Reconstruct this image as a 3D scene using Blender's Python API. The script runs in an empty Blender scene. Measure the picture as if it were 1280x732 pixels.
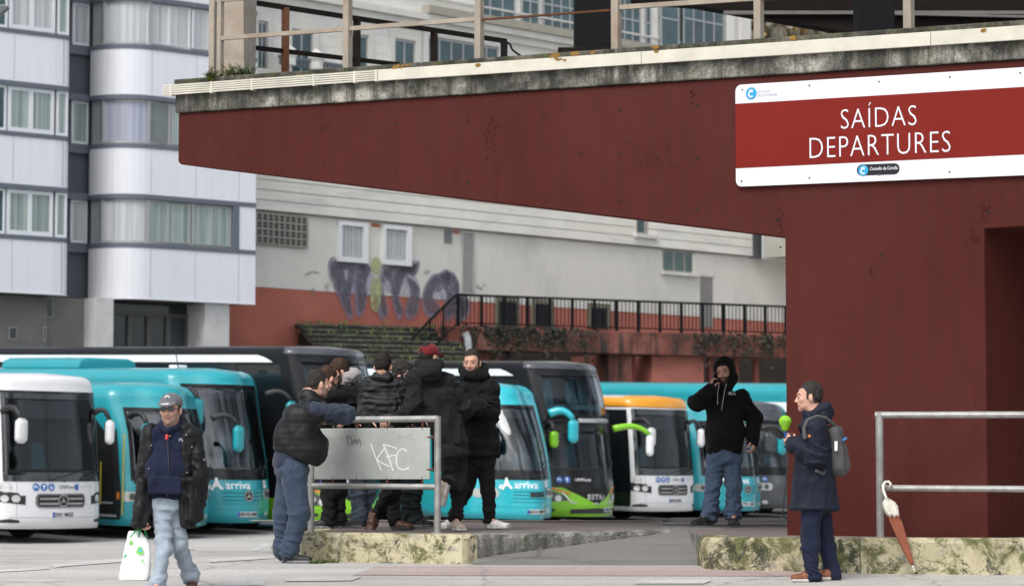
import bpy, bmesh, math, random
import numpy as np
from mathutils import Vector, Matrix
random.seed(7)
sc = bpy.context.scene
COL = sc.collection
F = 3400.0; PIT = math.atan(234/3400.0); HC = 0.88
def W(x, y, Y):
    u = (x-640)/F; v = (366-y)/F
    dx, dy, dz = u, math.cos(PIT)-v*math.sin(PIT), math.sin(PIT)+v*math.cos(PIT)
    t = Y/dy
    return Vector((dx*t, Y, HC+dz*t))
# ------------------------------------------------------------------ materials
MATS = {}
def nt(m):
    m.use_nodes = True
    t = m.node_tree
    return t, t.nodes['Principled BSDF']
def lin(c):
    def f(v):
        v /= 255.0
        return v/12.92 if v <= 0.04045 else ((v+0.055)/1.055)**2.4
    return (f(c[0]), f(c[1]), f(c[2]), 1)
def node(t, ty, **k):
    n = t.nodes.new(ty)
    for a, b in k.items(): setattr(n, a, b)
    return n
def noise(t, scale, detail=4, vec=None, rough=.6, dist=0):
    n = node(t, 'ShaderNodeTexNoise'); n.inputs['Scale'].default_value = scale
    n.inputs['Detail'].default_value = detail; n.inputs['Roughness'].default_value = rough
    n.inputs['Distortion'].default_value = dist
    if vec is not None: t.links.new(vec, n.inputs['Vector'])
    return n.outputs['Fac']
def ramp(t, fac, stops):
    r = node(t, 'ShaderNodeValToRGB')
    e = r.color_ramp.elements
    while len(e) < len(stops): e.new(.5)
    for k, (p, c) in enumerate(stops):
        e[k].position = p; e[k].color = c if len(c) == 4 else (*c, 1)
    t.links.new(fac, r.inputs['Fac'])
    return r.outputs['Color']
def mixc(t, fac, a, b, mode='MIX'):
    m = node(t, 'ShaderNodeMix', data_type='RGBA', blend_type=mode)
    for s, v in ((m.inputs['Factor'], fac), (m.inputs[6], a), (m.inputs[7], b)):
        if isinstance(v, (int, float)): s.default_value = v
        elif isinstance(v, tuple): s.default_value = v
        else: t.links.new(v, s)
    return m.outputs[2]
def coords(t, sc3=(1, 1, 1), kind='Object'):
    tc = node(t, 'ShaderNodeTexCoord') if kind == 'Object' else node(t, 'ShaderNodeNewGeometry')
    mp = node(t, 'ShaderNodeMapping'); mp.inputs['Scale'].default_value = sc3
    t.links.new(tc.outputs['Object' if kind == 'Object' else 'Position'], mp.inputs['Vector'])
    return mp.outputs['Vector']
def bump(t, b, fac, strength=.3, dist=.01):
    n = node(t, 'ShaderNodeBump'); n.inputs['Strength'].default_value = strength
    n.inputs['Distance'].default_value = dist
    t.links.new(fac, n.inputs['Height'])
    if b.inputs['Normal'].links:
        t.links.new(b.inputs['Normal'].links[0].from_socket, n.inputs['Normal'])
    t.links.new(n.outputs['Normal'], b.inputs['Normal'])
def M(name, col, rough=.6, metal=0, var=.12, vs=6, bmp=0, bs=60, spec=.5, coat=0, kind='World', vsc=(1, 1, 1), dirt=0, dirtcol=(.03, .03, .025, 1)):
    """plain surface with a little uneven colour and roughness"""
    if name in MATS: return MATS[name]
    m = bpy.data.materials.new(name); MATS[name] = m
    t, b = nt(m)
    c = lin(col) if max(col) > 1 else (*col[:3], 1)
    b.inputs['Roughness'].default_value = rough
    b.inputs['Metallic'].default_value = metal
    b.inputs['Specular IOR Level'].default_value = spec
    b.inputs['Coat Weight'].default_value = coat
    v = coords(t, vsc, kind)
    n = noise(t, vs, 5, v)
    lo = tuple(x*(1-var) for x in c[:3])+(1,); hi = tuple(min(1, x*(1+var)) for x in c[:3])+(1,)
    out = ramp(t, n, [(.3, lo), (.7, hi)])
    if dirt:
        n3 = noise(t, vs*.7, 8, v, .7)
        mk = ramp(t, n3, [(.5, (0, 0, 0)), (.75, (dirt, dirt, dirt))])
        out = mixc(t, mk, out, dirtcol)
    t.links.new(out, b.inputs['Base Color'])
    if var > 0:
        rr = node(t, 'ShaderNodeMapRange'); rr.inputs['To Min'].default_value = max(.02, rough*.85); rr.inputs['To Max'].default_value = min(1, rough*1.15)
        t.links.new(n, rr.inputs['Value']); t.links.new(rr.outputs[0], b.inputs['Roughness'])
    if bmp:
        bump(t, b, noise(t, bs, 4, v), bmp, .01)
    return m
def Mcustom(name, fn):
    if name in MATS: return MATS[name]
    m = bpy.data.materials.new(name); MATS[name] = m
    t, b = nt(m); fn(t, b, m); return m

def g_concrete(base, dark, moss, streak=True, mossamt=.5, pale=None):
    def fn(t, b, m):
        v = coords(t, (1, 1, 1), 'World')
        a = ramp(t, noise(t, 2.2, 8, v, .7), [(.40, dark), (.58, base)])
        if pale: a = mixc(t, ramp(t, noise(t, 1.1, 6, v, .7), [(.55, (0, 0, 0)), (.66, (1, 1, 1))]), a, pale)
        vs = coords(t, (6, 6, .5), 'World')
        a = mixc(t, ramp(t, noise(t, .9, 6, vs, .7), [(.47, (0, 0, 0)), (.6, (.85, .85, .85))]), a, dark)
        a = mixc(t, ramp(t, noise(t, 5, 8, v, .75), [(.62-.2*mossamt, (0, 0, 0)), (.72-.12*mossamt, (.8, .8, .8))]), a, moss)
        a = mixc(t, ramp(t, noise(t, 45, 4, v, .7), [(.38, (.5, .5, .5)), (.55, (0, 0, 0))]), a, (.02, .02, .018, 1))
        t.links.new(a, b.inputs['Base Color']); b.inputs['Roughness'].default_value = .92
        b.inputs['Specular IOR Level'].default_value = .2
        bump(t, b, noise(t, 12, 8, v, .8), .5, .03)
    return fn
MOSSY = Mcustom('weathered_concrete', g_concrete((.32, .31, .27, 1), (.055, .055, .048, 1), (.10, .11, .035, 1), mossamt=.35, pale=(.5, .49, .43, 1)))
COPING = Mcustom('mossy_coping', g_concrete((.16, .15, .12, 1), (.035, .035, .03, 1), (.09, .1, .03, 1), mossamt=.6))
KERBGREY = Mcustom('kerb_concrete', g_concrete((.34, .33, .30, 1), (.13, .13, .12, 1), (.09, .11, .03, 1), mossamt=.25))
def f_kerb(mossamt):
    def fn(t, b, m):
        v = coords(t, (1, 1, 1), 'World')
        a = ramp(t, noise(t, 2.5, 7, v, .65), [(.3, (.40, .35, .21, 1)), (.7, (.60, .55, .38, 1))])
        a = mixc(t, ramp(t, noise(t, 7, 8, v, .75, .6), [(.55, (0, 0, 0)), (.61, (1, 1, 1))]), a, (.33, .31, .26, 1))
        a = mixc(t, ramp(t, noise(t, 3.2, 9, v, .8, .8), [(.60-.16*mossamt, (0, 0, 0)), (.66-.12*mossamt, (.9, .9, .9))]), a, (.085, .095, .022, 1))
        a = mixc(t, ramp(t, noise(t, 5.5, 9, v, .8, .5), [(.60-.1*mossamt, (0, 0, 0)), (.66-.1*mossamt, (.9, .9, .9))]), a, (.03, .035, .02, 1))
        a = mixc(t, ramp(t, noise(t, 60, 3, v), [(.6, (0, 0, 0)), (.7, (.6, .6, .6))]), a, (.05, .05, .04, 1))
        t.links.new(a, b.inputs['Base Color']); b.inputs['Roughness'].default_value = .85
        bump(t, b, noise(t, 14, 8, v, .75), .7, .03)
    return fn
KERBY = Mcustom('worn_yellow_kerb', f_kerb(.62))
KERBM = Mcustom('mossy_yellow_kerb', f_kerb(1.0))
def f_redwall(t, b, m):
    v = coords(t, (1, 1, 1), 'World')
    a = ramp(t, noise(t, .5, 6, v, .6, .4), [(.32, (0.0651, 0.0141, 0.0107, 1)), (.7, (0.0851, 0.0229, 0.0192, 1))])
    vs = coords(t, (9, 9, .7), 'World')
    a = mixc(t, ramp(t, noise(t, 1.3, 6, vs, .7), [(.4, (0, 0, 0)), (.75, (.25, .25, .25))]), a, (0.0385, 0.0089, 0.0070, 1))
    a = mixc(t, ramp(t, noise(t, 1.4, 9, v, .75, 1.2), [(.60, (0, 0, 0)), (.63, (.28, .28, .28))]), a, (0.0851, 0.0266, 0.0222, 1))
    a = mixc(t, ramp(t, noise(t, .9, 9, v, .8, 1.5), [(.62, (0, 0, 0)), (.64, (.3, .3, .3))]), a, (0.0355, 0.0074, 0.0059, 1))
    t.links.new(a, b.inputs['Base Color']); b.inputs['Roughness'].default_value = .8
    b.inputs['Specular IOR Level'].default_value = .12
    bump(t, b, noise(t, 30, 5, v, .6), .12, .01); bump(t, b, noise(t, 2.2, 7, v, .7), .15, .03)
REDWALL = Mcustom('red_painted_concrete', f_redwall)
def f_asph(base, dark, light):
    def fn(t, b, m):
        v = coords(t, (1, 1, 1), 'World')
        a = ramp(t, noise(t, .25, 8, v, .65, .3), [(.3, dark), (.68, base)])
        vs = coords(t, (.25, 2.2, 1), 'World')
        a = mixc(t, ramp(t, noise(t, .8, 7, vs, .7), [(.45, (0, 0, 0)), (.7, (.7, .7, .7))]), a, light)
        vs2 = coords(t, (.5, 3.5, 1), 'World')
        a = mixc(t, ramp(t, noise(t, 1.1, 7, vs2, .7), [(.56, (0, 0, 0)), (.64, (.7, .7, .7))]), a, dark)
        a = mixc(t, ramp(t, noise(t, 55, 3, v, .8), [(.35, (.6, .6, .6)), (.5, (0, 0, 0))]), a, (.08, .08, .075, 1))
        vo = node(t, 'ShaderNodeTexVoronoi', feature='DISTANCE_TO_EDGE'); vo.inputs['Scale'].default_value = .42
        wv = node(t, 'ShaderNodeVectorMath', operation='ADD'); nz = node(t, 'ShaderNodeTexNoise'); nz.inputs['Scale'].default_value = 2.2; nz.inputs['Detail'].default_value = 6
        t.links.new(v, nz.inputs['Vector']); sc_ = node(t, 'ShaderNodeVectorMath', operation='SCALE'); sc_.inputs['Scale'].default_value = .5; t.links.new(nz.outputs['Color'], sc_.inputs[0])
        t.links.new(v, wv.inputs[0]); t.links.new(sc_.outputs[0], wv.inputs[1]); t.links.new(wv.outputs[0], vo.inputs['Vector'])
        a = mixc(t, ramp(t, vo.outputs['Distance'], [(0, (.5, .5, .5)), (.006, (.4, .4, .4)), (.014, (0, 0, 0))]), a, tuple(x*.45 for x in dark[:3])+(1,))
        sp = ramp(t, noise(t, 1.7, 9, v, .8, 1.0), [(.64, (0, 0, 0)), (.67, (.55, .55, .55))])
        a = mixc(t, sp, a, tuple(x*.6 for x in dark[:3])+(1,))
        t.links.new(a, b.inputs['Base Color'])
        b.inputs['Roughness'].default_value = .75; b.inputs['Specular IOR Level'].default_value = .35
        bump(t, b, noise(t, 40, 5, v, .7), .35, .01)
    return fn
GROUND = Mcustom('worn_concrete_paving', f_asph((.50, .485, .46, 1), (.34, .33, .315, 1), (.58, .565, .535, 1)))
ASPH = Mcustom('ramp_asphalt', f_asph((.21, .205, .19, 1), (.14, .137, .128, 1), (.26, .25, .235, 1)))
PLAT = Mcustom('platform_paving', f_asph((.20, .16, .15, 1), (.12, .09, .085, 1), (.27, .22, .20, 1)))
PINK = Mcustom('pink_paint', f_asph((.42, .31, .295, 1), (.34, .28, .27, 1), (.47, .40, .38, 1)))
WHITEP = Mcustom('worn_white_road_paint', f_asph((.6, .6, .58, 1), (.38, .37, .35, 1), (.66, .66, .64, 1)))
YELP = Mcustom('worn_yellow_paint', f_asph((.5, .4, .2, 1), (.28, .24, .18, 1), (.5, .42, .25, 1)))
GALV = M('galvanised_steel', (.33, .33, .32), .5, .55, .22, 9, .15, 60, dirt=.4, dirtcol=(.16, .10, .06, 1))
GALVPANEL = M('galvanised_sheet', (.40, .42, .40), .5, .35, .12, 4, .05, 30, dirt=.35, dirtcol=(.24, .25, .23, 1))
RUST = M('rusty_steel', (.12, .045, .02), .85, .2, .4, 25, .4, 80)
BEIGEM = M('beige_painted_steel', (.33, .29, .235), .6, .1, .18, 4, .1, 30, dirt=.6, dirtcol=(.26, .12, .05, 1))
DARKST = M('dark_rusty_steel', (.014, .0105, .009), .85, 0, .4, 12, .3, 60, spec=.12)
BLACKST = M('black_painted_steel', (.007, .0075, .009), .7, 0, .2, 12, spec=.12)
CREAM = M('cream_painted_metal', (.60, .575, .49), .5, 0, .1, 3, .03, 20, dirt=.25, dirtcol=(.3, .25, .15, 1))
LICHEN = M('orange_lichen', (.24, .13, .025), .95, 0, .4, 30, .6, 60)
# ------------------------------------------------------------------ objects
def tag(o, label=None, cat=None, group=None, kind=None):
    if label: o['label'] = label
    if cat: o['category'] = cat
    if group: o['group'] = group
    if kind: o['kind'] = kind
    return o
def empty(name, loc, rz=0, label=None, cat=None, group=None, rot=None):
    o = bpy.data.objects.new(name, None); COL.objects.link(o)
    o.empty_display_size = .2
    R = rot if rot is not None else Matrix.Rotation(rz, 4, 'Z')
    o.matrix_world = Matrix.Translation(Vector(loc)) @ R
    o['_mw'] = [v for r in o.matrix_world for v in r]
    tag(o, label, cat, group)
    return o
def mw(o):
    m = Matrix.Identity(4); c = o
    while c is not None:
        m = c.matrix_basis @ m; c = c.parent
    return m
def mk(name, V, Fc, mats, parent=None, midx=None, smooth=False, world=False, bevel=0, bseg=2):
    """one mesh object; V are local to the parent, or world when world=True"""
    me = bpy.data.meshes.new(name)
    V = np.asarray(V, dtype=float).reshape(-1, 3)
    org = None
    if world:
        if parent is not None:
            inv = np.array(mw(parent).inverted())
            V = V @ inv[:3, :3].T + inv[:3, 3]
        else:
            lo, hi = V.min(0), V.max(0)
            org = np.array([(lo[0]+hi[0])/2, (lo[1]+hi[1])/2, lo[2]])
            V = V-org
    if isinstance(Fc, np.ndarray):
        n = len(Fc); k = Fc.shape[1]
        me.vertices.add(len(V)); me.vertices.foreach_set('co', V.astype(np.float32).ravel())
        me.loops.add(n*k); me.loops.foreach_set('vertex_index', Fc.astype(np.int32).ravel())
        me.polygons.add(n); me.polygons.foreach_set('loop_start', np.arange(0, n*k, k, dtype=np.int32))
        me.update(calc_edges=True)
    else:
        me.from_pydata(V.tolist(), [], Fc)
    o = bpy.data.objects.new(name, me); COL.objects.link(o)
    if not isinstance(mats, (list, tuple)): mats = [mats]
    for m in mats: me.materials.append(m)
    if midx is not None: me.polygons.foreach_set('material_index', np.asarray(midx, dtype=np.int32))
    if smooth: me.polygons.foreach_set('use_smooth', np.ones(len(me.polygons), dtype=bool))
    if not isinstance(Fc, np.ndarray) and not smooth:
        bm = bmesh.new(); bm.from_mesh(me); bmesh.ops.recalc_face_normals(bm, faces=bm.faces); bm.to_mesh(me); bm.free()
    me.update()
    if bevel:
        b = o.modifiers.new('bevel', 'BEVEL'); b.width = bevel; b.segments = bseg; b.limit_method = 'ANGLE'; b.angle_limit = .6
    if parent is not None: o.parent = parent
    elif org is not None: o.location = org
    return o
class MB:
    """collects shapes for ONE mesh object"""
    def __init__(s, T=None): s.V = []; s.F = []; s.I = []; s.T = T or (lambda p: p)
    def add(s, vs, fs, mi=0):
        o = len(s.V); s.V += [tuple(s.T(Vector(v))) for v in vs]
        s.F += [tuple(o+i for i in f) for f in fs]; s.I += [mi]*len(fs); return s
    def box(s, x0, x1, y0, y1, z0, z1, mi=0):
        return s.add([(x0, y0, z0), (x1, y0, z0), (x1, y1, z0), (x0, y1, z0), (x0, y0, z1), (x1, y0, z1), (x1, y1, z1), (x0, y1, z1)],
                     [(0, 3, 2, 1), (4, 5, 6, 7), (0, 1, 5, 4), (1, 2, 6, 5), (2, 3, 7, 6), (3, 0, 4, 7)], mi)
    def hexa(s, b, t, mi=0):
        n = len(b)
        return s.add(list(b)+list(t), [tuple(range(n))[::-1], tuple(range(n, 2*n))]+[(i, (i+1) % n, n+(i+1) % n, n+i) for i in range(n)], mi)
    def prism(s, poly, y0, y1, mi=0):
        """poly in (x,z), extruded along y"""
        return s.hexa([(x, y0, z) for x, z in poly], [(x, y1, z) for x, z in poly], mi)
    def tube(s, pts, r, n=8, mi=0, cap=True):
        pts = [Vector(p) for p in pts]; rs = r if isinstance(r, (list, tuple)) else [r]*len(pts)
        vs = []; fs = []; up = Vector((0, 0, 1))
        for i, p in enumerate(pts):
            d = (pts[min(i+1, len(pts)-1)]-pts[max(i-1, 0)]).normalized()
            a = d.cross(up) if abs(d.z) < .95 else d.cross(Vector((0, 1, 0)))
            if i and a.dot(pa) < 0: a = -a
            a.normalize(); pa = a; b = d.cross(a).normalized()
            for k in range(n):
                q = 2*math.pi*k/n
                vs.append(tuple(p+a*math.cos(q)*rs[i]+b*math.sin(q)*rs[i]))
        for i in range(len(pts)-1):
            for k in range(n): fs.append((i*n+k, i*n+(k+1) % n, (i+1)*n+(k+1) % n, (i+1)*n+k))
        if cap: fs += [tuple(range(n))[::-1], tuple((len(pts)-1)*n+k for k in range(n))]
        return s.add(vs, fs, mi)
    def disc(s, c, ax, r, h, n=24, mi=0):
        ax = Vector(ax).normalized()
        return s.tube([Vector(c), Vector(c)+ax*h], r, n, mi)
    def build(s, name, mats, parent=None, world=False, **k):
        return mk(name, s.V, s.F, mats, parent, s.I if isinstance(mats, (list, tuple)) else None, world=world, **k)
class Plane:
    """a vertical wall line between two image columns at given distances"""
    def __init__(s, x0, Y0, x1, Y1):
        a = W(x0, 600, Y0); b = W(x1, 600, Y1)
        s.o = Vector((a.x, a.y, 0)); d = Vector((b.x-a.x, b.y-a.y, 0)); s.L = d.length
        s.d = d.normalized(); s.n = Vector((s.d.y, -s.d.x, 0))   # towards the camera
    def p(s, u, n, z): return s.o+s.d*u+s.n*n+Vector((0, 0, z))
    def T(s, v): return s.p(v[0], v[1], v[2])      # (u, outward, z)
    def uz(s, x, y):
        r = W(x, y, 10.0)-Vector((0, 0, HC)); q = s.o-Vector((0, 0, 0))
        # (r*t - o).n = 0 in plan
        t = q.dot(s.n)/(r.x*s.n.x+r.y*s.n.y)
        P = Vector((r.x*t, r.y*t, HC+r.z*t))
        return (P-s.o).dot(s.d), P.z
    def mb(s): return MB(s.T)
    def quadpx(s, mb, x0, y0, x1, y1, n0, n1, mi=0):
        """box through image corners (upper-left, lower-right) on this wall"""
        u0, za = s.uz(x0, y0); u1, zb = s.uz(x1, y1)
        return mb.box(u0, u1, n0, n1, zb, za, mi)
FONTC = {}
def textmesh(body, size, res=3, bold=0, align='CENTER', shear=0, space=1.0):
    cu = bpy.data.curves.new('t', 'FONT'); cu.body = body; cu.size = size; cu.resolution_u = res
    cu.align_x = align; cu.align_y = 'CENTER'; cu.fill_mode = 'FRONT'; cu.offset = bold; cu.shear = shear
    cu.space_character = space
    o = bpy.data.objects.new('t', cu); COL.objects.link(o)
    dg = bpy.context.evaluated_depsgraph_get(); dg.update()
    me = bpy.data.meshes.new_from_object(o.evaluated_get(dg))
    V = [tuple(v.co) for v in me.vertices]; Fc = [tuple(p.vertices) for p in me.polygons]
    bpy.data.objects.remove(o); bpy.data.curves.remove(cu); bpy.data.meshes.remove(me)
    return V, Fc
def text_on(mb, body, size, fn, mi=0, **k):
    """letters mapped by fn(x, y) -> point"""
    V, Fc = textmesh(body, size, **k)
    o = len(mb.V); mb.V += [tuple(mb.T(Vector(fn(x, y)))) for x, y, _ in V]
    mb.F += [tuple(o+i for i in f) for f in Fc]; mb.I += [mi]*len(Fc)
    return mb
def stroke(mb, pts, w, fn, mi=0):
    """flat painted stroke of width w along 2-d points"""
    P = [Vector(p) for p in pts]; vs = []
    for i, p in enumerate(P):
        d = (P[min(i+1, len(P)-1)]-P[max(i-1, 0)]).normalized(); nn = Vector((-d.y, d.x))*w/2
        vs += [fn(*(p+nn)), fn(*(p-nn))]
    mb.add(vs, [(2*i, 2*i+1, 2*i+3, 2*i+2) for i in range(len(P)-1)], mi)
# ------------------------------------------------------------------ ground
FL0 = Vector((-9.3, 54.5)); FLD = Vector((.6, .8)); FLN = Vector((-.8, .6))
def ip(x, xs, ys): return float(np.interp(x, xs, ys))
def gz(X, Y):
    near = ip(Y, [0, 22.3, 23.0, 24.3, 27, 34, 46], [-.05, 0, .03, .11, .11, .02, -.36])
    if Y < 46: return near
    d = (Vector((X, Y))-FL0); t = d.dot(FLD); b = d.dot(FLN)
    far = ip(t, [-20, 0, 28, 60], [-.40, -.38, -.18, -.1])+.03*max(0, min(b, 14))
    k = min(1, (Y-46)/6); k = k*k*(3-2*k)
    return -.36*(1-k)+far*k
def build_ground():
    xs = [-400, -120, -60]+list(np.linspace(-30, 30, 41))+[60, 120, 400]
    ys = [-60, -10, 5, 15]+list(np.linspace(20, 30, 41))+list(np.linspace(31, 100, 60))+[130, 300, 900]
    V = [(x, y, gz(x, y)) for y in ys for x in xs]; n = len(xs)
    Fc = [(j*n+i, j*n+i+1, (j+1)*n+i+1, (j+1)*n+i) for j in range(len(ys)-1) for i in range(n-1)]
    o = mk('ground', V, Fc, GROUND, smooth=True); tag(o, kind='structure')
build_ground()
def gpx(x, y):
    """point of the ground seen at an image position"""
    lo = None
    Y = 15.0
    while Y < 80:
        P = W(x, y, Y)
        if P.z <= gz(P.x, P.y): return P
        Y += .02
    return P
def ground_sheet(name, px, m, lift=.004, nsub=12, label=None):
    P = [gpx(*q) for q in px]   # 4 corners: far-left, far-right, near-right, near-left
    V = []; 
    for j in range(nsub+1):
        for i in range(nsub+1):
            a = P[0].lerp(P[1], i/nsub); b = P[3].lerp(P[2], i/nsub); q = a.lerp(b, j/nsub)
            V.append((q.x, q.y, gz(q.x, q.y)+lift))
    n = nsub+1
    Fc = [(j*n+i, j*n+i+1, (j+1)*n+i+1, (j+1)*n+i) for j in range(nsub) for i in range(nsub)]
    o = mk(name, V, Fc, m); tag(o, kind='structure'); return o
ground_sheet('pink_crossing_strip', [(470, 708), (975, 709), (1010, 720), (440, 719)], PINK, .004)
ground_sheet('road_marking', [(375, 722), (452, 721.5), (440, 726), (352, 727)], WHITEP, .008)
ground_sheet('road_marking', [(802, 725.5), (890, 725.5), (880, 730), (792, 730)], WHITEP, .008)
ground_sheet('road_marking', [(196, 688), (330, 679), (338, 681), (205, 691)], WHITEP, .006)
ground_sheet('road_marking', [(62, 705.5), (168, 697), (172, 701), (68, 710)], WHITEP, .006)
ground_sheet('road_marking', [(0, 712), (60, 709), (62, 711.5), (0, 715)], WHITEP, .006)
ground_sheet('road_marking', [(260, 699), (360, 694), (365, 697), (262, 703)], WHITEP, .006)
ground_sheet('road_marking', [(280, 728), (330, 726), (330, 731), (280, 733)], WHITEP, .006)
# ------------------------------------------------------------------ platform, kerbs and ramp
def zpl(Y): return ip(Y, [23.0, 26, 28.5, 32], [.375, .383, .41, .42])
def platform():
    LF0 = W(376, 666, 25.95); LF1 = W(594, 667.5, 25.2)
    RC = (1.55, 26.9)                                   # where the ramp reaches platform level
    # left platform slab: polygon in plan
    pl = [(LF0.x+.04, LF0.y+.08), (LF1.x-.12, LF1.y+.12), (LF1.x-.03, LF1.y+.20), (RC[0]-.03, RC[1]+.03), (RC[0]+.2, 31.6), (-2.25, 32.2), (-2.2, 31), (LF0.x+.03, LF0.y+1)]
    for q in (0,):
        b = [(x, y, gz(x, y)-.2) for x, y in pl]; t = [(x, y, zpl(y)) for x, y in pl]
        mb = MB(); mb.hexa(b, t)
        o = mb.build('pavement', [PLAT, KERBGREY], bevel=.015)
        me = o.data
        for p in me.polygons: p.material_index = 0 if p.normal.z > .7 else 1
        tag(o, kind='structure')
    # painted kerb of the left platform
    e = empty('kerb', (LF0.x/2+LF1.x/2, LF0.y, 0), label='worn yellow concrete kerb with moss under the railing with the metal panel', cat='kerb')
    mb = MB(); n = 26
    rnd = random.Random(3)
    for i in range(n):
        pass
    def kerb_strip(name, pts, parent, m, w=.22, hj=.014, seed=1):
        """pts plan points left to right along the street edge; chamfered kerb with slightly uneven top"""
        rr = random.Random(seed); V = []; Fc = []
        P = [Vector((p[0], p[1], 0)) for p in pts]; L = [0]
        for i in range(1, len(P)): L.append(L[-1]+(P[i]-P[i-1]).length)
        N = max(8, int(L[-1]/.06))
        def at(s):
            for i in range(1, len(P)):
                if s <= L[i] or i == len(P)-1:
                    return P[i-1].lerp(P[i], (s-L[i-1])/(L[i]-L[i-1]))
        C = []
        for k in range(N+1):
            s = L[-1]*k/N; p = at(s); q = (at(min(s+.08, L[-1]))-at(max(0, s-.08))).normalized()
            nn = Vector((q.y, -q.x, 0))
            j = rr.uniform(-1, 1)*hj; j2 = rr.uniform(-1, 1)*hj
            zt = zpl(p.y)+.004
            prof = [(.018+j2, gz(p.x, p.y)-.1), (.016+j2*.6, zt-.045), (.004+j, zt-.012), (-.03, zt+.002+j*.3), (-w, zt+.002)]
            C.append([tuple(p+nn*a+Vector((0, 0, z))) for a, z in prof])
        for c in C: V += c
        for k in range(N):
            for i in range(4): Fc.append((k*5+i, k*5+i+1, (k+1)*5+i+1, (k+1)*5+i))
        Fc.append(tuple(range(5))); Fc.append(tuple(N*5+i for i in range(5))[::-1])
        return mk(name, V, Fc, m, parent, world=True)
    kerb_strip('painted_face', [(LF0.x-.01, LF0.y+1.5), (LF0.x, LF0.y+.03), (LF0.x+.08, LF0.y), (LF1.x-.4, LF1.y+.17*.6), (LF1.x-.1, LF1.y+.03), (LF1.x, LF1.y+.15)], e, KERBY, seed=2)
    kerb_strip('bare_face', [(LF1.x+.003, LF1.y+.16), RC], e, KERBGREY, seed=5)
    for x in (452, 540):
        p = W(x, 690, 25.95-(x-376)/218*.75); mb = MB(); mb.box(p.x-.005, p.x+.005, p.y-.028, p.y+.15, .08, zpl(p.y)+.0065); mb.build('joint', M('joint_dark', (.03, .03, .027), .95), e, world=True)
    # ramp
    def zr(y): return .112+(zpl(27.3)-.112)*min(1, max(0, (y-25.0)/2.1))
    R0 = W(886, 670, 24.05)
    xs = [LF1.x-.05, 2.6]; V = []; Fc = []
    ys = [24.75]+list(np.linspace(25, 27.4, 10))+[31.6]
    for y in ys:
        x0 = LF1.x-.02+max(0, (y-25.34))*1.12 if y < 27.0 else 1.5
        x1 = 2.1
        for k in range(9):
            x = x0+(x1-x0)*k/8; V.append((x, y, zr(y)+(.003 if y > 24.9 else -.01)))
    for j in range(len(ys)-1):
        for k in range(8): Fc.append((j*9+k, j*9+k+1, (j+1)*9+k+1, (j+1)*9+k))
    o = mk('ramp', V, Fc, ASPH); tag(o, kind='structure')
    # right platform
    R1 = W(1300, 672, 23.5)
    pr = [(R0.x, R0.y+.12), (R0.x+.1, R0.y), (R1.x+3, R1.y-.3), (R1.x+3, 34), (1.98, 34), (R0.x, 26.6)]
    b = [(x, y, gz(x, y)-.2) for x, y in pr]; t = [(x, y, zpl(y)-.001) for x, y in pr]
    mb = MB(); mb.hexa(b, t); o = mb.build('pavement', [PLAT, KERBGREY], bevel=.015)
    for p in o.data.polygons: p.material_index = 0 if p.normal.z > .7 else 1
    tag(o, kind='structure')
    e2 = empty('kerb', (R0.x/2+R1.x/2, R0.y, 0), label='yellow concrete kerb in front of the red wall with green moss at its left end', cat='kerb')
    Mi = W(1075, 671, 23.75)
    kerb_strip('mossy_stretch', [(R0.x-.02, R0.y+.9), (R0.x-.02, R0.y+.1), (R0.x+.02, R0.y+.02), (R0.x+.1, R0.y), (Mi.x, Mi.y)], e2, KERBM, seed=9)
    kerb_strip('painted_stretch', [(Mi.x+.004, Mi.y), (R1.x+3, R1.y-.3)], e2, KERBY, seed=11)
    # far edge of the platform: worn yellow line
    mb = MB(); mb.add([(-3, 31.1, zpl(31.1)+.006), (1.6, 30.7, zpl(31)+.006), (1.6, 31.2, zpl(31.2)+.006), (-3, 31.5, zpl(31.5)+.006)], [(0, 1, 2, 3)])
    tag(mb.build('platform_edge_line', YELP), kind='structure')
    mb = MB(); mb.add([(1.62, 29.3, zpl(29.3)+.008), (3.4, 29.0, zpl(29)+.008), (3.4, 29.35, zpl(29.3)+.008), (1.62, 29.7, zpl(29.5)+.008)], [(0, 1, 2, 3)])
    tag(mb.build('platform_edge_line', YELP), kind='structure')
platform()
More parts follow.
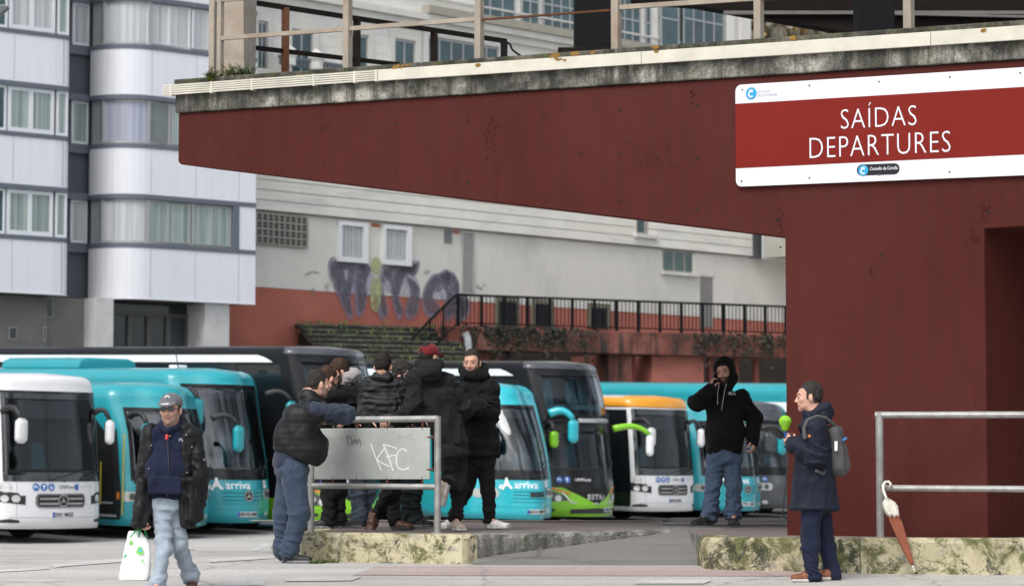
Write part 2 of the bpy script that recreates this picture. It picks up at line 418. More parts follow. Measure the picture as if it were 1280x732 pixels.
# ------------------------------------------------------------------ red canopy beam and wall
PW = Plane(222, 3400/115.4, 1280, 3400/144.1)
def red_portal():
    u = PW.uz
    e = empty('portal_wall', PW.p(u(1100, 600)[0], 0, .37), label='dark red painted concrete wall and tapering canopy beam over the platform', cat='wall')
    uL, _ = u(223, 140); uP, zP = u(981, 297); u1, z1 = u(1230, 286); uE = u(1280, 300)[0]+3.0
    zt = lambda uu: ip(uu, [uL, u(1280, 74)[0]], [u(223, 141.5)[1], u(1280, 74)[1]])+(min(0, -(uu-u(1280, 74)[0])*.035) if uu > u(1280, 74)[0] else 0)
    zb = [(uL, u(223, 205.8)[1]), (u(560, 246.4)[0], u(560, 246.4)[1]), (u(660, 258)[0], u(660, 258)[1]), (uP, zP)]
    base = .3
    # front outline with doorway: build as prism pieces merged in one mesh through a single polygon
    poly = [(uL, zt(uL))]+[(uL, zb[0][1]+.03), (uL+.04, zb[0][1])]+zb[1:]+[(uP, base), (u1, base), (u1, z1), (uE, z1+.01), (uE, zt(uE))]
    mb = PW.mb()
    vs = [(a, 0, b) for a, b in poly]+[(a, -.55, b) for a, b in poly]; n = len(poly)
    mb.add(vs, [tuple(range(n)), tuple(range(n, 2*n))[::-1]]+[(i, (i+1) % n, n+(i+1) % n, n+i) for i in range(n)])
    # return wall and back wall of the doorway
    mb.box(u1-.3, u1-.003, -2.6, -.552, base, 3.4)
    mb.box(u1-.3, uE, -2.9, -2.603, base, 3.4)
    mb.box(u1-.003, uE, -2.6, -.552, z1+.06, 3.4)
    o = mb.build('wall', REDWALL, e, world=True, bevel=.012)
    # tie holes and chipped patches
    mb = PW.mb()
    for x, y in [(224.5, 181), (317, 166), (317, 197.5), (405, 160), (405, 206), (494, 155), (494, 217), (585.5, 150), (585.5, 228), (632.6, 190), (679.5, 144.5), (726.5, 192.5), (774, 138.5), (774, 193), (822, 196.5), (872, 132.5), (872, 197), (921, 199), (972, 275), (1102, 319), (1236, 266), (774, 251), (872, 263)]:
        uu, zz = u(x, y)
        mb.disc((uu, .0015, zz), (0, 1, 0), .015, .004, 8)
    mb.build('tie_holes', M('hole_black', (.01, .008, .008), .9), e, world=True)
    mb = PW.mb(); rr = random.Random(5)
    for cx, cy, w, h, n in [(1230, 262, 6, 10, 26), (1217, 298, 5, 8, 20), (1090, 338, 3, 4, 6), (612, 165, 9, 26, 34), (976, 275, 3, 24, 14), (865, 122, 9, 12, 10)]:
        for k in range(n):
            uu, zz = u(rr.gauss(cx, w*.5), rr.gauss(cy, h*.5)); r = rr.uniform(.006, .018)
            mb.add([(uu-r, .001, zz-r*.4), (uu+r*.2, .001, zz-r), (uu+r, .001, zz+r*.3), (uu, .001, zz+r), (uu, .008, zz)], [(0, 1, 4), (1, 2, 4), (2, 3, 4), (3, 0, 4)])
    mb.build('flaking_paint', M('flaking_red_paint', (.060, .018, .0155), .9, spec=.05), e, world=True)
    # red wainscot seam behind the post at the wall's left edge is part of the wall
    # concrete edge above
    e2 = empty('parapet', PW.p(2, 0, 4.6), label='weathered mossy concrete parapet with cream metal trim along the top of the red beam', cat='parapet')
    ua, ub = u(222, 101)[0], uE
    def zl(p0, p1, uu): (a, b), (c, d) = u(*p0), u(*p1); return b+(d-b)*(uu-a)/(c-a)
    def band(mb, pa, pb, qa, qb, u0, u1, n0, n1, seg=1, mi=0):
        # pa,pb: pixels on the upper edge, qa,qb lower edge
        for k in range(seg):
            a = u0+(u1-u0)*k/seg; b = u0+(u1-u0)*(k+1)/seg
            vs = [(a, n0, zl(qa, qb, a)), (b, n0, zl(qa, qb, b)), (b, n1, zl(qa, qb, b)), (a, n1, zl(qa, qb, a)),
                  (a, n0, zl(pa, pb, a)), (b, n0, zl(pa, pb, b)), (b, n1, zl(pa, pb, b)), (a, n1, zl(pa, pb, a))]
            mb.add(vs, [(0, 3, 2, 1), (4, 5, 6, 7), (0, 1, 5, 4), (1, 2, 6, 5), (2, 3, 7, 6), (3, 0, 4, 7)], mi)
    mb = PW.mb(); band(mb, (223, 108), (1280, 38), (223, 141.5), (1280, 74), ua-.002, ub, -.62, .035)
    mb.build('concrete_edge', MOSSY, e2, world=True, bevel=.012)
    mb = PW.mb(); band(mb, (223, 100), (1280, 26), (223, 107.8), (1280, 37.8), ua-.01, ub, -.62, .055)
    mb.build('coping', COPING, e2, world=True, bevel=.015)
    # cream trim in lengths
    us = [u(479, 89)[0], u(808, 65)[0], u(1169, 40)[0], ub]
    for k in range(3):
        mb = PW.mb(); band(mb, (479, 88.5), (1280, 33.7), (479, 102.5), (1280, 51.5), us[k]+.003, us[k+1]-.003, .056, .09)
        mb.build('metal_trim', CREAM, e2, world=True, bevel=.003)
    g0, g1 = u(211, 108)[0], u(479, 89)[0]-.006
    mb = PW.mb()
    for k in range(5):
        f = k/4*.82
        ya0, yb0 = 108+13*f, 89+13.5*f
        band(mb, (211, ya0), (479, yb0), (211, ya0+1.9), (479, yb0+1.9), g0, g1, .075, .10)
    mb.build('louvre', CREAM, e2, world=True)
    mb = PW.mb()
    for x in (222, 272, 323, 400, 451, 478):
        a = u(x, 100)[0]; t = (x-211)/268
        zt_, zb_ = u(x, 107.5-19*t)[1], u(x, 122.2-19*t)[1]
        mb = PW.mb(); mb.box(a-.014, a+.014, .05, .108, zb_, zt_); mb.build('louvre_bracket', CREAM, e2, world=True)
    # lichen spots on the trim
    mb = PW.mb()
    for x, y, w, h in [(706, 76, 12, 4), (700, 71, 8, 4), (722, 69, 3, 3), (727, 68, 3, 3), (748, 67.5, 4, 2.5), (505, 85, 9, 3), (515, 83, 10, 2.5), (828, 66, 3, 2), (604, 83, 2, 2), (825, 61, 4, 2), (998, 49, 2, 2), (382, 96, 3, 2), (1236, 39, 2, 2)]:
        mb = PW.mb()
        for k in range(6):
            uu, zz = u(x+rr.uniform(-w, w)*.6, y+rr.uniform(-h, h)*.5); r = rr.uniform(.01, .03)
            pts = [(uu+r*(1+rr.uniform(-.3, .3))*math.cos(a), .0915+rr.uniform(0, .003), zz+.6*r*(1+rr.uniform(-.3, .3))*math.sin(a)) for a in np.linspace(0, 2*math.pi, 9)[:-1]]
            mb.add(pts, [tuple(range(8))])
        mb.build('lichen', LICHEN, e2, world=True)
    # deck slab behind the beam (kept above the line of sight)
    mb = MB()
    c = [PW.p(ua+.02, -.63, 0), PW.p(ub, -.63, 0), Vector((9.0, 40, 0)), W(640, 400, 34.2), W(318, 400, 31.6)]
    b = [(p.x, p.y, 4.86 if i in (0, 4, 3) else 4.6) for i, p in enumerate(c)]; t = [(x, y, z+.2) for x, y, z in b]
    mb.hexa(b, t); o = mb.build('deck_slab', KERBGREY, e2, world=True)
    return zl
ZL = red_portal()
# ------------------------------------------------------------------ sign
def sign():
    u = PW.uz
    WH = M('sign_white', (.74, .76, .82), .3, 0, .03, 2, spec=.5); RD = M('sign_red', (.185, .017, .0125), .45, 0, .06, 2, spec=.12)
    BL = M('sign_blue', (.02, .32, .62), .35); BK = M('sign_black', (.012, .012, .014), .35); GT = M('sign_grey_text', (.35, .36, .38), .5)
    e = empty('departures_sign', PW.p(u(1100, 160)[0], .03, 3.6), label='red and white departures sign board fixed high on the red wall', cat='sign')
    uL = u(922, 107)[0]; uR = u(1280, 85)[0]+.55
    zl = lambda a, b, uu: ZL(a, b, uu)
    TOP = ((922, 107.0), (1280, 85)); BOT = ((922, 233.8), (1280, 219.5)); RT = ((922, 130.5), (1280, 109.5)); RB = ((922, 211), (1280, 193.8))
    def edge(line, uu): return zl(line[0], line[1], uu)
    mb = PW.mb(); r = .06; poly = []
    zt, zb = edge(TOP, uL), edge(BOT, uL)
    for a in np.linspace(math.pi, math.pi/2, 6): poly.append((uL+r+r*math.cos(a), edge(TOP, uL+r)-r+r*math.sin(a)))
    poly += [(uR, edge(TOP, uR)), (uR, edge(BOT, uR))]
    for a in np.linspace(-math.pi/2, -math.pi, 6): poly.append((uL+r+r*math.cos(a), edge(BOT, uL+r)+r+r*math.sin(a)))
    mb.hexa([(a, .012, b) for a, b in poly], [(a, .04, b) for a, b in poly])
    mb.build('board', WH, e, world=True)
    mb = PW.mb(); a, b = uL+.001, uR
    mb.add([(a, .0425, edge(RB, a)), (b, .0425, edge(RB, b)), (b, .0425, edge(RT, b)), (a, .0425, edge(RT, a))], [(0, 1, 2, 3)])
    mb.build('red_field', RD, e, world=True)
    def txt(mb, s, x0, x1, y0, y1, xr=None, n=.046, mi=0, **k):
        """fit letters between image corners; lines keep the slope of the board"""
        V, Fc = textmesh(s, 1, **k)
        vx = [v[0] for v in V]; vy = [v[1] for v in V]; ax, bx = min(vx), max(vx); ay, by = min(vy), max(vy)
        (ua, za), (ub, zb_) = u(x0, y0), u(x1, y0+(y1-y0)*0)   # only u used from right corner
        sl = (edge(BOT, uR)-edge(BOT, uL))/(uR-uL)
        z0 = u(x0, y0)[1]; h = z0-u(x0, y1)[1]
        o = len(mb.V)
        for vx_, vy_, _ in V:
            uu = ua+(vx_-ax)/(bx-ax)*(ub-ua)
            mb.V.append(tuple(mb.T(Vector((uu, n, z0-h+(vy_-ay)/(by-ay)*h+sl*(uu-ua))))))
        mb.F += [tuple(o+i for i in f) for f in Fc]; mb.I += [mi]*len(Fc)
    mb = PW.mb()
    def slope_px(): return None
    txt(mb, 'SA\u00cdDAS', 1054, 1148.5, 131, 162, bold=-.015, space=1.08)
    txt(mb, 'DEPARTURES', 1015, 1191, 173, 198.5, bold=-.015, space=1.08)
    mb.build('lettering', WH, e, world=True)
    def logo(x, y, r, nm=.045):
        uu, zz = u(x, y); m2 = PW.mb(); m2.disc((uu, .041, zz), (0, 1, 0), r, .004, 28, 0)
        c = m2.build('emblem', [BL], e, world=True)
        m3 = PW.mb(); f = lambda a, b: (uu+a, .047, zz+b)
        stroke(m3, [(.45*r*math.cos(a), -.12*r+.45*r*math.sin(a)) for a in np.linspace(.8, 2*math.pi-.8, 16)], r*.26, f)
        stroke(m3, [(-.42*r, .5*r), (-.2*r, .62*r), (0, .54*r), (.2*r, .48*r), (.42*r, .6*r)], r*.14, f)
        g = m3.build('emblem_mark', WH, c, world=True)
    logo(942, 117.5, .057); logo(1082, 213.6, .05)
    mb = PW.mb()
    txt(mb, 'ESTACI\u00d3N', 950, 966, 113, 116.8); txt(mb, 'DE AUTOBUSES', 950, 975, 118.3, 121.8)
    mb.build('small_lettering', GT, e, world=True)
    uu, zz = u(1108, 212); mb = PW.mb(); pts = []
    for cx, a0 in ((u(1121, 212)[0], -math.pi/2), (u(1080, 212)[0], math.pi/2)):
        for a in np.linspace(a0, a0+math.pi, 10): pts.append((cx+.05*math.cos(a), zz+.05*math.sin(a)+(cx-uu)*-.035))
    mb.hexa([(a, .0405, b) for a, b in pts], [(a, .0435, b) for a, b in pts]); mb.build('badge', BK, e, world=True)
    mb = PW.mb(); txt(mb, 'Concello da Coru\u00f1a', 1090.5, 1125, 209.3, 213.6, n=.0455, bold=.01); mb.build('badge_lettering', WH, e, world=True)
    for x, y in [(931, 113), (1014.5, 107.5), (1101.5, 102.7), (1190, 97), (930, 227), (1014.5, 222.8), (1101.5, 219), (1189.5, 215.5), (1278, 92)]:
        uu, zz = u(x, y); mb = PW.mb(); mb.disc((uu, .0405, zz), (0, 1, 0), .009, .006, 8); mb.build('screw', M('screw_grey', (.2, .2, .2), .4, .8), e, world=True)
sign()
# ------------------------------------------------------------------ upper deck: posts, rails, pillars
def deck_things():
    u = PW.uz
    copz = lambda x: ZL((223, 100), (1280, 26), u(x, 60)[0])
    e = empty('deck_railing', PW.p(u(600, 60)[0], -.3, copz(600)), label='beige steel post railing standing on the parapet above the red beam', cat='railing')
    for x, w in ((254, .075), (262, .06), (422, .075), (587, .075), (759, .08), (937.5, .075), (1126, .08)):
        mb = PW.mb(); a = u(x, 60)[0]; z = copz(x)-.005
        mb.box(a-w/2, a+w/2, -.2, -.2+w, z, z+1.25)
        mb.build('post', BEIGEM, e, world=True, bevel=.006)
    def rail(xa, ya, xb, yb, h, m, name, n=-.17):
        (a, za), (b, zb) = u(xa, ya), u(xb, yb)
        mb = PW.mb(); mb.hexa([(a, n-.02, za-h), (b, n-.02, zb-h), (b, n+.02, zb-h), (a, n+.02, za-h)], [(a, n-.02, za), (b, n-.02, zb), (b, n+.02, zb), (a, n+.02, za)])
        mb.build(name, m, e, world=True)
    rail(263, 43, 583, 18.5, .045, BEIGEM, 'rail'); rail(763, 3.5, 1300, -33, .045, BEIGEM, 'rail')
    rail(587, 21, 757, 8.5, .018, RUST, 'rail'); rail(250, -5, 1300, -80, .05, BEIGEM, 'top_rail')
    # far railing of the deck, dark rusty angle steel
    e = empty('rear_railing', W(480, 80, 32.6), label='dark rusty angle steel railing on the far side of the upper deck', cat='railing')
    A = lambda x, y: W(x, y, 31.6+(x-318)*2.6/322)
    def bar(p, q, h, m=DARKST, t=.05, name='rail'):
        d = (q-p).normalized(); nn = Vector((d.y, -d.x, 0)).normalized()*t; mb = MB(); hh = Vector((0, 0, h))
        mb.hexa([p, q, q-nn, p-nn], [p+hh, q+hh, q-nn+hh, p-nn+hh]); mb.build(name, m, e, world=True)
    bar(A(318, 6), A(634, 54), .055); bar(A(318, 62), A(500, 83), .05)
    for x, y0, y1, m in ((356.5, 10, 92, RUST), (446, 26, 84, DARKST), (542.5, 40, 78, DARKST), (630, 52, 72, BLACKST)):
        mb = MB(); p = A(x, y1); q = A(x, y0); mb.box(p.x-.045, p.x+.045, p.y-.03, p.y+.03, 4.95, q.z); mb.build('post', m, e, world=True)
    # pillars
    e = empty('steel_pillar', W(296, 96, 30.9), label='beige rust-streaked box steel pillar at the left end of the deck', cat='pillar')
    mb = MB(); a, b, c = W(275, 90, 30.7), W(306, 90, 30.5), W(319, 90, 31.1); a2, b2, c2 = W(267, -60, 30.7), W(304, -60, 30.5), W(322, -60, 31.1)
    d = a+(c-b); d2 = a2+(c2-b2)
    f = lambda p, z: (p.x, p.y, z)
    mb.hexa([f(p, 4.95) for p in (a, b, c, d)], [f(p, 6.9) for p in (a2, b2, c2, d2)]); mb.build('shaft', BEIGEM, e, world=True, bevel=.01)
    mb = MB(); mb.box(a.x-.08, c.x+.1, b.y-.06, b.y+.5, 4.93, 4.99); mb.build('base_plate', DARKST, e, world=True)
    for x0, x1, Y, l in ((718, 766, 29.6, 'black box steel pillar near the middle of the upper deck'), (1073, 1119, 28.0, 'black steel pillar above the departures sign')):
        p, q = W(x0, 60, Y), W(x1, 60, Y)
        e = empty('steel_pillar', ((p.x+q.x)/2, Y, 4.8), label=l, cat='pillar')
        mb = MB(); mb.box(p.x, q.x, Y, Y+.42, 4.8, 7.2); mb.build('shaft', BLACKST, e, world=True, bevel=.012)
        mb = MB(); z = W(x0, 67, Y).z; mb.box(p.x-.18, q.x+.1, Y-.06, Y+.5, 4.8, z+.06); mb.build('base_plate', DARKST, e, world=True, bevel=.006)
    # dark canopy roof over the deck
    e = empty('deck_roof', W(1100, 0, 31), label='dark steel canopy roof over the right part of the upper deck', cat='roof')
    mb = MB(); Y = 31.0
    P = [W(x, y, Y) for x, y in ((790, 1), (870, 7), (960, 23), (1058, 40), (1320, 36), (1320, -140), (760, -140))]
    mb.hexa([tuple(p) for p in P], [(p.x, p.y+.25, p.z) for p in P]); mb.build('fascia', M('dark_brown_steel', (.012, .009, .008), .85, 0, .3, 5, spec=.12), e, world=True)
    mb = MB(); P0, P1 = W(905, 13, 30.9), W(1320, 20, 30.9)
    mb.box(P0.x, P1.x, 30.93, 30.99, P0.z-.04, P0.z); mb.build('edge_trim', M('grey_trim', (.12, .115, .11), .6), e, world=True)
    P = [W(x, y, 30.9) for x, y in ((1090, 18), (1320, 23), (1320, 20), (1090, 15.5))]
    mb = MB(); mb.hexa([tuple(p) for p in P], [(p.x, p.y+.06, p.z) for p in P]); mb.build('edge_trim', M('grey_trim', (.12, .115, .11), .6), e, world=True)
    # hanging cable
    mb = MB(); mb.tube([W(x, y, 32.5) for x, y in ((634, 53), (638, 56), (640, 62), (645, 66), (651, 70))], .014, 6)
    tag(mb.build('cable', BLACKST, world=True), 'short black cable drooping at the end of the dark rear railing', 'cable')
    # grey lamp arm in the top left corner
    e = empty('floodlight', W(4, 12, 30), label='small grey floodlight at the upper left corner', cat='lamp')
    mb = MB(); P = [W(x, y, 30) for x, y in ((-8, 10), (4, 5), (11, 9), (2, 17), (-6, 22))]
    mb.hexa([tuple(p) for p in P], [(p.x, p.y+.1, p.z) for p in P]); mb.build('housing', M('lamp_grey', (.12, .12, .13), .4, .3), e, world=True, bevel=.01)
    mb = MB(); p = W(-4, 14, 30.05); mb.tube([p, p+Vector((-.5, 0, .3))], .02, 6); mb.build('arm', BLACKST, e, world=True)
deck_things()
def leaf_plant(name, base, spread, height, nst, nleaf, mats, label, cat, seed=1, leaf=.05, droop=.3, group=None):
    """fern-like plant: arching stems with paired leaflets"""
    r = random.Random(seed); V = []; Fc = []; I = []
    for s in range(nst):
        a = r.uniform(0, 2*math.pi); L = height*r.uniform(.6, 1.25); out = spread*r.uniform(.3, 1)
        b = Vector(base)+Vector((r.uniform(-1, 1)*spread*.5, r.uniform(-1, 1)*spread*.15, 0)); pr = None
        for k in range(nleaf):
            t = k/(nleaf-1)
            p = b+Vector((math.cos(a)*out*t, math.sin(a)*out*t*.5, L*(t-droop*t*t)))
            w = leaf*(1-.7*t)*r.uniform(.7, 1.2)
            for sd in (-1, 1):
                d = Vector((-math.sin(a)*sd, math.cos(a)*sd*.7, r.uniform(.1, .5))).normalized()*w
                e = Vector((math.cos(a), math.sin(a), .4))*w*.3
                o = len(V); V += [tuple(p), tuple(p+d*.5+e), tuple(p+d), tuple(p+d*.5-e)]; Fc.append((o, o+1, o+2, o+3)); I.append(r.randrange(len(mats)))
    lo = np.array(base); me = mk(name, np.array(V)-lo, Fc, mats, midx=I); me.location = base
    return tag(me, label, cat, group)
def leafmat(n, c): 
    return M(n, c, .7, 0, .35, 40)
LF = [leafmat('leaf_green', (.06, .12, .02)), leafmat('leaf_dark', (.03, .06, .015)), leafmat('leaf_yellow', (.13, .17, .03))]
for x, y, h, sp, s in ((268, 97, .17, .14, 2), (288, 96, .2, .16, 5), (306, 94, .19, .14, 8)):
    p = W(x, y, 29.1)
    leaf_plant('fern', (p.x, p.y, p.z-.03), sp, h, 16, 12, LF if x != 288 else [LF[0], LF[2]], {268: 'dark green fern on the parapet by the double beige post', 288: 'bright green fern in the middle on the parapet', 306: 'bushy fern on the parapet at the foot of the beige pillar'}[x], 'plant', s, group='ferns growing on the parapet')
p = W(998, 53, 26.05); leaf_plant('weed', (p.x, p.y, p.z-.03), .05, .08, 9, 5, [LF[2]], 'tiny green weed hanging on the cream trim near the right post', 'plant', 4, .03)
for i, (x, y, h, sp, l) in enumerate(((346, 688, .09, .08, 'grass tuft growing by the left end of the kerb'), (395, 703, .06, .12, 'low weeds at the foot of the yellow kerb beside the vest man'), (412, 702, .06, .14, 'sparse weeds at the foot of the yellow kerb under the panel'), (1042, 711, .04, .1, 'tiny weeds at the foot of the right kerb'))):
    p = gpx(x, y+1); leaf_plant('weed', (p.x, p.y, p.z), sp, h, 16, 5, LF, l, 'plant', 20+i, .03)
# ------------------------------------------------------------------ white apartment building
WPAN = M('white_cladding', (.71, .72, .765), .35, .1, .035, 1.5, 0, spec=.4, vsc=(4, 4, .3))
BAND = M('blue_grey_band', (.115, .13, .165), .5, .1, .08, 3)
RECESS = M('slate_blue_recess', (.082, .09, .11), .6, 0, .08, 3)
FRAMEW = M('window_frame_white', (.66, .68, .72), .4, 0, .03, 3)
FRAMEA = M('window_frame_aluminium', (.38, .39, .40), .4, .4, .05, 3)
FRAMED = M('window_frame_dark', (.10, .11, .13), .5, .1, .05, 3)
def f_curtain(a, b_, scale):
    def fn(t, b, m):
        v = coords(t, (scale, scale, .12), 'World')
        c = ramp(t, noise(t, 1, 3, v, .6), [(.33, b_), (.62, a)])
        t.links.new(c, b.inputs['Base Color']); b.inputs['Roughness'].default_value = .25
        b.inputs['Specular IOR Level'].default_value = .6
    return fn
CURT = Mcustom('window_curtain_green_glass', f_curtain((.34, .40, .38, 1), (.14, .18, .18, 1), 9))
CURTW = Mcustom('window_curtain_pale', f_curtain((.52, .53, .54, 1), (.34, .36, .38, 1), 10))
CURTB = Mcustom('window_curtain_lilac', f_curtain((.36, .38, .46, 1), (.26, .28, .36, 1), 9))
DGLASS = M('dark_window_glass', (.025, .035, .042), .08, 0, .1, 2, spec=.9)
GGLASS = M('grey_window_glass', (.13, .15, .16), .12, 0, .15, 2, spec=.8)
TGLASS = M('teal_window_glass', (.035, .075, .085), .1, 0, .5, .8, spec=.45)
CGREY = M('stained_grey_render', (.165, .16, .155), .9, 0, .15, 1.2, .2, 20, dirt=.5, dirtcol=(.08, .08, .075, 1))
def white_building():
    x0, x1 = -90, 320
    s = lambda x: 43.5*(1-2.2e-4*(x-100))
    B = Plane(x0, F/s(x0), x1, F/s(x1)); u = B.uz
    e = empty('apartment_building', B.p(B.L*.6, -3, -.2), label='white panelled apartment building with blue grey bands and a rounded bay', cat='building')
    uA = u(84, 300)[0]; uC = u(112, 300)[0]; uF = u(186, 300)[0]; uE = u(318, 300)[0]; uB = u(84, 300)[0]
    R = 1.3
    def Un(x, n):
        r = W(x, 300, 10.0); t = (B.o+B.n*n).dot(B.n)/(r.x*B.n.x+r.y*B.n.y); return (Vector((r.x*t, r.y*t, 0))-B.o).dot(B.d)
    uC = Un(112, -R)
    # plan paths (u, n)
    left = [(-.5, 0), (uA-.5, 0), (uA-.12, -.03), (uA, -.12)]
    right = [(uC+.02+(uF-uC)*.95*(1-math.cos(a)), -R+R*math.sin(a)) for a in np.linspace(0.0, math.pi/2, 12)]+[(uE, 0)]
    def ribbon(name, path, z0, z1, off, mat, th=.12, close_ends=True, bev=0):
        mb = B.mb(); n = len(path); nor = []
        for i in range(n):
            a = Vector(path[max(0, i-1)]); b = Vector(path[min(n-1, i+1)]); d = (b-a).normalized(); nor.append(Vector((-d.y, d.x)))
        o = [tuple(Vector(p)+nn*off) for p, nn in zip(path, nor)]; q = [tuple(Vector(p)+nn*(off-th)) for p, nn in zip(path, nor)]
        loop = o+q[::-1]; m = len(loop)
        vs = [(a, b, z0) for a, b in loop]+[(a, b, z1) for a, b in loop]; fs = []
        for i in range(n-1):
            j = m-1-i
            fs += [(i, i+1, m+i+1, m+i), (j-1, j, m+j, m+j-1), (i, j, j-1, i+1), (m+i, m+i+1, m+j-1, m+j)]
        fs += [(0, m, 2*m-1, m-1), (n-1, n, m+n, m+n-1)]
        mb.add(vs, fs); return mb.build(name, mat, e, world=True)
    fl = [(6.17, 7.81, 9.11), (9.11, 10.74, 12.04), (12.04, 13.67, 14.97), (14.97, 16.6, 17.9)]
    # solid core behind
    mb = B.mb(); mb.box(-.5, uA-.05, -8, -.35, 6.2, 18); mb.box(uA-.049, uA-.01, -1.5, -.2, 6.2, 18); mb.box(uA-.05, uC+.05, -8, -1.55, 6.2, 18); mb.box(uC+.05, uE-.02, -8, -1.6, 6.2, 18)
    mb.box(uF+.1, uE-.02, -1.6, -.36, 6.2, 18)
    mb.build('core', RECESS, e, world=True)
    for k, (p0, p1, w1) in enumerate(fl):
        pb = p0+(.14 if k else 0)
        for path, nm in ((left, 'l'), (right, 'r')):
            ribbon('cladding_panel', path, pb+.002, p1-.13, .06, WPAN, .3)
            ribbon('band', path, p1-.128, p1, .085, BAND, .3)
            if k < 3: ribbon('band', path, w1+.002, w1+.14, .085, BAND, .3)
        # panel joints: thin dark lines
        for x in (14, 76, 187, 243, 297):
            mb = B.mb(); a = u(x, 300)[0]; mb.box(a-.008, a+.008, .05, .0625, pb+.05, p1-.14); mb.build('panel_joint', M('joint_grey', (.3, .32, .38), .6), e, world=True)
        if k == 0: ribbon('drip_edge', right, 6.165, 6.20, .08, WPAN, .3); ribbon('drip_edge', left, 6.16, 6.195, .08, WPAN, .3)
        # recess: window, lintel
        z0, z1 = p1+.03, w1+.0
        a0, a1 = Un(87, -1.5), Un(108, -1.5)
        wf = B.mb(); 
        for q in ((a0, a0+.07, z0, z1), (a1-.07, a1, z0, z1), (a0+.07, a1-.07, z0, z0+.08), (a0+.07, a1-.07, z1-.08, z1)): wf.box(q[0], q[1], -1.54, -1.46, q[2], q[3])
        f = wf.build('window', FRAMEW, e, world=True)
        g = B.mb(); g.box(a0+.07, a1-.07, -1.53, -1.5, z0+.08, z1-.08); g.build('pane', [CURTW, CURT, CURTW, CURTW][k], f, world=True)
        g = B.mb(); g.box(uA, uC, -1.55, -1.35, w1+.002, w1+.2); g.build('lintel', BAND, e, world=True); g = B.mb(); g.box(uA, uC, -1.55, -1.40, p1-.25, p1); g.build('sill', BAND, e, world=True)
        # left windows
        def win(a, b, z0, z1, n, panes, fm, pm, name='window', fw=.07, sill=True):
            w = B.mb()
            w.box(a, a+fw, n-.06, n, z0, z1); w.box(b-fw, b, n-.06, n, z0, z1); w.box(a+fw, b-fw, n-.06, n, z0, z0+fw*1.2); w.box(a+fw, b-fw, n-.06, n, z1-fw, z1)
            for i in range(1, panes):
                c = a+(b-a)*i/panes; w.box(c-fw*.6, c+fw*.6, n-.06, n-.002, z0+fw*1.2, z1-fw)
            f = w.build(name, fm, e, world=True)
            for i in range(panes):
                c0 = a+(b-a)*i/panes+fw*.55; c1 = a+(b-a)*(i+1)/panes-fw*.55
                g = B.mb(); g.box(c0, c1, n-.05, n-.03, z0+fw, z1-fw*.8); g.build('pane', pm[i % len(pm)], f, world=True)
            return f
        zz0, zz1 = p1+.002, w1-.002
        U = lambda x: u(x, 300)[0]
        win(U(-60), U(-30), zz0, zz1, 0, 2, FRAMEW, [CURT]); win(U(-28), U(6), zz0, zz1, 0, 2, FRAMEW, [CURT, TGLASS])
        win(U(8), U(66), zz0, zz1, 0, 2, FRAMEW, [CURT, CURT] if k != 2 else [CURTW, CURTW], fw=.11); win(U(69), uA-.02, zz0, zz1, 0, 1, FRAMEW, [CURT])
        # curved bay glazing
        pane = right[1:11]
        n_ = len(right)
        gl = ribbon('bay_window', right[3:12], zz0+.08, zz1-.06, -.03, [CURTW, CURTB, CURTW, CURTW][k], .1)
        ribbon('bay_side_panel', right[0:3], zz0, zz1, -.02, FRAMEA, .1)
        for seg in ((zz0, zz0+.08), (zz1-.06, zz1)): ribbon('bay_frame', right[2:13], seg[0]+.001, seg[1]-.001, 0, FRAMEA, .12)
        for i in (3, 11):
            a, b = right[i]; g = B.mb(); g.box(a-.05, a+.05, b-.1, b+.02, zz0, zz1); g.build('bay_frame', FRAMEA, e, world=True)
        if k == 0:
            win(U(181), U(238), zz0, zz1, 0, 2, FRAMEA, [CURT, CURT]); win(U(239.5), U(289), zz0, zz1, 0, 2, FRAMEA, [CURT, CURT])
            g = B.mb(); a, b = U(289.5), U(297); g.box(a, b, -.3, .088, p1, w1); g.build('dark_surround', BAND, e, world=True)
            g = B.mb(); g.box(U(297)+.003, uE, -.3, .0605, p1-.129, w1+.141); g.build('cladding_panel', WPAN, e, world=True)
        elif k == 1:
            win(U(182), U(212), zz0, zz1, 0, 1, FRAMEA, [GGLASS]); win(U(213), U(262), zz0, zz1, 0, 2, FRAMEA, [CURT]); win(U(263), U(295), zz0, zz1, 0, 1, FRAMEA, [CURT])
        else:
            win(U(182), U(236), zz0, zz1, 0, 2, FRAMEW, [CURTW]); win(U(238), U(290), zz0, zz1, 0, 2, FRAMEW, [CURTW])
            for x in (125, 143, 162): a = U(x); 
    # ground storey
    g = B.mb(); g.box(-.5, u(72, 400)[0], -3.2, -.6, -1, 6.15); g.box(u(72, 400)[0]+.003, u(122, 400)[0], -3.2, -.75, -1, 6.15); g.build('base_wall', CGREY, e, world=True)
    g = B.mb(); g.box(u(122, 400)[0], u(144, 400)[0], -1.2, -.1, -1, 6.16); g.box(u(259, 400)[0], u(289, 400)[0], -1.2, -.1, -1, 6.16); g.build('base_column', M('white_render', (.52, .52, .52), .8, 0, .08, 2, dirt=.5, dirtcol=(.25, .24, .2, 1)), e, world=True)
    g = B.mb(); g.box(u(144, 400)[0], u(259, 400)[0], -1.25, -1.1, -1, 6.16); d = g.build('shopfront', DGLASS, e, world=True)
    g = B.mb()
    for x in (144.5, 161, 186, 210, 234, 258): a = u(x, 400)[0]; g.box(a-.07, a+.07, -1.1, -1.02, -1, 5.75)
    g.box(u(144, 400)[0], u(259, 400)[0], -1.1, -1.0, 5.75, 5.84); g.build('mullion', M('mullion_grey', (.09, .088, .085), .6), d, world=True)
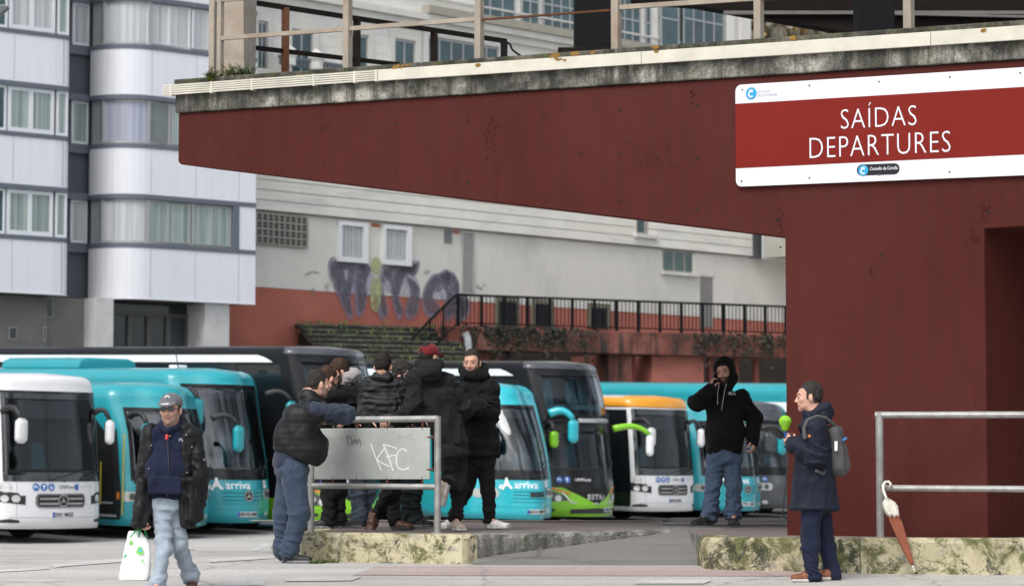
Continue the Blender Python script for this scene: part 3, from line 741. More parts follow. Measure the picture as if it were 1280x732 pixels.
    for x, y, w, h in ((72.5, 382, 9, 22), (29, 415, 7, 13), (69, 416, 1.5, 14)):
        g = B.mb(); a, z = u(x, y); q = w/43/2/.8; hh = h/43/2
        n = -.59 if x < 71 and x != 69 else -.59
        if x == 72.5: a += .12; n = -.74
        g.box(a-q-.03, a+q+.03, n, n+.02, z-hh-.03, z+hh+.03); f = g.build('small_window', M('pale_frame', (.33, .33, .31), .7), e, world=True)
        g = B.mb(); g.box(a-q, a+q, n+.021, n+.026, z-hh, z+hh); g.build('pane', DGLASS, f, world=True)
white_building()
# ------------------------------------------------------------------ long cream building
def f_stone(t, b, m):
    v = coords(t, (1, 1, 1), 'World')
    a = ramp(t, noise(t, .8, 6, v, .6), [(.3, (.66, .645, .59, 1)), (.7, (.78, .765, .71, 1))])
    vs = coords(t, (.6, .6, 3.4), 'World')
    vo = node(t, 'ShaderNodeTexVoronoi'); vo.inputs['Scale'].default_value = 1.0; t.links.new(vs, vo.inputs['Vector'])
    hs = node(t, 'ShaderNodeSeparateColor'); t.links.new(vo.outputs['Color'], hs.inputs[0])
    a = mixc(t, ramp(t, hs.outputs[0], [(.0, (.0, .0, .0)), (1, (.22, .22, .22))]), a, (.60, .54, .42, 1))
    a = mixc(t, ramp(t, hs.outputs[1], [(.8, (.0, .0, .0)), (.82, (.25, .25, .25))]), a, (.44, .45, .50, 1))
    t.links.new(a, b.inputs['Base Color']); b.inputs['Roughness'].default_value = .8
STONE = Mcustom('cream_stone_cladding', f_stone)
REND = M('cream_render', (.64, .62, .57), .9, 0, .05, .6, .1, 12, vsc=(1, 1, .5), dirt=.35, dirtcol=(.27, .265, .24, 1))
REDR = M('red_painted_render', (.40, .125, .09), .85, 0, .14, .5, .1, 12, dirt=.5, dirtcol=(.21, .08, .06, 1))
UPST = M('white_stone', (.68, .67, .63), .8, 0, .07, .8, dirt=.25, dirtcol=(.3, .29, .27, 1))
UPSH = M('white_stone_trim', (.60, .59, .55), .8, 0, .07, 1.2)
def cream_building():
    s = lambda x: 40*(1-2.8e-4*(x-318))
    B = Plane(250, F/s(250), 990, F/s(990)); u = B.uz; e = empty('long_building', B.p(B.L/2, -3, -.1), label='long cream building with stone courses above and a red painted base', cat='building')
    U = lambda x, y=300: u(x, y)[0]
    z_red, z_b = 6.93, 9.33
    uE = u(937, 320)[0]
    mb = B.mb(); mb.box(0, B.L+4, -8, 0, z_red, z_b); mb.build('wall', REND, e, world=True)
    mb = B.mb(); mb.box(0, B.L+4, -8, -.02, -.5, z_red-.002); mb.box(0, U(322), -.02, .03, -.5, 6.3); mb.build('red_base', REDR, e, world=True)
    mb = B.mb(); h = .32; z = z_b+.002; k = 0
    while z < 13.6:
        mb.box(-.5, uE-.02, -8, .16, z+.025, z+h-.002); z += h
    mb.build('stone_course', STONE, e, world=True)
    mb = B.mb(); mb.box(-.5, uE-.04, -8, .135, z_b+.001, 13.6); mb.build('mortar_joint', M('joint_cream', (.20, .19, .17), .9), e, world=True)
    # upper storeys
    mb = B.mb(); mb.box(-.5, U(932, 40), -9, .05, 13.62, 16.25); mb.box(-.5, U(932, 40), -9, .1, 16.4, 22); mb.build('upper_wall', UPST, e, world=True)
    mb = B.mb()
    for z0, z1, n in ((16.2, 16.42, .35), (15.95, 16.19, .2), (13.5, 13.7, .3), (17.0, 17.06, .16)): mb.box(-.5, U(932, 40), -.5, n, z0, z1)
    z = 13.9
    while z < 15.9: mb.box(-.5, U(932, 40), -.1, .058, z, z+.02); z += .32
    mb.build('cornice', UPSH, e, world=True)
    def win(x0, x1, z0, z1, panes=2, rows=1, n=.06, gm=TGLASS, fm=FRAMEA, surround=True):
        a, b = U(x0, 40), U(x1, 40); m = B.mb(); t = .06
        if surround:
            for q in ((a-.22, a, z0, z1+.02), (b, b+.22, z0, z1+.02), (a-.22, b+.22, z1+.021, z1+.26)): m.box(q[0], q[1], 0, n+.1, q[2], q[3])
            sf = m.build('window', UPSH, e, world=True)
        m = B.mb(); m.box(a, b, 0, n+.01, z0, z1); sg = m.build('pane' if surround else 'window', gm, sf if surround else e, world=True)
        m = B.mb(); m.box(a, a+t, 0, n+.04, z0, z1); m.box(b-t, b, 0, n+.04, z0, z1); m.box(a, b, 0, n+.038, z1-t, z1-.001)
        for i in range(1, panes): c = a+(b-a)*i/panes; m.box(c-t/2, c+t/2, 0, n+.036, z0, z1-.002)
        for i in range(1, rows): c = z0+(z1-z0)*i/rows; m.box(a, b, 0, n+.034, c-t/2, c+t/2)
        m.build('frame', fm, sf if surround else sg, world=True)
    def zz(x, y): return u(x, y)[1]
    win(319, 331, 13.7, zz(325, 28)); win(361, 388, 13.7, zz(374, 39)); win(427, 457, 13.7, zz(442, 44)); win(490, 516, 13.7, zz(503, 51))
    win(532, 620, 13.7, zz(532, 46), 6, 2)
    win(593, 640, 16.75, 18.3, 3, 2, surround=False, n=.12); win(675, 720, 16.75, 18.3, 4, 2, surround=False, n=.12); win(648, 670, 16.75, 18.3, 2, 2, surround=False, n=.12)
    win(648, 672, 13.7, 15.1, 2, 2); win(767, 797, 16.75, 18.3, 3, 2, surround=False, n=.12); win(803, 810, 16.75, 18.3, 1, 2, n=.12, surround=False)
    win(680, 700, 13.7, 15.0, 2, 1)
    win(820, 843, 16.7, 20, 1, 3, n=.2, surround=False); win(847, 898, 16.9, 20, 4, 3, n=.25, surround=False)
    # bay soffit of the cream box
    m = B.mb(); m.box(U(525, 40), U(812, 40), -.1, .45, 16.43, 16.7); m.build('bay_sill', M('bay_beige', (.33, .31, .26), .8), e, world=True)
    m = B.mb(); m.box(U(902, 40), U(910, 40), .1, .3, 13.6, 21); m.box(U(918, 40), U(931, 40), .1, .3, 13.6, 21); m.build('pilaster', UPST, e, world=True)
    # balcony of the upper storey, seen past the pillar
    m = B.mb()
    a, b = U(328, 80), U(412, 80); zb = zz(370, 90); zt_ = zz(330, 76)
    for k in range(20): c = a+(b-a)*(k+.5)/20; m.box(c-.035, c+.035, .75, .81, zb, zt_)
    m.box(a, b, .73, .83, zt_, zt_+.09); bl = m.build('balustrade', M('balcony_iron', (.10, .12, .15), .5), e, world=True)
    m = B.mb(); m.tube([B.T((U(373, 75), .78, zb)), B.T((U(373, 75), .78, zt_+.1))], .2, 12)
    for x in (339, 373):
        mb2 = MB()
        c = B.T((U(x, 75), .85, 0)); r0 = zt_+.02
        mb2.tube([(c.x, c.y, zb), (c.x, c.y, r0), (c.x, c.y, r0+.12), (c.x, c.y, r0+.3), (c.x, c.y, r0+.42)], [.22, .22, .28, .2, .03], 14)
        mb2.build('stone_urn', UPST, bl, world=True)
    # details of the lower wall
    def flat(name, x0, y0, x1, y1, m, n0=-.01, n1=.03, par=None):
        a, za = u(x0, y0); b, zb_ = u(x1, y1); q = B.mb(); q.box(a, b, n0, n1, zb_, za); return q.build(name, m, par or e, world=True)
    # breeze-block grille
    a, za = u(318, 266); b, zb_ = u(381, 309); q = B.mb(); bk = flat('block_grille', 317, 266, 381.5, 309, M('grille_dark', (.045, .042, .04), .9), .001, .01)
    q = B.mb(); GC = M('grille_concrete', (.26, .25, .225), .9, 0, .15, 8); nx, nz = 9, 4
    for i in range(nx+1): c = a+(b-a)*i/nx; q.box(c-.04, c+.04, .01, .12, zb_, za)
    for j in range(nz*2+1): c = zb_+(za-zb_)*j/(nz*2); hh = .035 if j % 2 == 0 else .012; q.box(a, b, .01, .115, c-hh, c+hh)
    q.build('blocks', GC, bk, world=True)
    for x0, x1, y0, y1 in ((421, 457.5, 276, 329.5), (476, 512, 280.5, 333)):
        a, za = u(x0, y0); b, zb_ = u(x1, y1); t = .13
        q = B.mb()
        for w in ((a, a+t, zb_, za), (b-t*1.6, b, zb_, za), (a+t, b-t*1.6, zb_, zb_+t*1.2), (a+t, b-t*1.6, za-t, za)): q.box(w[0], w[1], -.05, .12, w[2], w[3])
        f = q.build('boxed_window', M('bright_white_frame', (.74, .75, .76), .5, 0, .03), e, world=True)
        q = B.mb(); q.box(a+t, b-t*1.6, -.01, .02, zb_+t*1.2, za-t); q.build('pane', CURTW, f, world=True)
        q = B.mb()
        for i in range(7): c = a+t+.08+(b-a-t*2.6-.1)*i/6; q.box(c-.015, c+.015, .03, .05, zb_+t*1.3, za-t*1.1)
        q.build('bars', M('pale_bars', (.5, .52, .55), .5), f, world=True)
    flat('brick_patch', 464, 278.5, 475, 284.5, M('exposed_brick', (.38, .14, .07), .9), .001, .006); flat('brick_patch', 566, 287.5, 574, 292.5, M('exposed_brick', (.38, .14, .07), .9), .001, .006)
    v = flat('vent', 555, 287, 564.5, 304, M('vent_grey', (.17, .18, .18), .7), .001, .03)
    a, za = u(576, 289); b, zb_ = u(592, 367); q = B.mb(); q.box(a, a+.06, .001, .06, zb_, za); q.box(b-.06, b, .001, .06, zb_, za); q.box(a+.06, b-.06, .001, .06, za-.06, za)
    z = zb_
    while z < za-.1: q.hexa([(a+.06, .01, z), (b-.06, .01, z), (b-.06, .05, z-.01), (a+.06, .05, z-.01)], [(a+.06, .01, z+.045), (b-.06, .01, z+.045), (b-.06, .05, z+.01), (a+.06, .05, z+.01)]); z += .07
    lv = q.build('tall_louvre', M('louvre_grey', (.42, .42, .41), .6), e, world=True); flat('louvre_backing', 577.5, 291, 590.5, 367, M('louvre_back', (.1, .1, .1), .8), .002, .008, lv)
    # windows
    def sw(x0, y0, x1, y1, n=1, gm=TGLASS, name='window'):
        f = flat(name, x0, y0, x1, y1, M('window_reveal', (.3, .29, .27), .8), .001, .03)
        a, za = u(x0, y0); b, zb_ = u(x1, y1)
        for i in range(n):
            q = B.mb(); c0 = a+(b-a)*i/n+.05; c1 = a+(b-a)*(i+1)/n-.05; q.box(c0, c1, .031, .04, zb_+.06, za-.05); q.build('pane', gm, f, world=True)
        q = B.mb(); q.box(a-.1, b+.1, .002, .14, zb_-.12, zb_-.002); q.build('sill', UPSH, f, world=True)
        return f
    sw(828, 312, 868, 342, 3, M('green_glass', (.05, .10, .09), .15, 0, .3, 1, spec=.8))
    q = B.mb(); a, za = u(791, 274); b, zb_ = u(812, 294); q.box(a, a+.62, .161, .18, zb_, za+.5); f = q.build('window', M('window_reveal', (.3, .29, .27), .8), e, world=True)
    q = B.mb(); q.box(a+.04, a+.4, .181, .188, zb_+.05, za+.45); q.build('pane', TGLASS, f, world=True); q = B.mb(); q.box(a-.15, b+.2, .165, .3, zb_-.14, zb_-.01); q.build('sill', UPSH, f, world=True)
    # niche
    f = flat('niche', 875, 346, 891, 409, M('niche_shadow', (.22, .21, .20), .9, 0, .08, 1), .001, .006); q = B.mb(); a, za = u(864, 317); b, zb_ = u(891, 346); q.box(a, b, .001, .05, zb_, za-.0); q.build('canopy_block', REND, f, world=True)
    # framed basement openings
    for x0, x1, y0, y1 in ((619, 648, 370, 408), (664, 691, 373, 409), (734, 761, 378, 411)):
        f = flat('basement_window', x0, y0, x1, y1, M('mossy_surround', (.15, .14, .10), .9, 0, .2, 4), -.01, .06)
        flat('pane', x0+3.5, y0+6, x1-3.5, y1-1, M('opening_black', (.012, .014, .018), .5), .061, .066, f)
        q = B.mb(); a, za = u(x0+3.5, y0+6); b, zb_ = u(x1-3.5, y1-1)
        for i in range(7): c = a+(b-a)*(i+.5)/7; q.box(c-.015, c+.015, .07, .085, zb_, za)
        q.build('bars', BLACKST, f, world=True)
    # drips and soot below the stone band
    q = B.mb(); q.tube([B.T((U(680, 300), .02, zz(680, 301))), B.T((U(683, 300), .03, zz(683, 305))), B.T((U(694, 300), .03, zz(694, 305)))], .03, 6); q.build('conduit', REND, e, world=True)
    # dark downpipe and cream projecting block at the right end
    m = MB(); E0 = B.T((uE+.02, .16, 0)); q = B.mb(); q.box(uE-.015, uE+.5, -1, .2, 9.3, 13.5); q.build('corner_pipe', M('dark_pipe', (.09, .09, .10), .6), e, world=True)
    b2 = empty('annex_block', B.p(B.L, 1.5, 7), label='cream projecting block with a dark strip window at the far right of the long building', cat='building')
    q = B.mb(); a = U(941, 300); q.box(a, a+9, .5, 3, zz(941, 333)+.3, zz(941, 333)+1.6); q.box(a+.3, a+9, .2, 2.8, zz(941, 333)+1.601, zz(941, 333)+2.2, 1); q.box(a, a+9, .5, 3, zz(941, 333)+2.201, zz(941, 333)+4.5, 0)
    q.build('body', [M('block_cream', (.36, .35, .31), .9, 0, .08, 2), M('strip_dark', (.03, .035, .04), .4)], b2, world=True)
    return B
CB = cream_building()
# graffiti painted on the cream building (paint film on the wall)
def spray(name, c, op):
    def fn(t, b, m):
        v = coords(t, (1, 1, 1), 'World'); b.inputs['Base Color'].default_value = (*c, 1); b.inputs['Roughness'].default_value = .9
        a = ramp(t, noise(t, 3.5, 7, v, .75), [(.36, (op*.35,)*3), (.58, (op*1.15,)*3)]); t.links.new(a, b.inputs['Alpha'])
    return Mcustom(name, fn)
def graffiti():
    B = CB; u = B.uz
    GD = spray('spray_grey', (.12, .115, .14), .55); GL = spray('spray_lilac', (.27, .255, .34), .6); GY = spray('spray_lime', (.42, .47, .24), .8); GB = M('spray_black', (.05, .05, .055), .85)
    e = empty('wall_graffiti', B.p(u(500, 350)[0], .02, 7), label='large grey lilac and lime graffiti lettering across the cream and red wall', cat='graffiti')
    T4 = lambda cx, cy: (cx/3.18+280, cy/3.18+210)
    def pt(n): 
        def f(x, y):
            a, z = u(*T4(x, y)); return B.T((a, n, z))
        return f
    def blob(mb, pts, n, smooth=2):
        P = [Vector(p) for p in pts]
        for _ in range(smooth):
            Q = []
            for i in range(len(P)): a, b = P[i], P[(i+1) % len(P)]; Q += [a*.75+b*.25, a*.25+b*.75]
            P = Q
        f = pt(n); mb.add([f(p.x, p.y) for p in P], [tuple(range(len(P)))])
        return P
    letters = [[(430, 360), (470, 380), (480, 430), (490, 500), (515, 580), (490, 585), (465, 520), (440, 470), (418, 420)],
               [(475, 500), (490, 440), (500, 390), (520, 385), (515, 440), (500, 510), (505, 560), (490, 560)],
               [(530, 370), (575, 385), (585, 410), (560, 450), (570, 500), (555, 570), (530, 575), (525, 510), (520, 450)],
               [(640, 390), (720, 385), (770, 375), (765, 410), (740, 420), (715, 430), (700, 480), (690, 520), (715, 570), (690, 590), (670, 520), (665, 450), (640, 440), (630, 480), (650, 560), (650, 590), (625, 580), (615, 520), (625, 430)],
               [(720, 430), (760, 450), (780, 490), (770, 570), (745, 595), (720, 570), (735, 520), (745, 480)],
               [(800, 470), (840, 420), (860, 440), (835, 480), (825, 520), (860, 540), (850, 575), (815, 585), (790, 540)],
               [(850, 430), (890, 405), (930, 440), (935, 500), (920, 560), (890, 600), (870, 560), (890, 500), (870, 470), (850, 500), (835, 470)],
               [(930, 510), (975, 520), (970, 580), (940, 600), (925, 560)]]
    ml, md, mo = MB(), MB(), MB(); mp = MB()
    for L in ([(440, 400), (470, 380), (560, 395), (600, 430), (620, 470), (590, 510), (520, 505), (460, 470)], [(625, 440), (655, 395), (740, 400), (785, 470), (775, 515), (690, 505), (640, 500)], [(785, 500), (815, 440), (880, 405), (935, 440), (930, 500), (870, 525), (800, 530)]): blob(mp, L, .008)
    mp.build('pale_lilac_fill', spray('spray_pale_lilac', (.42, .40, .52), .55), e, world=True)
    letters_extra = [[(425, 375), (470, 368), (560, 385), (570, 405), (500, 400), (440, 405)], [(690, 385), (730, 395), (770, 370), (775, 395), (755, 430), (735, 415), (700, 420)], [(850, 430), (880, 400), (905, 425), (900, 455), (870, 445)], [(925, 500), (975, 510), (975, 580), (935, 610), (915, 570)]]
    rr = random.Random(2)
    for L in letters+letters_extra:
        c = sum((Vector(p) for p in L), Vector((0, 0)))/len(L)
        blob(ml, [c+(Vector(p)-c)*1.16+Vector((-4, 2)) for p in L], .012)
        P = blob(md, L, .017)
        stroke(mo, [tuple(p) for p in P]+[tuple(P[0])], 3.2, pt(.024))
        for k in range(3):
            a, b = rr.choice(P), rr.choice(P); stroke(mo, [tuple(a), tuple(a.lerp(b, .5)), tuple(b)], 2.5, pt(.026))
    ml.build('lilac_shadow', GL, e, world=True); md.build('grey_fill', GD, e, world=True); mo.build('outline', GL, e, world=True)
    my = MB(); blob(my, [(600, 348), (622, 365), (622, 415), (605, 428), (582, 415), (582, 370)], .030); blob(my, [(580, 435), (622, 432), (622, 520), (612, 568), (592, 572), (578, 540)], .030); my.build('lime_letter', GY, e, world=True)
    mt = MB()
    for x0, y0, x1, y1, s_ in ((315, 400, 385, 440, 3), (345, 470, 365, 515, 4), (395, 450, 420, 490, 5), (790, 390, 830, 430, 6), (1000, 455, 1060, 500, 7)):
        r2 = random.Random(s_); pts = [(r2.uniform(x0, x1), r2.uniform(y0, y1)) for _ in range(9)]
        P = [Vector(p) for p in pts]
        for _ in range(2):
            Q = []
            for i in range(len(P)-1): Q += [P[i]*.75+P[i+1]*.25, P[i]*.25+P[i+1]*.75]
            P = Q
        stroke(mt, [tuple(p) for p in P], 2.2, pt(.012))
    mt.build('small_tags', M('faint_spray', (.24, .235, .23), .9), e, world=True)
graffiti()
# ------------------------------------------------------------------ terrace wall, railing, steps
def terrace():
    s = lambda x: 39-(x-570)*2.5/410
    B = Plane(560, F/s(560), 1000, F/s(1000)); u = B.uz
    e = empty('retaining_wall', B.p(B.L/2, 0, 0), label='stained red and dark concrete retaining wall below the black railing', cat='wall')
    zt = u(600, 409)[1]
    def f_st(t, b, m):
        v = coords(t, (1, 1, 1), 'World')
        a = ramp(t, noise(t, .7, 8, v, .65), [(.35, (.05, .03, .025, 1)), (.5, (.17, .05, .035, 1)), (.7, (.26, .12, .09, 1))])
        vs = coords(t, (2.5, 2.5, .35), 'World')
        a = mixc(t, ramp(t, noise(t, 1.2, 7, vs, .7), [(.45, (0, 0, 0)), (.6, (.95, .95, .95))]), a, (.022, .018, .015, 1))
        a = mixc(t, ramp(t, noise(t, 1.6, 7, v, .7), [(.58, (0, 0, 0)), (.68, (.7, .7, .7))]), a, (.045, .05, .02, 1))
        t.links.new(a, b.inputs['Base Color']); b.inputs['Roughness'].default_value = .9; bump(t, b, noise(t, 5, 8, v), .6, .08)
    ST = Mcustom('stained_red_concrete', f_st)
    U = lambda x: u(x, 420)[0]
    mb = B.mb(); mb.box(-.2, B.L+6, -.6, .25, zt-.75, zt); mb.build('edge_beam', ST, e, world=True, bevel=.03)
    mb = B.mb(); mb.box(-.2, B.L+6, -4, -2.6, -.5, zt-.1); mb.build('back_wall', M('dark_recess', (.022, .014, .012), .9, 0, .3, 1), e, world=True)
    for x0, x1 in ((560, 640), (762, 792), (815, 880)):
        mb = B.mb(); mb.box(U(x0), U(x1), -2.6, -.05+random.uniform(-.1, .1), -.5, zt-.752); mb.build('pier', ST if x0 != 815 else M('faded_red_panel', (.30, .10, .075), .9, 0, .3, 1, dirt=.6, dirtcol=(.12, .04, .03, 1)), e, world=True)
    mb = B.mb()
    for x in (778, 800, 898, 930, 955): a = U(x); mb.box(a-.09, a+.09, -.6, -.45, -.5, zt-.752)
    mb.build('post', M('faded_red_post', (.20, .06, .045), .9), e, world=True)
    # hanging ivy along the edge
    r = random.Random(12); V = []; Fc = []; I = []
    for k in range(1700):
        x = r.choice([r.uniform(570, 740), r.uniform(600, 700), r.uniform(860, 985)]); a = U(x); z = zt+.05-abs(r.gauss(0, .30+.25*math.sin(x*.11)**2)); w = r.uniform(.03, .075)
        p = B.T((a, .26+r.uniform(0, .18), z)); q = Vector((r.uniform(-1, 1), r.uniform(-.5, .5), r.uniform(-1, 1))).normalized()*w; q2 = q.cross(Vector((r.uniform(-1, 1), 1, r.uniform(-1, 1)))).normalized()*w*.7
        o = len(V); V += [tuple(p-q), tuple(p+q2), tuple(p+q), tuple(p-q2)]; Fc.append((o, o+1, o+2, o+3)); I.append(r.choice([0, 1, 1, 2]))
    o = mk('ivy', V, Fc, [leafmat('ivy_brown', (.035, .022, .015)), leafmat('ivy_deep', (.015, .02, .01)), leafmat('ivy_dull', (.03, .03, .018))], midx=I, world=True); tag(o, 'dark ivy hanging over the edge of the retaining wall', 'plant', kind='stuff')
    # railing
    e = empty('terrace_railing', B.p(B.L/2, .1, zt), label='long black metal railing with thin bars along the terrace edge', cat='railing')
    h = u(571, 367)[1]-u(571, 408)[1]; a0, a1 = U(571), B.L+3
    mb = B.mb(); mb.box(a0, a1, .08, .14, zt+h-.07, zt+h); mb.box(a0, a1, .09, .13, zt+.1, zt+.14); mb.build('rail', BLACKST, e, world=True)
    n = 17
    for i in range(n):
        c = a0+(U(980)-a0)*i/(n-2.0); mb = B.mb(); mb.box(c-.04, c+.04, .07, .15, zt, zt+h); mb.build('post', BLACKST, e, world=True)
    mb = B.mb(); c = a0
    while c < a1: mb.box(c-.01, c+.01, .10, .12, zt+.14, zt+h-.07); c += .145
    mb.build('bars', BLACKST, e, world=True)
    # white drain pipe
    mb = MB(); mb.tube([B.T((U(574), .4, u(574, 416)[1])), B.T((U(577), .42, u(577, 424)[1])), B.T((U(579), .42, u(579, 445)[1]))], .12, 8); tag(mb.build('drain_pipe', M('pale_pipe', (.4, .42, .44), .5), world=True), 'pale drain pipe at the left end of the retaining wall', 'pipe')
    # steps with mossy treads, left of the retaining wall
    e = empty('terrace_steps', W(440, 440, 84), label='long mossy green concrete steps below the graffiti', cat='steps')
    TR = Mcustom('mossy_treads', g_concrete((.16, .155, .13, 1), (.05, .05, .042, 1), (.065, .07, .035, 1), mossamt=.45)); RI = M('riser_dark', (.035, .037, .03), .9, 0, .3, 2)
    a0, a1 = W(364, 440, 84.5), W(568, 440, 84.5)
    mb = MB(); z = 5.85; Y = 86.0
    ang = Vector((a1.x-a0.x, 2.4, 0)).normalized(); nn = Vector((ang.y, -ang.x, 0))
    for k in range(12):
        p = Vector((a0.x, Y, 0))-nn*0+nn*(k*.38); L = (a1-a0).length
        b = [p, p+ang*L, p+ang*L+nn*.36, p+nn*.36]
        zt2 = z-k*.17-.04
        mb.hexa([(v.x, v.y, zt2-.16) for v in b], [(v.x, v.y, zt2-.07) for v in b], 1)
        b = [p-nn*.1, p+ang*L-nn*.1, p+ang*L+nn*.40, p+nn*.40]
        mb.hexa([(v.x, v.y, zt2-.068) for v in b], [(v.x, v.y, zt2) for v in b], 0)
    mb.build('treads', [TR, RI], e, world=True)
    mb = MB(); p = Vector((a0.x, Y+.5, 0)); b = [p, p+ang*L, p+ang*L+nn*6, p+nn*6]; 
    mb.hexa([(v.x, v.y, -.5) for v in b], [(b[0].x, b[0].y, 5.6), (b[1].x, b[1].y, 5.6), (b[2].x, b[2].y, 3.2), (b[3].x, b[3].y, 3.2)]); mb.build('base', RI, e, world=True)
    r = random.Random(4); V = []; Fc = []; I = []
    for k in range(500):
        t = r.random(); j = r.choice([0, 0, 1, 2, 3, 5, 7]); p = Vector((a0.x, Y, 0))+ang*L*t+nn*(j*.38+.2); p.z = 5.81-j*.17+(.05 if r.random() < .8 else .15)*r.random()
        if noise_at(t*9, j) < .45: continue
        w = r.uniform(.03, .09); o = len(V); q = Vector((r.uniform(-1, 1)*.4, r.uniform(-.3, .3), 1)).normalized()*w*1.6; s_ = Vector((w*.3, 0, 0))
        V += [tuple(p-s_), tuple(p+s_), tuple(p+q)]; Fc.append((o, o+1, o+2)); I.append(r.randrange(3))
    o = mk('moss_and_grass', V, Fc, LF, midx=I, world=True); tag(o, 'short green grass growing along the mossy steps', 'grass', kind='stuff')
    # stair handrail going down to the left
    e = empty('stair_railing', W(535, 410, 84), label='black stair handrail sloping down beside the mossy steps', cat='railing')
    A = lambda x, y, Y=86.4: W(x, y, Y)
    mb = MB(); mb.tube([A(571, 367), A(535, 402), A(492, 448)], .045, 6); mb.tube([A(571, 405), A(535, 440), A(527, 448)], .03, 6); mb.build('handrail', BLACKST, e, world=True)
    mb = MB()
    for i in range(14): t = i/13; p = A(571-44*t, 367+43*t); q = A(571-44*t, 405+43*t); mb.tube([p, q], .014 if i % 5 else .04, 5)
    mb.build('balusters', BLACKST, e, world=True)
def noise_at(x, j): return .5+.5*math.sin(x*1.7+j*2.1)*math.cos(x*.9-j)
terrace()
# wooded bank behind, at the top right
def bank():
    r = random.Random(9); V = []; Fc = []; I = []
    P = lambda x, y: W(x, y, 120)
    for k in range(5200):
        x = r.uniform(925, 1075); y = r.uniform(-20, 75); p = P(x, y)+Vector((0, r.uniform(-2, 2), 0)); w = r.uniform(.12, .35)
        q = Vector((r.uniform(-1, 1), r.uniform(-1, 1), r.uniform(-1, 1))).normalized()*w; q2 = q.cross(Vector((r.random(), 1, r.random()))).normalized()*w
        o = len(V); V += [tuple(p-q), tuple(p+q2), tuple(p+q), tuple(p-q2)]; Fc.append((o, o+1, o+2, o+3)); I.append(0 if y < 30+8*math.sin(x*.2) else r.choice([0, 1, 2, 2]))
    o = mk('wooded_bank', V, Fc, [leafmat('autumn_brown', (.22, .14, .03)), leafmat('autumn_olive', (.16, .14, .07)), leafmat('autumn_grey', (.22, .2, .16))], midx=I, world=True); tag(o, 'autumn brown wooded bank seen beneath the dark deck roof', 'bushes', kind='stuff')
    a, b = P(915, 80), P(1090, -30); mb = MB(); mb.box(a.x, b.x, 122.5, 124, a.z-3, b.z+1); tag(mb.build('hillside', M('hill_earth', (.16, .12, .06), .95, 0, .4, .6), world=True), kind='structure')
bank()
# ------------------------------------------------------------------ buses
TEAL = M('teal_bus_paint', (.014, .30, .355), .3, 0, .06, 1, coat=.35, kind='Object', dirt=.18, dirtcol=(.12, .2, .2, 1)); TEALL = M('light_teal_bus_paint', (.02, .42, .50), .28, 0, .04, 1, coat=.5, kind='Object')
BUSW = M('white_bus_paint', (.70, .71, .73), .3, 0, .03, 1, coat=.3, kind='Object', dirt=.2, dirtcol=(.3, .29, .27, 1)); BUSK = M('black_bus_paint', (.008, .009, .011), .3, 0, .1, 1, spec=.25, coat=0, kind='Object')
LIME = M('lime_bus_paint', (.20, .52, .012), .3, 0, .05, 1, coat=.5, kind='Object'); ORNG = M('orange_bus_paint', (.72, .31, .02), .3, 0, .04, 1, coat=.4, kind='Object')
GREYB = M('grey_bus_paint', (.07, .075, .085), .25, .2, .05, 1, coat=.3, kind='Object')
PLAS = M('black_plastic', (.018, .018, .02), .55, 0, .15, 20, kind='Object'); RUBB = M('tyre_rubber', (.015, .015, .016), .85, 0, .2, 20, kind='Object')
CHROM = M('chrome', (.62, .63, .65), .15, .9, .03, 5, kind='Object'); LENS = M('headlight_lens', (.55, .57, .56), .12, .3, .1, 30, spec=.9, kind='Object'); INDL = M('orange_indicator', (.7, .22, .02), .3, 0, .05, kind='Object')
LINER = M('bus_interior_grey', (.085, .09, .095), .8, 0, .2, 3, kind='Object'); SEATM = M('bus_seat_fabric', (.05, .13, .18), .9, 0, .3, 10, kind='Object')
REDL = M('red_tail_light', (.55, .02, .015), .3, 0, .1, 8, kind='Object')
PLATEW = M('number_plate_white', (.62, .63, .64), .4, 0, .03, kind='Object'); PLATEB = M('plate_blue', (.02, .07, .4), .4, 0, .03, kind='Object'); INK = M('dark_ink', (.02, .02, .022), .5, 0, .05, kind='Object'); WINK = M('white_lettering', (.8, .82, .84), .4, 0, .03, kind='Object'); BINK = M('blue_icon', (.02, .12, .42), .4, 0, .03, kind='Object'); GINK = M('grey_lettering', (.42, .44, .46), .5, 0, .03, kind='Object')
SIDEG = M('tinted_bus_glass', (.008, .011, .013), .06, 0, .1, 2, spec=.8, kind='Object')
def f_ws(t, b, m, ior=1.5):
    out = t.nodes['Material Output']; t.nodes.remove(b)
    gl = node(t, 'ShaderNodeBsdfGlossy'); gl.inputs['Roughness'].default_value = .03; gl.inputs['Color'].default_value = (.9, .95, 1, 1)
    tr = node(t, 'ShaderNodeBsdfTransparent'); tr.inputs['Color'].default_value = (.74, .82, .82, 1)
    fr = node(t, 'ShaderNodeFresnel'); fr.inputs['IOR'].default_value = ior
    mr = node(t, 'ShaderNodeMapRange'); mr.inputs['To Min'].default_value = .0; mr.inputs['To Max'].default_value = 1.0; t.links.new(fr.outputs[0], mr.inputs['Value'])
    ms = node(t, 'ShaderNodeMixShader'); t.links.new(mr.outputs[0], ms.inputs[0]); t.links.new(tr.outputs[0], ms.inputs[1]); t.links.new(gl.outputs[0], ms.inputs[2])
    t.links.new(ms.outputs[0], out.inputs['Surface'])
WSG = Mcustom('windscreen_glass', lambda t, b, m: f_ws(t, b, m, 1.42)); WSC = Mcustom('coach_windscreen_glass', lambda t, b, m: f_ws(t, b, m, 1.75))
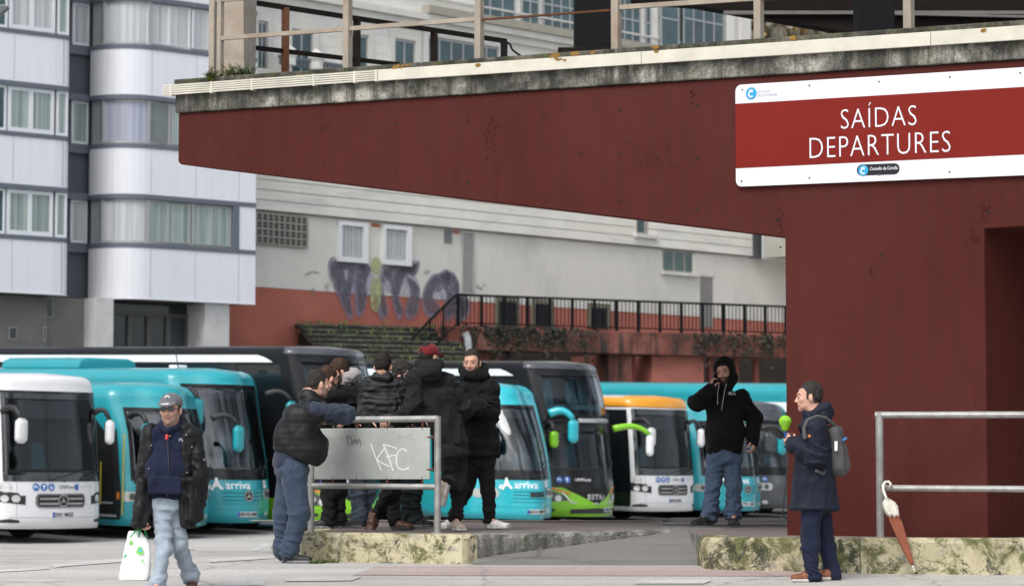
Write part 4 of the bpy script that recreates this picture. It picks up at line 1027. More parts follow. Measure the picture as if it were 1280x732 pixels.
class Shape:
    def __init__(s, w=1.275, L=12.0, bow=.18, rc=.42, H=3.4, z0=.3, prof=None, roof_r=.28, flare=.0):
        s.w, s.L, s.H, s.z0, s.rr = w, L, H, z0, roof_r
        s.prof = prof or [(0, 0), (H, 0)]      # (z, setback of the front)
        P = []
        for t in np.linspace(0, 1, 14): x = (w-rc)*t; P.append((x, bow*t*t))
        sl = 2*bow/(w-rc)
        for a in np.linspace(0, 1, 14)[1:]:
            # cubic corner from (w-rc,bow) slope to (w, bow+rc*1.1)
            p0 = np.array([w-rc, bow]); p3 = np.array([w, bow+rc*1.15]); k = rc*.62
            d0 = np.array([1, sl]); d0 /= np.linalg.norm(d0); p1 = p0+d0*k; p2 = p3-np.array([0, 1])*k
            q = (1-a)**3*p0+3*(1-a)**2*a*p1+3*(1-a)*a*a*p2+a**3*p3; P.append(tuple(q))
        s.y_side = P[-1][1]
        P.append((w, L-.25)); P.append((w-.08, L-.04)); P.append((w-.3, L)); P.append((0, L))
        s.P = np.array(P); dd = np.linalg.norm(np.diff(s.P, axis=0), axis=1); s.S = np.concatenate([[0], np.cumsum(dd)])
        s.s_side = s.S[26]; s.s_end = s.S[-1]; s.s_rear = s.S[27]
    def fb(s, z): return ip(z, [p[0] for p in s.prof], [p[1] for p in s.prof])
    def plan(s, q):
        sg = -1 if q < 0 else 1; a = min(abs(q), s.s_end)
        x = np.interp(a, s.S, s.P[:, 0]); y = np.interp(a, s.S, s.P[:, 1])
        i = min(max(np.searchsorted(s.S, a)-1, 0), len(s.P)-2); d = s.P[i+1]-s.P[i]; d = d/np.linalg.norm(d)
        a0 = max(0, a-.06); a1 = min(s.s_end, a+.06)
        e = np.array([np.interp(a1, s.S, s.P[:, 0])-np.interp(a0, s.S, s.P[:, 0]), np.interp(a1, s.S, s.P[:, 1])-np.interp(a0, s.S, s.P[:, 1])]); e /= np.linalg.norm(e)
        return sg*x, y, sg*e[1], -e[0]
    def pt(s, q, z, off=0.0):
        x, y, nx, ny = s.plan(q); w = s.w
        zt = s.H-s.rr
        ins = 0; fb = s.fb(z); zz = z
        if z > zt:      # roof rounding, z is used as an arc position
            a = min(1, (z-zt)/s.rr); th = a*math.pi/2
            zz = zt+s.rr*math.sin(th)*(.98); ins = .035*(zt-1.3)/(s.H-1.3)+s.rr*1.1*(1-math.cos(th)); fb = s.fb(zt)+(s.fb(s.H)-s.fb(zt))*(1-math.cos(th))+s.rr*.55*(1-math.cos(th))
        else: ins = .035*max(0, (z-1.3)/(s.H-1.3))
        k = max(0.0, 1-y/3.2)
        return ((x*(1-ins/w)+nx*off), y+fb*k+ny*off, zz)
    def grid(s, qs, zs):
        return [[s.pt(q, z) for q in qs] for z in zs]
def bus_body(sh, root, name, mats, holes, band=None, extra_z=()):
    """holes: (s_half, z0, z1) windscreens cut out of the shell; mats: function (q, z) -> index"""
    qs = set(np.round(np.linspace(0, sh.s_side, 22), 4))|{round(sh.s_rear, 4), round(sh.S[28], 4), round(sh.S[29], 4), round(sh.s_end, 4)}
    qs |= set(np.round(np.linspace(sh.s_side, sh.s_rear, 12), 4))
    for h in holes: qs.add(round(h[0], 4))
    qs = sorted(qs); qs = [-q for q in qs[::-1] if q > 0]+qs[:]
    qs = qs[1:]   # the two rear-centre stations coincide
    zt = sh.H-sh.rr
    zs = set(np.round(np.linspace(sh.z0, zt, 16), 4))|set(np.round(np.linspace(zt, sh.H, 9), 4))|set(extra_z)
    for h in holes: zs |= {h[1], h[2]}
    zs = sorted(zs); G = sh.grid(qs, zs); n = len(qs); V = []; Fc = []; I = []
    for z, r in zip(zs, G): V += r
    # roof closing rings towards the spine
    top = G[-1]; zt2 = top[0][2]
    for k, f in enumerate((.75, .45, .15)): V += [(p[0]*f, p[1]+(.35*(1-f) if p[1] < 3 else 0), zt2+.05*(1-f*f)) for p in top]
    R = len(zs)+3
    for j in range(R-1):
        for i in range(n):
            i2 = (i+1) % n
            qa, qb = qs[i], qs[i2]
            if j < len(zs)-1 and i2 and any(max(abs(qa), abs(qb)) <= h[0]+1e-3 and zs[j] >= h[1]-1e-3 and zs[j+1] <= h[2]+1e-3 for h in holes): continue
            Fc.append((j*n+i, j*n+i2, (j+1)*n+i2, (j+1)*n+i))
            zm = (zs[j]+zs[min(j+1, len(zs)-1)])/2 if j < len(zs)-1 else sh.H
            I.append(mats((qa+qb)/2 if i2 else sh.s_end, zm))
    Fc.append(tuple((R-1)*n+i for i in range(n))); I.append(mats(0, sh.H))
    Fc.append(tuple(range(n))[::-1]); I.append(mats(3, 0))
    return V, Fc, I
def patch(mb, sh, q0, q1, lo, hi, off=.006, nq=None, nz=6, mi=0, skirt=.02, inv=False):
    """surface piece between lo(q) and hi(q), standing off the shell with a closed rim"""
    fl = lo if callable(lo) else (lambda q: lo); fh = hi if callable(hi) else (lambda q: hi)
    nq = nq or max(2, int(abs(q1-q0)/.09)); A = []; 
    for i in range(nq+1):
        q = q0+(q1-q0)*i/nq; A.append([sh.pt(q, fl(q)+(fh(q)-fl(q))*j/nz, off) for j in range(nz+1)])
    V = [p for c in A for p in c]; n = nz+1
    Fc = [(i*n+j, (i+1)*n+j, (i+1)*n+j+1, i*n+j+1) for i in range(nq) for j in range(nz)]
    rim = [(i, 0) for i in range(nq+1)]+[(nq, j) for j in range(1, nz+1)]+[(i, nz) for i in range(nq-1, -1, -1)]+[(0, j) for j in range(nz-1, 0, -1)]
    o = len(V)
    for i, j in rim:
        q = q0+(q1-q0)*i/nq; V.append(sh.pt(q, fl(q)+(fh(q)-fl(q))*j/nz, off-skirt))
    m = len(rim)
    for k in range(m):
        a, b = rim[k], rim[(k+1) % m]; Fc.append((b[0]*n+b[1], a[0]*n+a[1], o+k, o+(k+1) % m))
    mb.add(V, Fc, mi)
def rounded(q0, q1, z0, z1, r):
    def lo(q):
        d = min(q-q0, q1-q); return z0+(r-math.sqrt(max(0, r*r-(r-d)**2)) if d < r else 0)
    def hi(q):
        d = min(q-q0, q1-q); return z1-(r-math.sqrt(max(0, r*r-(r-d)**2)) if d < r else 0)
    return lo, hi
def rpatch(mb, sh, q0, q1, z0, z1, r, off=.006, mi=0, skirt=.02, nq=None):
    lo, hi = rounded(q0, q1, z0, z1, r); patch(mb, sh, q0, q1, lo, hi, off, nq or max(14, int((q1-q0)/.05)), 4, mi, skirt)
def onsh(sh, q0, z0, off): return lambda x, y: sh.pt(q0+x, z0+y, off)
def star(mb, sh, q, z, r, off=.03, mi=0):
    f = onsh(sh, q, z, off)
    stroke(mb, [(r*math.cos(a), r*math.sin(a)) for a in np.linspace(0, 2*math.pi, 25)], r*.2, f, mi)
    for k in range(3):
        a = math.pi/2+k*2*math.pi/3; c, s_ = math.cos(a), math.sin(a)
        mb.add([f(-s_*r*.14, c*r*.14), f(s_*r*.14, -c*r*.14), f(c*r, s_*r)], [(0, 1, 2)], mi)
def plate(sh, root, q, z, text, off=.03):
    mb = MB(); patch(mb, sh, q-.26, q+.26, z-.055, z+.055, off, 4, 1, 0, .03); o = mb.build('number_plate', PLATEW, root)
    mb = MB(); patch(mb, sh, q-.259, q-.215, z-.054, z+.054, off+.002, 2, 1, 0, .002); mb.build('blue_band', PLATEB, o)
    mb = MB(); text_on(mb, text, .105, onsh(sh, q+.02, z, off+.003), bold=.004); mb.build('characters', INK, o)
def wheels(root, axles, w, r=.5):
    for y in axles:
        for sg in (-1, 1):
            mb = MB(); x = sg*(w-.32)
            pts = [Vector((x-sg*.0, y, r)), Vector((x+sg*.03, y, r)), Vector((x+sg*.25, y, r)), Vector((x+sg*.28, y, r))]
            mb.tube(pts, [r*.9, r, r, r*.93], 28); o = mb.build('wheel', RUBB, root, smooth=False)
            mb = MB(); mb.disc((x+sg*.281, y, r), (sg, 0, 0), r*.55, .01, 24); mb.build('rim', M('rim_grey', (.3, .31, .32), .4, .7, .1, kind='Object'), o)
def mirror(root, sh, side, z, out, fwd, drop, mat, armmat, hw=.12, hh=.24, arm=.05, z_in=None, y0=None, tip=None):
    """bus mirror: curved arm from the roof corner and a rounded housing"""
    x0 = side*(sh.w-.12); yb = sh.fb(z)+.30 if y0 is None else y0
    A = Vector((x0, yb, z)); E = Vector((side*(sh.w+out), yb-fwd, z-.03))
    pts = []
    for t in np.linspace(0, 1, 9):
        p = A.lerp(E, t); p.z += .09*math.sin(math.pi*t); 
        if t > .6: p.z -= (t-.6)**2*.6
        pts.append(p)
    mb = MB(); mb.tube(pts, [arm*(1.25-.4*t) for t in np.linspace(0, 1, 9)], 10); o = mb.build('mirror_arm', armmat, root, smooth=True)
    c = pts[-1]+Vector((0, -.02, -drop/2)); mb = MB(); n = 12
    rings = []
    for k, t in enumerate(np.linspace(0, 1, 9)):
        zz = c.z+drop/2-drop*t; f = (1-abs(2*t-1)**5)**.5*.3+.7 if 0 < t < 1 else .45
        rings += [(c.x+hw*f*math.copysign(abs(math.cos(a))**.6, math.cos(a)), c.y+.085*f*math.copysign(abs(math.sin(a))**.7, math.sin(a)), zz) for a in np.linspace(0, 2*math.pi, n, endpoint=False)]
    fs = [(k*n+i, k*n+(i+1) % n, (k+1)*n+(i+1) % n, (k+1)*n+i) for k in range(8) for i in range(n)]+[tuple(range(n)), tuple(8*n+i for i in range(n))]
    mb.add(rings, fs); h = mb.build('mirror', mat, root, smooth=True)
    mb = MB(); mb.box(c.x-hw*.8, c.x+hw*.8, c.y+.086, c.y+.09, c.z-drop*.38, c.z+drop*.38); mb.build('mirror_glass', DGLASS, h)
def interior(root, sh, z0, zdash, ztop, s_half, seats=True, upper=False):
    w = sh.w-.14; y0 = .75+sh.fb(zdash)*.4
    mb = MB()
    L = 7.5
    yc = sh.fb(ztop)+.95; w -= .06
    mb.box(-w, w, y0+.2, L, z0-.05, z0); mb.box(-w, w, yc, L, ztop+.0, ztop+.04); mb.box(-w, w, L, L+.05, z0, ztop)
    mb.box(-w-.03, -w, yc, L, z0, ztop); mb.box(w, w+.03, yc, L, z0, ztop)
    o = mb.build('cabin_lining', LINER, root)
    mb = MB(); pf = sh.prof
    if not upper:
        V = []; n = 14
        for j, (dy, zz) in enumerate(((0.10, zdash-.10), (.14, zdash+.02), (.5, zdash+.06), (.75, zdash-.02), (.78, z0))):
            for i in range(n+1):
                q = -s_half*.94+2*s_half*.94*i/n; x, y, nx, ny = sh.plan(q); V.append((x*.96, y*max(0, 1-dy)+sh.fb(zdash)+dy, zz))
        mb.add(V, [(j*(n+1)+i, j*(n+1)+i+1, (j+1)*(n+1)+i+1, (j+1)*(n+1)+i) for j in range(4) for i in range(n)]); mb.build('dashboard', PLAS, root)
        mb = MB(); c = Vector((.62, 1.0+sh.fb(zdash), zdash+.12)); pts = [c+Vector((.23*math.cos(a), .10*math.sin(a), .19*math.sin(a))) for a in np.linspace(0, 2*math.pi, 20)]
        mb.tube(pts, .018, 6, cap=False); mb.build('steering_wheel', PLAS, root)
        seat(root, .62, 1.55, z0+.25)
    if seats:
        for k in range(3 if not upper else 4):
            for x in (-.85, -.42, .42, .85):
                if k == 0 and x > 0 and not upper: continue
                seat(root, x, (2.4 if not upper else 1.4)+k*.85, z0+.15)
def seat(root, x, y, z):
    mb = MB(); mb.hexa([(x-.19, y-.02, z+.35), (x+.19, y-.02, z+.35), (x+.19, y+.08, z+.35), (x-.19, y+.08, z+.35)], [(x-.15, y+.12, z+1.0), (x+.15, y+.12, z+1.0), (x+.15, y+.2, z+1.0), (x-.15, y+.2, z+1.0)])
    mb.box(x-.2, x+.2, y-.42, y+.05, z+.2, z+.34); mb.build('seat', SEATM, root, bevel=.03)
def wiper(root, sh, q0, z0, q1, z1, off=.03):
    mb = MB(); n = 6; P = [Vector(sh.pt(q0+(q1-q0)*t, z0+(z1-z0)*t, off)) for t in np.linspace(0, 1, n)]
    mb.tube(P, .014, 5); 
    d = Vector((q1-q0, z1-z0)).normalized(); c = (q1, z1); ln = .42
    P2 = [Vector(sh.pt(c[0]+d.x*t, c[1]+d.y*t, off+.01)) for t in np.linspace(-ln, ln*.7, n)]; mb.tube(P2, .011, 5); mb.build('wiper', PLAS, root)
BUSN = [0]
def new_bus(x, Y, deg, label, dz=0, L=12, group=True):
    p = W(x, 600, Y); rz = math.radians(deg); fw = Vector((math.sin(rz), -math.cos(rz)))
    zf = gz(p.x-fw.x*2.7, p.y-fw.y*2.7); zr = gz(p.x-fw.x*8.5, p.y-fw.y*8.5); pit = math.atan2(zr-zf, 5.8)
    R = Matrix.Rotation(rz, 4, 'Z') @ Matrix.Rotation(pit, 4, 'X')
    z = zf-2.7*math.sin(pit)
    e = empty('bus', (p.x, p.y, z+dz), rot=R, label=label, cat='bus', group='buses parked side by side in the lot')
    return e
def side_glass(sh, root, q0, q1, z0, z1, n, mat=SIDEG, sides=(-1, 1), gap=.02, off=.008):
    for sg in sides:
        for i in range(n):
            a = q0+(q1-q0)*i/n+gap; b = q0+(q1-q0)*(i+1)/n-gap; mb = MB()
            if sg > 0: patch(mb, sh, a, b, z0, z1, off, 4, 3, 0, .02)
            else: patch(mb, sh, -b, -a, z0, z1, off, 4, 3, 0, .02)
            mb.build('side_window', mat, root)
def icons(sh, root, q, z, s=.07, n=3, off=.03, txt=None, tm=GINK):
    for k in range(n):
        mb = MB(); f = onsh(sh, q+k*s*2.3, z, off); c = [f(s*math.cos(a), s*math.sin(a)) for a in np.linspace(0, 2*math.pi, 20, endpoint=False)]
        mb.add(c, [tuple(range(20))]); o = mb.build('icon', BINK, root)
        mb = MB(); f = onsh(sh, q+k*s*2.3, z, off+.003)
        if k == 0: stroke(mb, [(-.5*s, -.3*s), (-.5*s, .3*s), (.1*s, .3*s), (.1*s, -.1*s), (.5*s, -.1*s)], s*.3, f)
        elif k == 1: stroke(mb, [(0, -.7*s), (0, .3*s)], s*.25, f); stroke(mb, [(-.35*s, .3*s), (.35*s, .3*s)], s*.5, f)
        else: stroke(mb, [(-.1*s, .6*s), (-.1*s, 0), (.3*s, 0), (.4*s, -.5*s)], s*.22, f); stroke(mb, [(.3*s*math.cos(a)-.15*s, .35*s*math.sin(a)-.2*s) for a in np.linspace(1.8, 6, 10)], s*.15, f)
        mb.build('icon_mark', WINK, o)
    if txt:
        mb = MB(); text_on(mb, txt, .11, onsh(sh, q+n*s*2.3+.0, z, off), align='LEFT'); mb.build('small_lettering', tm, root)
def city_bus(x, Y, deg, label, roofm, plate_txt, dz=0, number=True, H=3.36):
    """low-nosed intercity bus with a tall windscreen and a dark grille with bright bars"""
    e = new_bus(x, Y, deg, label, dz)
    zt = H-.34
    sh = Shape(H=H, bow=.16, rc=.34, z0=.30, roof_r=.20, prof=[(0, .10), (.5, .0), (1.2, .03), (1.35, .06), (2.2, .16), (3.0, .30), (H, .42)])
    hs = sh.S[20]
    b = bus_body(sh, e, 'body', lambda q, z: 1 if z > zt+.04 and abs(q) < sh.s_side+.3 else (2 if z < .1 else 0), [(round(hs, 4), 1.30, zt)], extra_z=(zt+.05,))
    mk('body', b[0], b[1], [BUSW, roofm, PLAS], e, b[2], smooth=True)
    if roofm is not BUSW:
        mb = MB(); patch(mb, sh, -sh.s_side-2.5, sh.s_side+2.5, zt+.06, H-.06, .012, 60, 5, 0, .02); mb.build('roof_edge', roofm, e, smooth=True)
    mb = MB()
    for (a, b_, c, d) in ((-hs-.03, hs+.03, 1.24, 1.42), (-hs-.03, hs+.03, zt-.14, zt+.02), (-hs-.03, -hs+.06, 1.42, zt-.14), (hs-.06, hs+.03, 1.42, zt-.14)): patch(mb, sh, a, b_, c, d, .010, None, 3, 0, .015)
    mb.build('windscreen_surround', SIDEG, e, smooth=False)
    mb = MB(); patch(mb, sh, -hs+.01, hs-.01, 1.31, zt-.01, .004, 30, 10, 0, .004); mb.build('windscreen', WSG, e, smooth=True)
    mb = MB(); patch(mb, sh, -hs+.35, hs-.3, zt-.52, zt-.16, -.03, 20, 2, 0, .003); mb.build('destination_display', M('display_black', (.01, .01, .011), .35, 0, .1, kind='Object'), e)
    interior(e, sh, .75, 1.42, 2.9, hs)
    # A-pillars & side glass & door
    qs = sh.s_side
    side_glass(sh, e, qs+1.35, sh.s_rear-.3, 1.55, 2.85, 6)
    for sg in (-1, 1):
        mb = MB(); a, b_ = sorted((sg*(hs+.16), sg*(qs+1.25))); patch(mb, sh, a, b_, .42 if sg < 0 else 1.45, 2.95, .012, 14, 6, 0, .02)
        d = mb.build('door' if sg < 0 else 'driver_window', SIDEG, e)
        if sg < 0:
            mb = MB(); c = (a+b_)/2; patch(mb, sh, c-.03, c+.03, .45, 2.9, .02, 2, 4, 0, .02); mb.build('door_seam', PLAS, d)
            mb = MB(); f = onsh(sh, (a+b_)/2-.45, 1.28, .02); mb.add([f(.09*math.cos(t_), .09*math.sin(t_)) for t_ in np.linspace(0, 2*math.pi, 16, endpoint=False)], [tuple(range(16))]); k = mb.build('door_sticker', BINK, d)
            mb = MB(); f = onsh(sh, (a+b_)/2-.45, 1.28, .024); stroke(mb, [(0, -.05), (0, .05)], .03, f); stroke(mb, [(-.04, .01), (.04, .01)], .02, f); mb.build('sticker_mark', M('sticker_yellow', (.7, .6, .1), .5), k)
    # seams, bumper line, fog lamps
    mb = MB(); patch(mb, sh, -sh.S[18], sh.S[18], .52, .528, .003, 30, 1, 0, .004)
    for sg in (-1, 1): patch(mb, sh, *(sorted((sg*(hs-.24), sg*(hs-.232)))), .53, 1.22, .003, 1, 5, 0, .004)
    mb.build('panel_seam', M('seam_grey', (.25, .26, .28), .6), e)
    for sg in (-1, 1):
        mb = MB(); a, b_ = sorted((sg*(hs-.42), sg*(hs+.20)))
        lo = lambda q: .78+(.06*abs(abs(q)-(hs-.42))/.6); hi = lambda q: 1.0+.05*(abs(q)-(hs-.42))/.6 if abs(q) > hs-.30 else .96
        patch(mb, sh, a, b_, lo, hi, .010, 12, 3, 0, .02); h = mb.build('headlight', PLAS, e)
        for c, r in ((hs-.22, .075), (hs+.0, .07)):
            mb = MB(); f = onsh(sh, sg*c, .90, .022); mb.add([f(r*1.2*math.cos(t_), r*math.sin(t_)) for t_ in np.linspace(0, 2*math.pi, 16, endpoint=False)], [tuple(range(16))]); mb.build('lamp', LENS, h)
        mb = MB(); a, b_ = sorted((sg*(hs-.30), sg*(hs+.12))); patch(mb, sh, a, b_, .42, lambda q: .50-.04*abs(abs(q)-hs+.1)/.3, .008, 8, 2, 0, .02); mb.build('fog_lamp', PLAS, e)
    # grille
    mb = MB(); rpatch(mb, sh, -.62, .62, .72, 1.0, .07, .012); g = mb.build('grille', PLAS, e)
    mb = MB(); 
    for z in (.80, .90):
        for a, b_ in ((-.54, -.12), (.12, .54)): patch(mb, sh, a, b_, z-.018, z+.018, .028, 6, 1, 0, .02)
    lo, hi = rounded(-.6, .6, .735, .985, .06)
    P = [(q, lo(q)) for q in np.linspace(-.6, .6, 24)]+[(q, hi(q)) for q in np.linspace(.6, -.6, 24)]; P.append(P[0])
    stroke(mb, P, .014, onsh(sh, 0, 0, .022)); mb.build('bright_bars', CHROM, g)
    mb = MB(); f = onsh(sh, 0, .86, .03); mb.add([f(.125*math.cos(t_), .125*math.sin(t_)) for t_ in np.linspace(0, 2*math.pi, 20, endpoint=False)], [tuple(range(20))]); bd = mb.build('emblem_disc', PLAS, g)
    mb = MB(); star(mb, sh, 0, .86, .115, .036); mb.build('emblem', CHROM, bd)
    plate(sh, e, 0, .58, plate_txt)
    icons(sh, e, -.62, 1.13, .075, 3, .012, 'UNMove!', INK)
    mb = MB(); f = onsh(sh, .38, 1.13, .014); mb.add([f(-.05, -.06), f(.04, -.06), f(.04, .06), f(-.05, .06)], [(0, 1, 2, 3)]); o = mb.build('blue_label', BINK, e)
    mb = MB(); text_on(mb, 'Xunta de Galicia', .06, onsh(sh, .47, 1.14, .012), align='LEFT'); mb.build('small_lettering', GINK, e)
    if number:
        mb = MB(); f = onsh(sh, -hs+.02, 1.12, .014); stroke(mb, [(.12*math.cos(t_), .10*math.sin(t_)) for t_ in np.linspace(0, 2*math.pi, 24)], .012, f); text_on(mb, '8310', .11, f); mb.build('fleet_number', GINK, e)
    mb = MB(); f = onsh(sh, .04, 1.26, .014); stroke(mb, [(.022*math.cos(t_), .022*math.sin(t_)) for t_ in np.linspace(0, 2*math.pi, 12)], .02, f); mb.build('bonnet_lock', PLAS, e)
    mirror(e, sh, -1, 2.62, -.10, .62, .50, BUSW, PLAS, .13, arm=.06); mirror(e, sh, 1, 2.62, .05, .3, .5, BUSW, PLAS, .09, arm=.05)
    wiper(e, sh, -.3, 1.28, .1, 1.36); wiper(e, sh, .5, 1.28, .9, 1.40)
    wheels(e, (2.7, 9.2), 1.275)
    return e, sh
def coach(x, Y, deg, label, H=3.5, paint=TEAL, roofp=None, rake=.75, plate_txt='0518 LNK', name_txt='arriva', L=12.5, bow=.34, rc=.6, dz=0, mats=None, cap=.52, rr=.34, wsz=1.30, mirror_arm=None, pod=False, front='tourer', door_open=False, full=True, mh=.58, mw_=.135):
    """tourist coach with a raked curved windscreen and teal panels"""
    e = new_bus(x, Y, deg, label, dz)
    zt = H-cap
    roofp = roofp or paint; mirror_arm = mirror_arm or paint
    prof = [(0, .12), (.45, 0), (1.0, .02), (wsz, .10), (wsz+.5, .10+rake*.16), (wsz+1.0, .10+rake*.40), (zt, .10+rake*.80), (H, .10+rake*1.25)]
    sh = Shape(H=H, L=L, bow=bow, rc=rc, z0=.27, roof_r=rr, prof=prof)
    hs = sh.S[19]
    swoosh = lambda q, z: 0
    b = bus_body(sh, e, 'body', lambda q, z: 2 if z < .05 else (1 if z > zt and roofp is not paint else 0), [(round(hs, 4), wsz, zt)])
    mk('body', b[0], b[1], [paint, roofp, PLAS], e, b[2], smooth=True)
    mb = MB(); fr = M('black_frit', (.007, .0075, .008), .2, 0, .05, spec=.3, kind='Object')
    for (a, b_, c, d) in ((-hs-.03, hs+.03, wsz-.09, wsz+.14), (-hs-.03, hs+.03, zt-.05, zt+.02), (-hs-.03, -hs+.05, wsz+.14, zt-.05), (hs-.05, hs+.03, wsz+.14, zt-.05)): patch(mb, sh, a, b_, c, d, .010, None, 3, 0, .015)
    mb.build('windscreen_surround', fr, e)
    mb = MB(); patch(mb, sh, -hs+.01, hs-.01, wsz+.01, zt-.01, .004, 34, 12, 0, .004); mb.build('windscreen', WSC, e, smooth=True)
    interior(e, sh, .9, wsz+.12, zt-.05, hs, seats=full)
    mb = MB(); patch(mb, sh, -hs*.5, hs*.5, zt-.30, zt-.1, -.04, 14, 2, 0, .003); mb.build('sun_blind', M('blind_grey', (.05, .055, .06), .7), e)
    qs = sh.s_side
    side_glass(sh, e, qs+1.5, sh.s_rear-.2, 1.62, zt-.12, 6)
    for sg in (-1, 1):
        a, b_ = sorted((sg*(qs+(.05 if not (door_open and sg < 0) else -.22)), sg*(qs+1.42))); mb = MB()
        lo = lambda q: 1.62-.25*max(0, 1-abs(abs(q)-qs)/1.3); hi = lambda q: zt-.10-.55*max(0, 1-abs(abs(q)-qs)/.55)
        if sg < 0 and not door_open:
            patch(mb, sh, a, b_, .36, lambda q: hi(q), .012, 12, 5, 0, .02); d = mb.build('door', SIDEG if False else paint, e)
            mb = MB(); patch(mb, sh, a+.12, b_-.12, 1.35, lambda q: hi(q)-.06, .018, 10, 4, 0, .01); mb.build('door_glass', SIDEG, d)
        elif sg > 0:
            patch(mb, sh, a, b_, lo, hi, .010, 12, 5, 0, .02); mb.build('driver_window', SIDEG, e)
        else:
            patch(mb, sh, a, b_, .40, lambda q: hi(q), .012, 12, 6, 0, .02); d = mb.build('doorway', M('doorway_dark', (.008, .009, .01), .6), e)
            mb = MB(); patch(mb, sh, a+.1, b_-.1, .45, .5, .03, 4, 1, 0, .02); patch(mb, sh, a+.1, b_-.2, .72, .76, .025, 4, 1, 0, .02); mb.build('step_edge', GINK, d)
            q = b_+.02; x, y, nx, ny = sh.plan(q); p = Vector(sh.pt(q, 1, .05))
            mb = MB(); mb.tube([p+Vector((.0, -.05, -.5)), p+Vector((-.02, -.06, 1.2))], .018, 6); mb.tube([p+Vector((-.05, .6, -.3)), p+Vector((-.05, .62, .6))], .018, 6); mb.build('grab_rail', M('rail_yellow', (.5, .42, .05), .5), d)
    # dark wrap above the windscreen corners
    for sg in ():
        a, b_ = sorted((sg*(qs+.1), sg*(qs+1.9)))
        mb = MB(); patch(mb, sh, a, b_, lambda q: zt-.06, lambda q: zt+.14*min(1, abs(abs(q)-qs)/.5)*max(0, 1-(abs(q)-qs)/2.0), .013, 14, 2, 0, .02); mb.build('roof_swoosh', BUSK if paint is not BUSW else BUSW, e)
    mb = MB(); patch(mb, sh, -sh.S[21], sh.S[21], .56, .568, .003, 30, 1, 0, .004); mb.build('panel_seam', M('seam_teal', (.01, .12, .15), .6), e)
    for sg in (-1, 1):
        a, b_ = sorted((sg*(hs-.36), sg*(hs+.26)))
        mb = MB(); lo, hi = rounded(a, b_, .78, .99, .07); patch(mb, sh, a, b_, lo, hi, .008, 14, 3, 0, .02); h = mb.build('headlight', LENS, e)
        for c, r in ((hs-.18, .07), (hs+.02, .07)):
            mb = MB(); f = onsh(sh, sg*c, .885, .02); mb.add([f(r*math.cos(t_), r*math.sin(t_)) for t_ in np.linspace(0, 2*math.pi, 16, endpoint=False)], [tuple(range(16))]); mb.build('lamp', M('lamp_dark', (.12, .13, .13), .15, .6, .1, kind='Object'), h)
        mb = MB(); a, b_ = sorted((sg*(hs+.27), sg*(hs+.40))); patch(mb, sh, a, b_, .82, .97, .008, 4, 2, 0, .02); mb.build('indicator', INDL, h)
        mb = MB(); a, b_ = sorted((sg*(hs-.22), sg*(hs-.04))); rpatch(mb, sh, a, b_, .40, .50, .05, .006); mb.build('fog_lamp', LENS, e)
    # ribbed grille in body colour
    mb = MB(); rpatch(mb, sh, -.72, .72, .70, 1.00, .09, .018); g = mb.build('grille', paint, e)
    mb = MB()
    for z in (.77, .85, .93): patch(mb, sh, -.60, .60, z-.012, z+.012, .021, 14, 1, 0, .004)
    mb.build('grille_slots', M('slot_teal', (.004, .10, .13), .6, kind='Object') if paint is TEAL or paint is TEALL else PLAS, g)
    if front == 'tourer':
        mb = MB(); f = onsh(sh, 0, .86, .03); mb.add([f(.12*math.cos(t_), .12*math.sin(t_)) for t_ in np.linspace(0, 2*math.pi, 20, endpoint=False)], [tuple(range(20))]); bd = mb.build('emblem_disc', PLAS, g)
        mb = MB(); star(mb, sh, 0, .86, .105, .036); mb.build('emblem', CHROM, bd)
    else:
        mb = MB(); text_on(mb, front, .13, onsh(sh, 0, .86, .03), bold=.012); mb.build('emblem', INK, g)
    plate(sh, e, 0, .46, plate_txt)
    if name_txt:
        f = onsh(sh, -hs*.5-.10, 1.10, .016); mb = MB(); text_on(mb, name_txt, .25, onsh(sh, -hs*.5+.10, 1.09, .016), align='LEFT', bold=.002); mb.build('lettering', WINK, e)
        mb = MB()   # abstract running-figure mark beside the word
        stroke(mb, [(-.12, -.12), (-.02, .02), (.02, .13)], .06, f); stroke(mb, [(.02, .10), (.06, -.02), (.13, -.10)], .06, f); stroke(mb, [(-.06, -.03), (.04, -.01)], .05, f); stroke(mb, [(-.19, -.10), (-.13, -.01)], .05, f); stroke(mb, [(-.01, .13), (.05, .13)], .05, f)
        mb.build('logo_mark', WINK, e)
    icons(sh, e, -hs*.5-.48, 1.10, .08, 1, .014)
    mb = MB(); f = onsh(sh, hs-.30, 1.10, .014); mb.add([f(-.14, -.08), f(.14, -.08), f(.14, .08), f(-.14, .08)], [(0, 1, 2, 3)]); o = mb.build('paper_sign', WINK, e); mb = MB(); f = onsh(sh, hs-.30, 1.10, .018); stroke(mb, [(-.10, .03), (.10, .03)], .02, f); stroke(mb, [(-.10, -.03), (.05, -.03)], .02, f); mb.build('paper_print', BINK, o)
    mirror(e, sh, -1, zt-.18, -.05, .62, mh, paint, mirror_arm, mw_, arm=.055 if mirror_arm is PLAS else .085); mirror(e, sh, 1, zt-.18, .32, .38, mh, paint, mirror_arm, mw_, arm=.06 if mirror_arm is PLAS else .09)
    wiper(e, sh, -.15, wsz-.02, .35, wsz+.12); wiper(e, sh, .75, wsz-.02, 1.1, wsz+.2)
    wheels(e, (2.9, 9.0), 1.275)
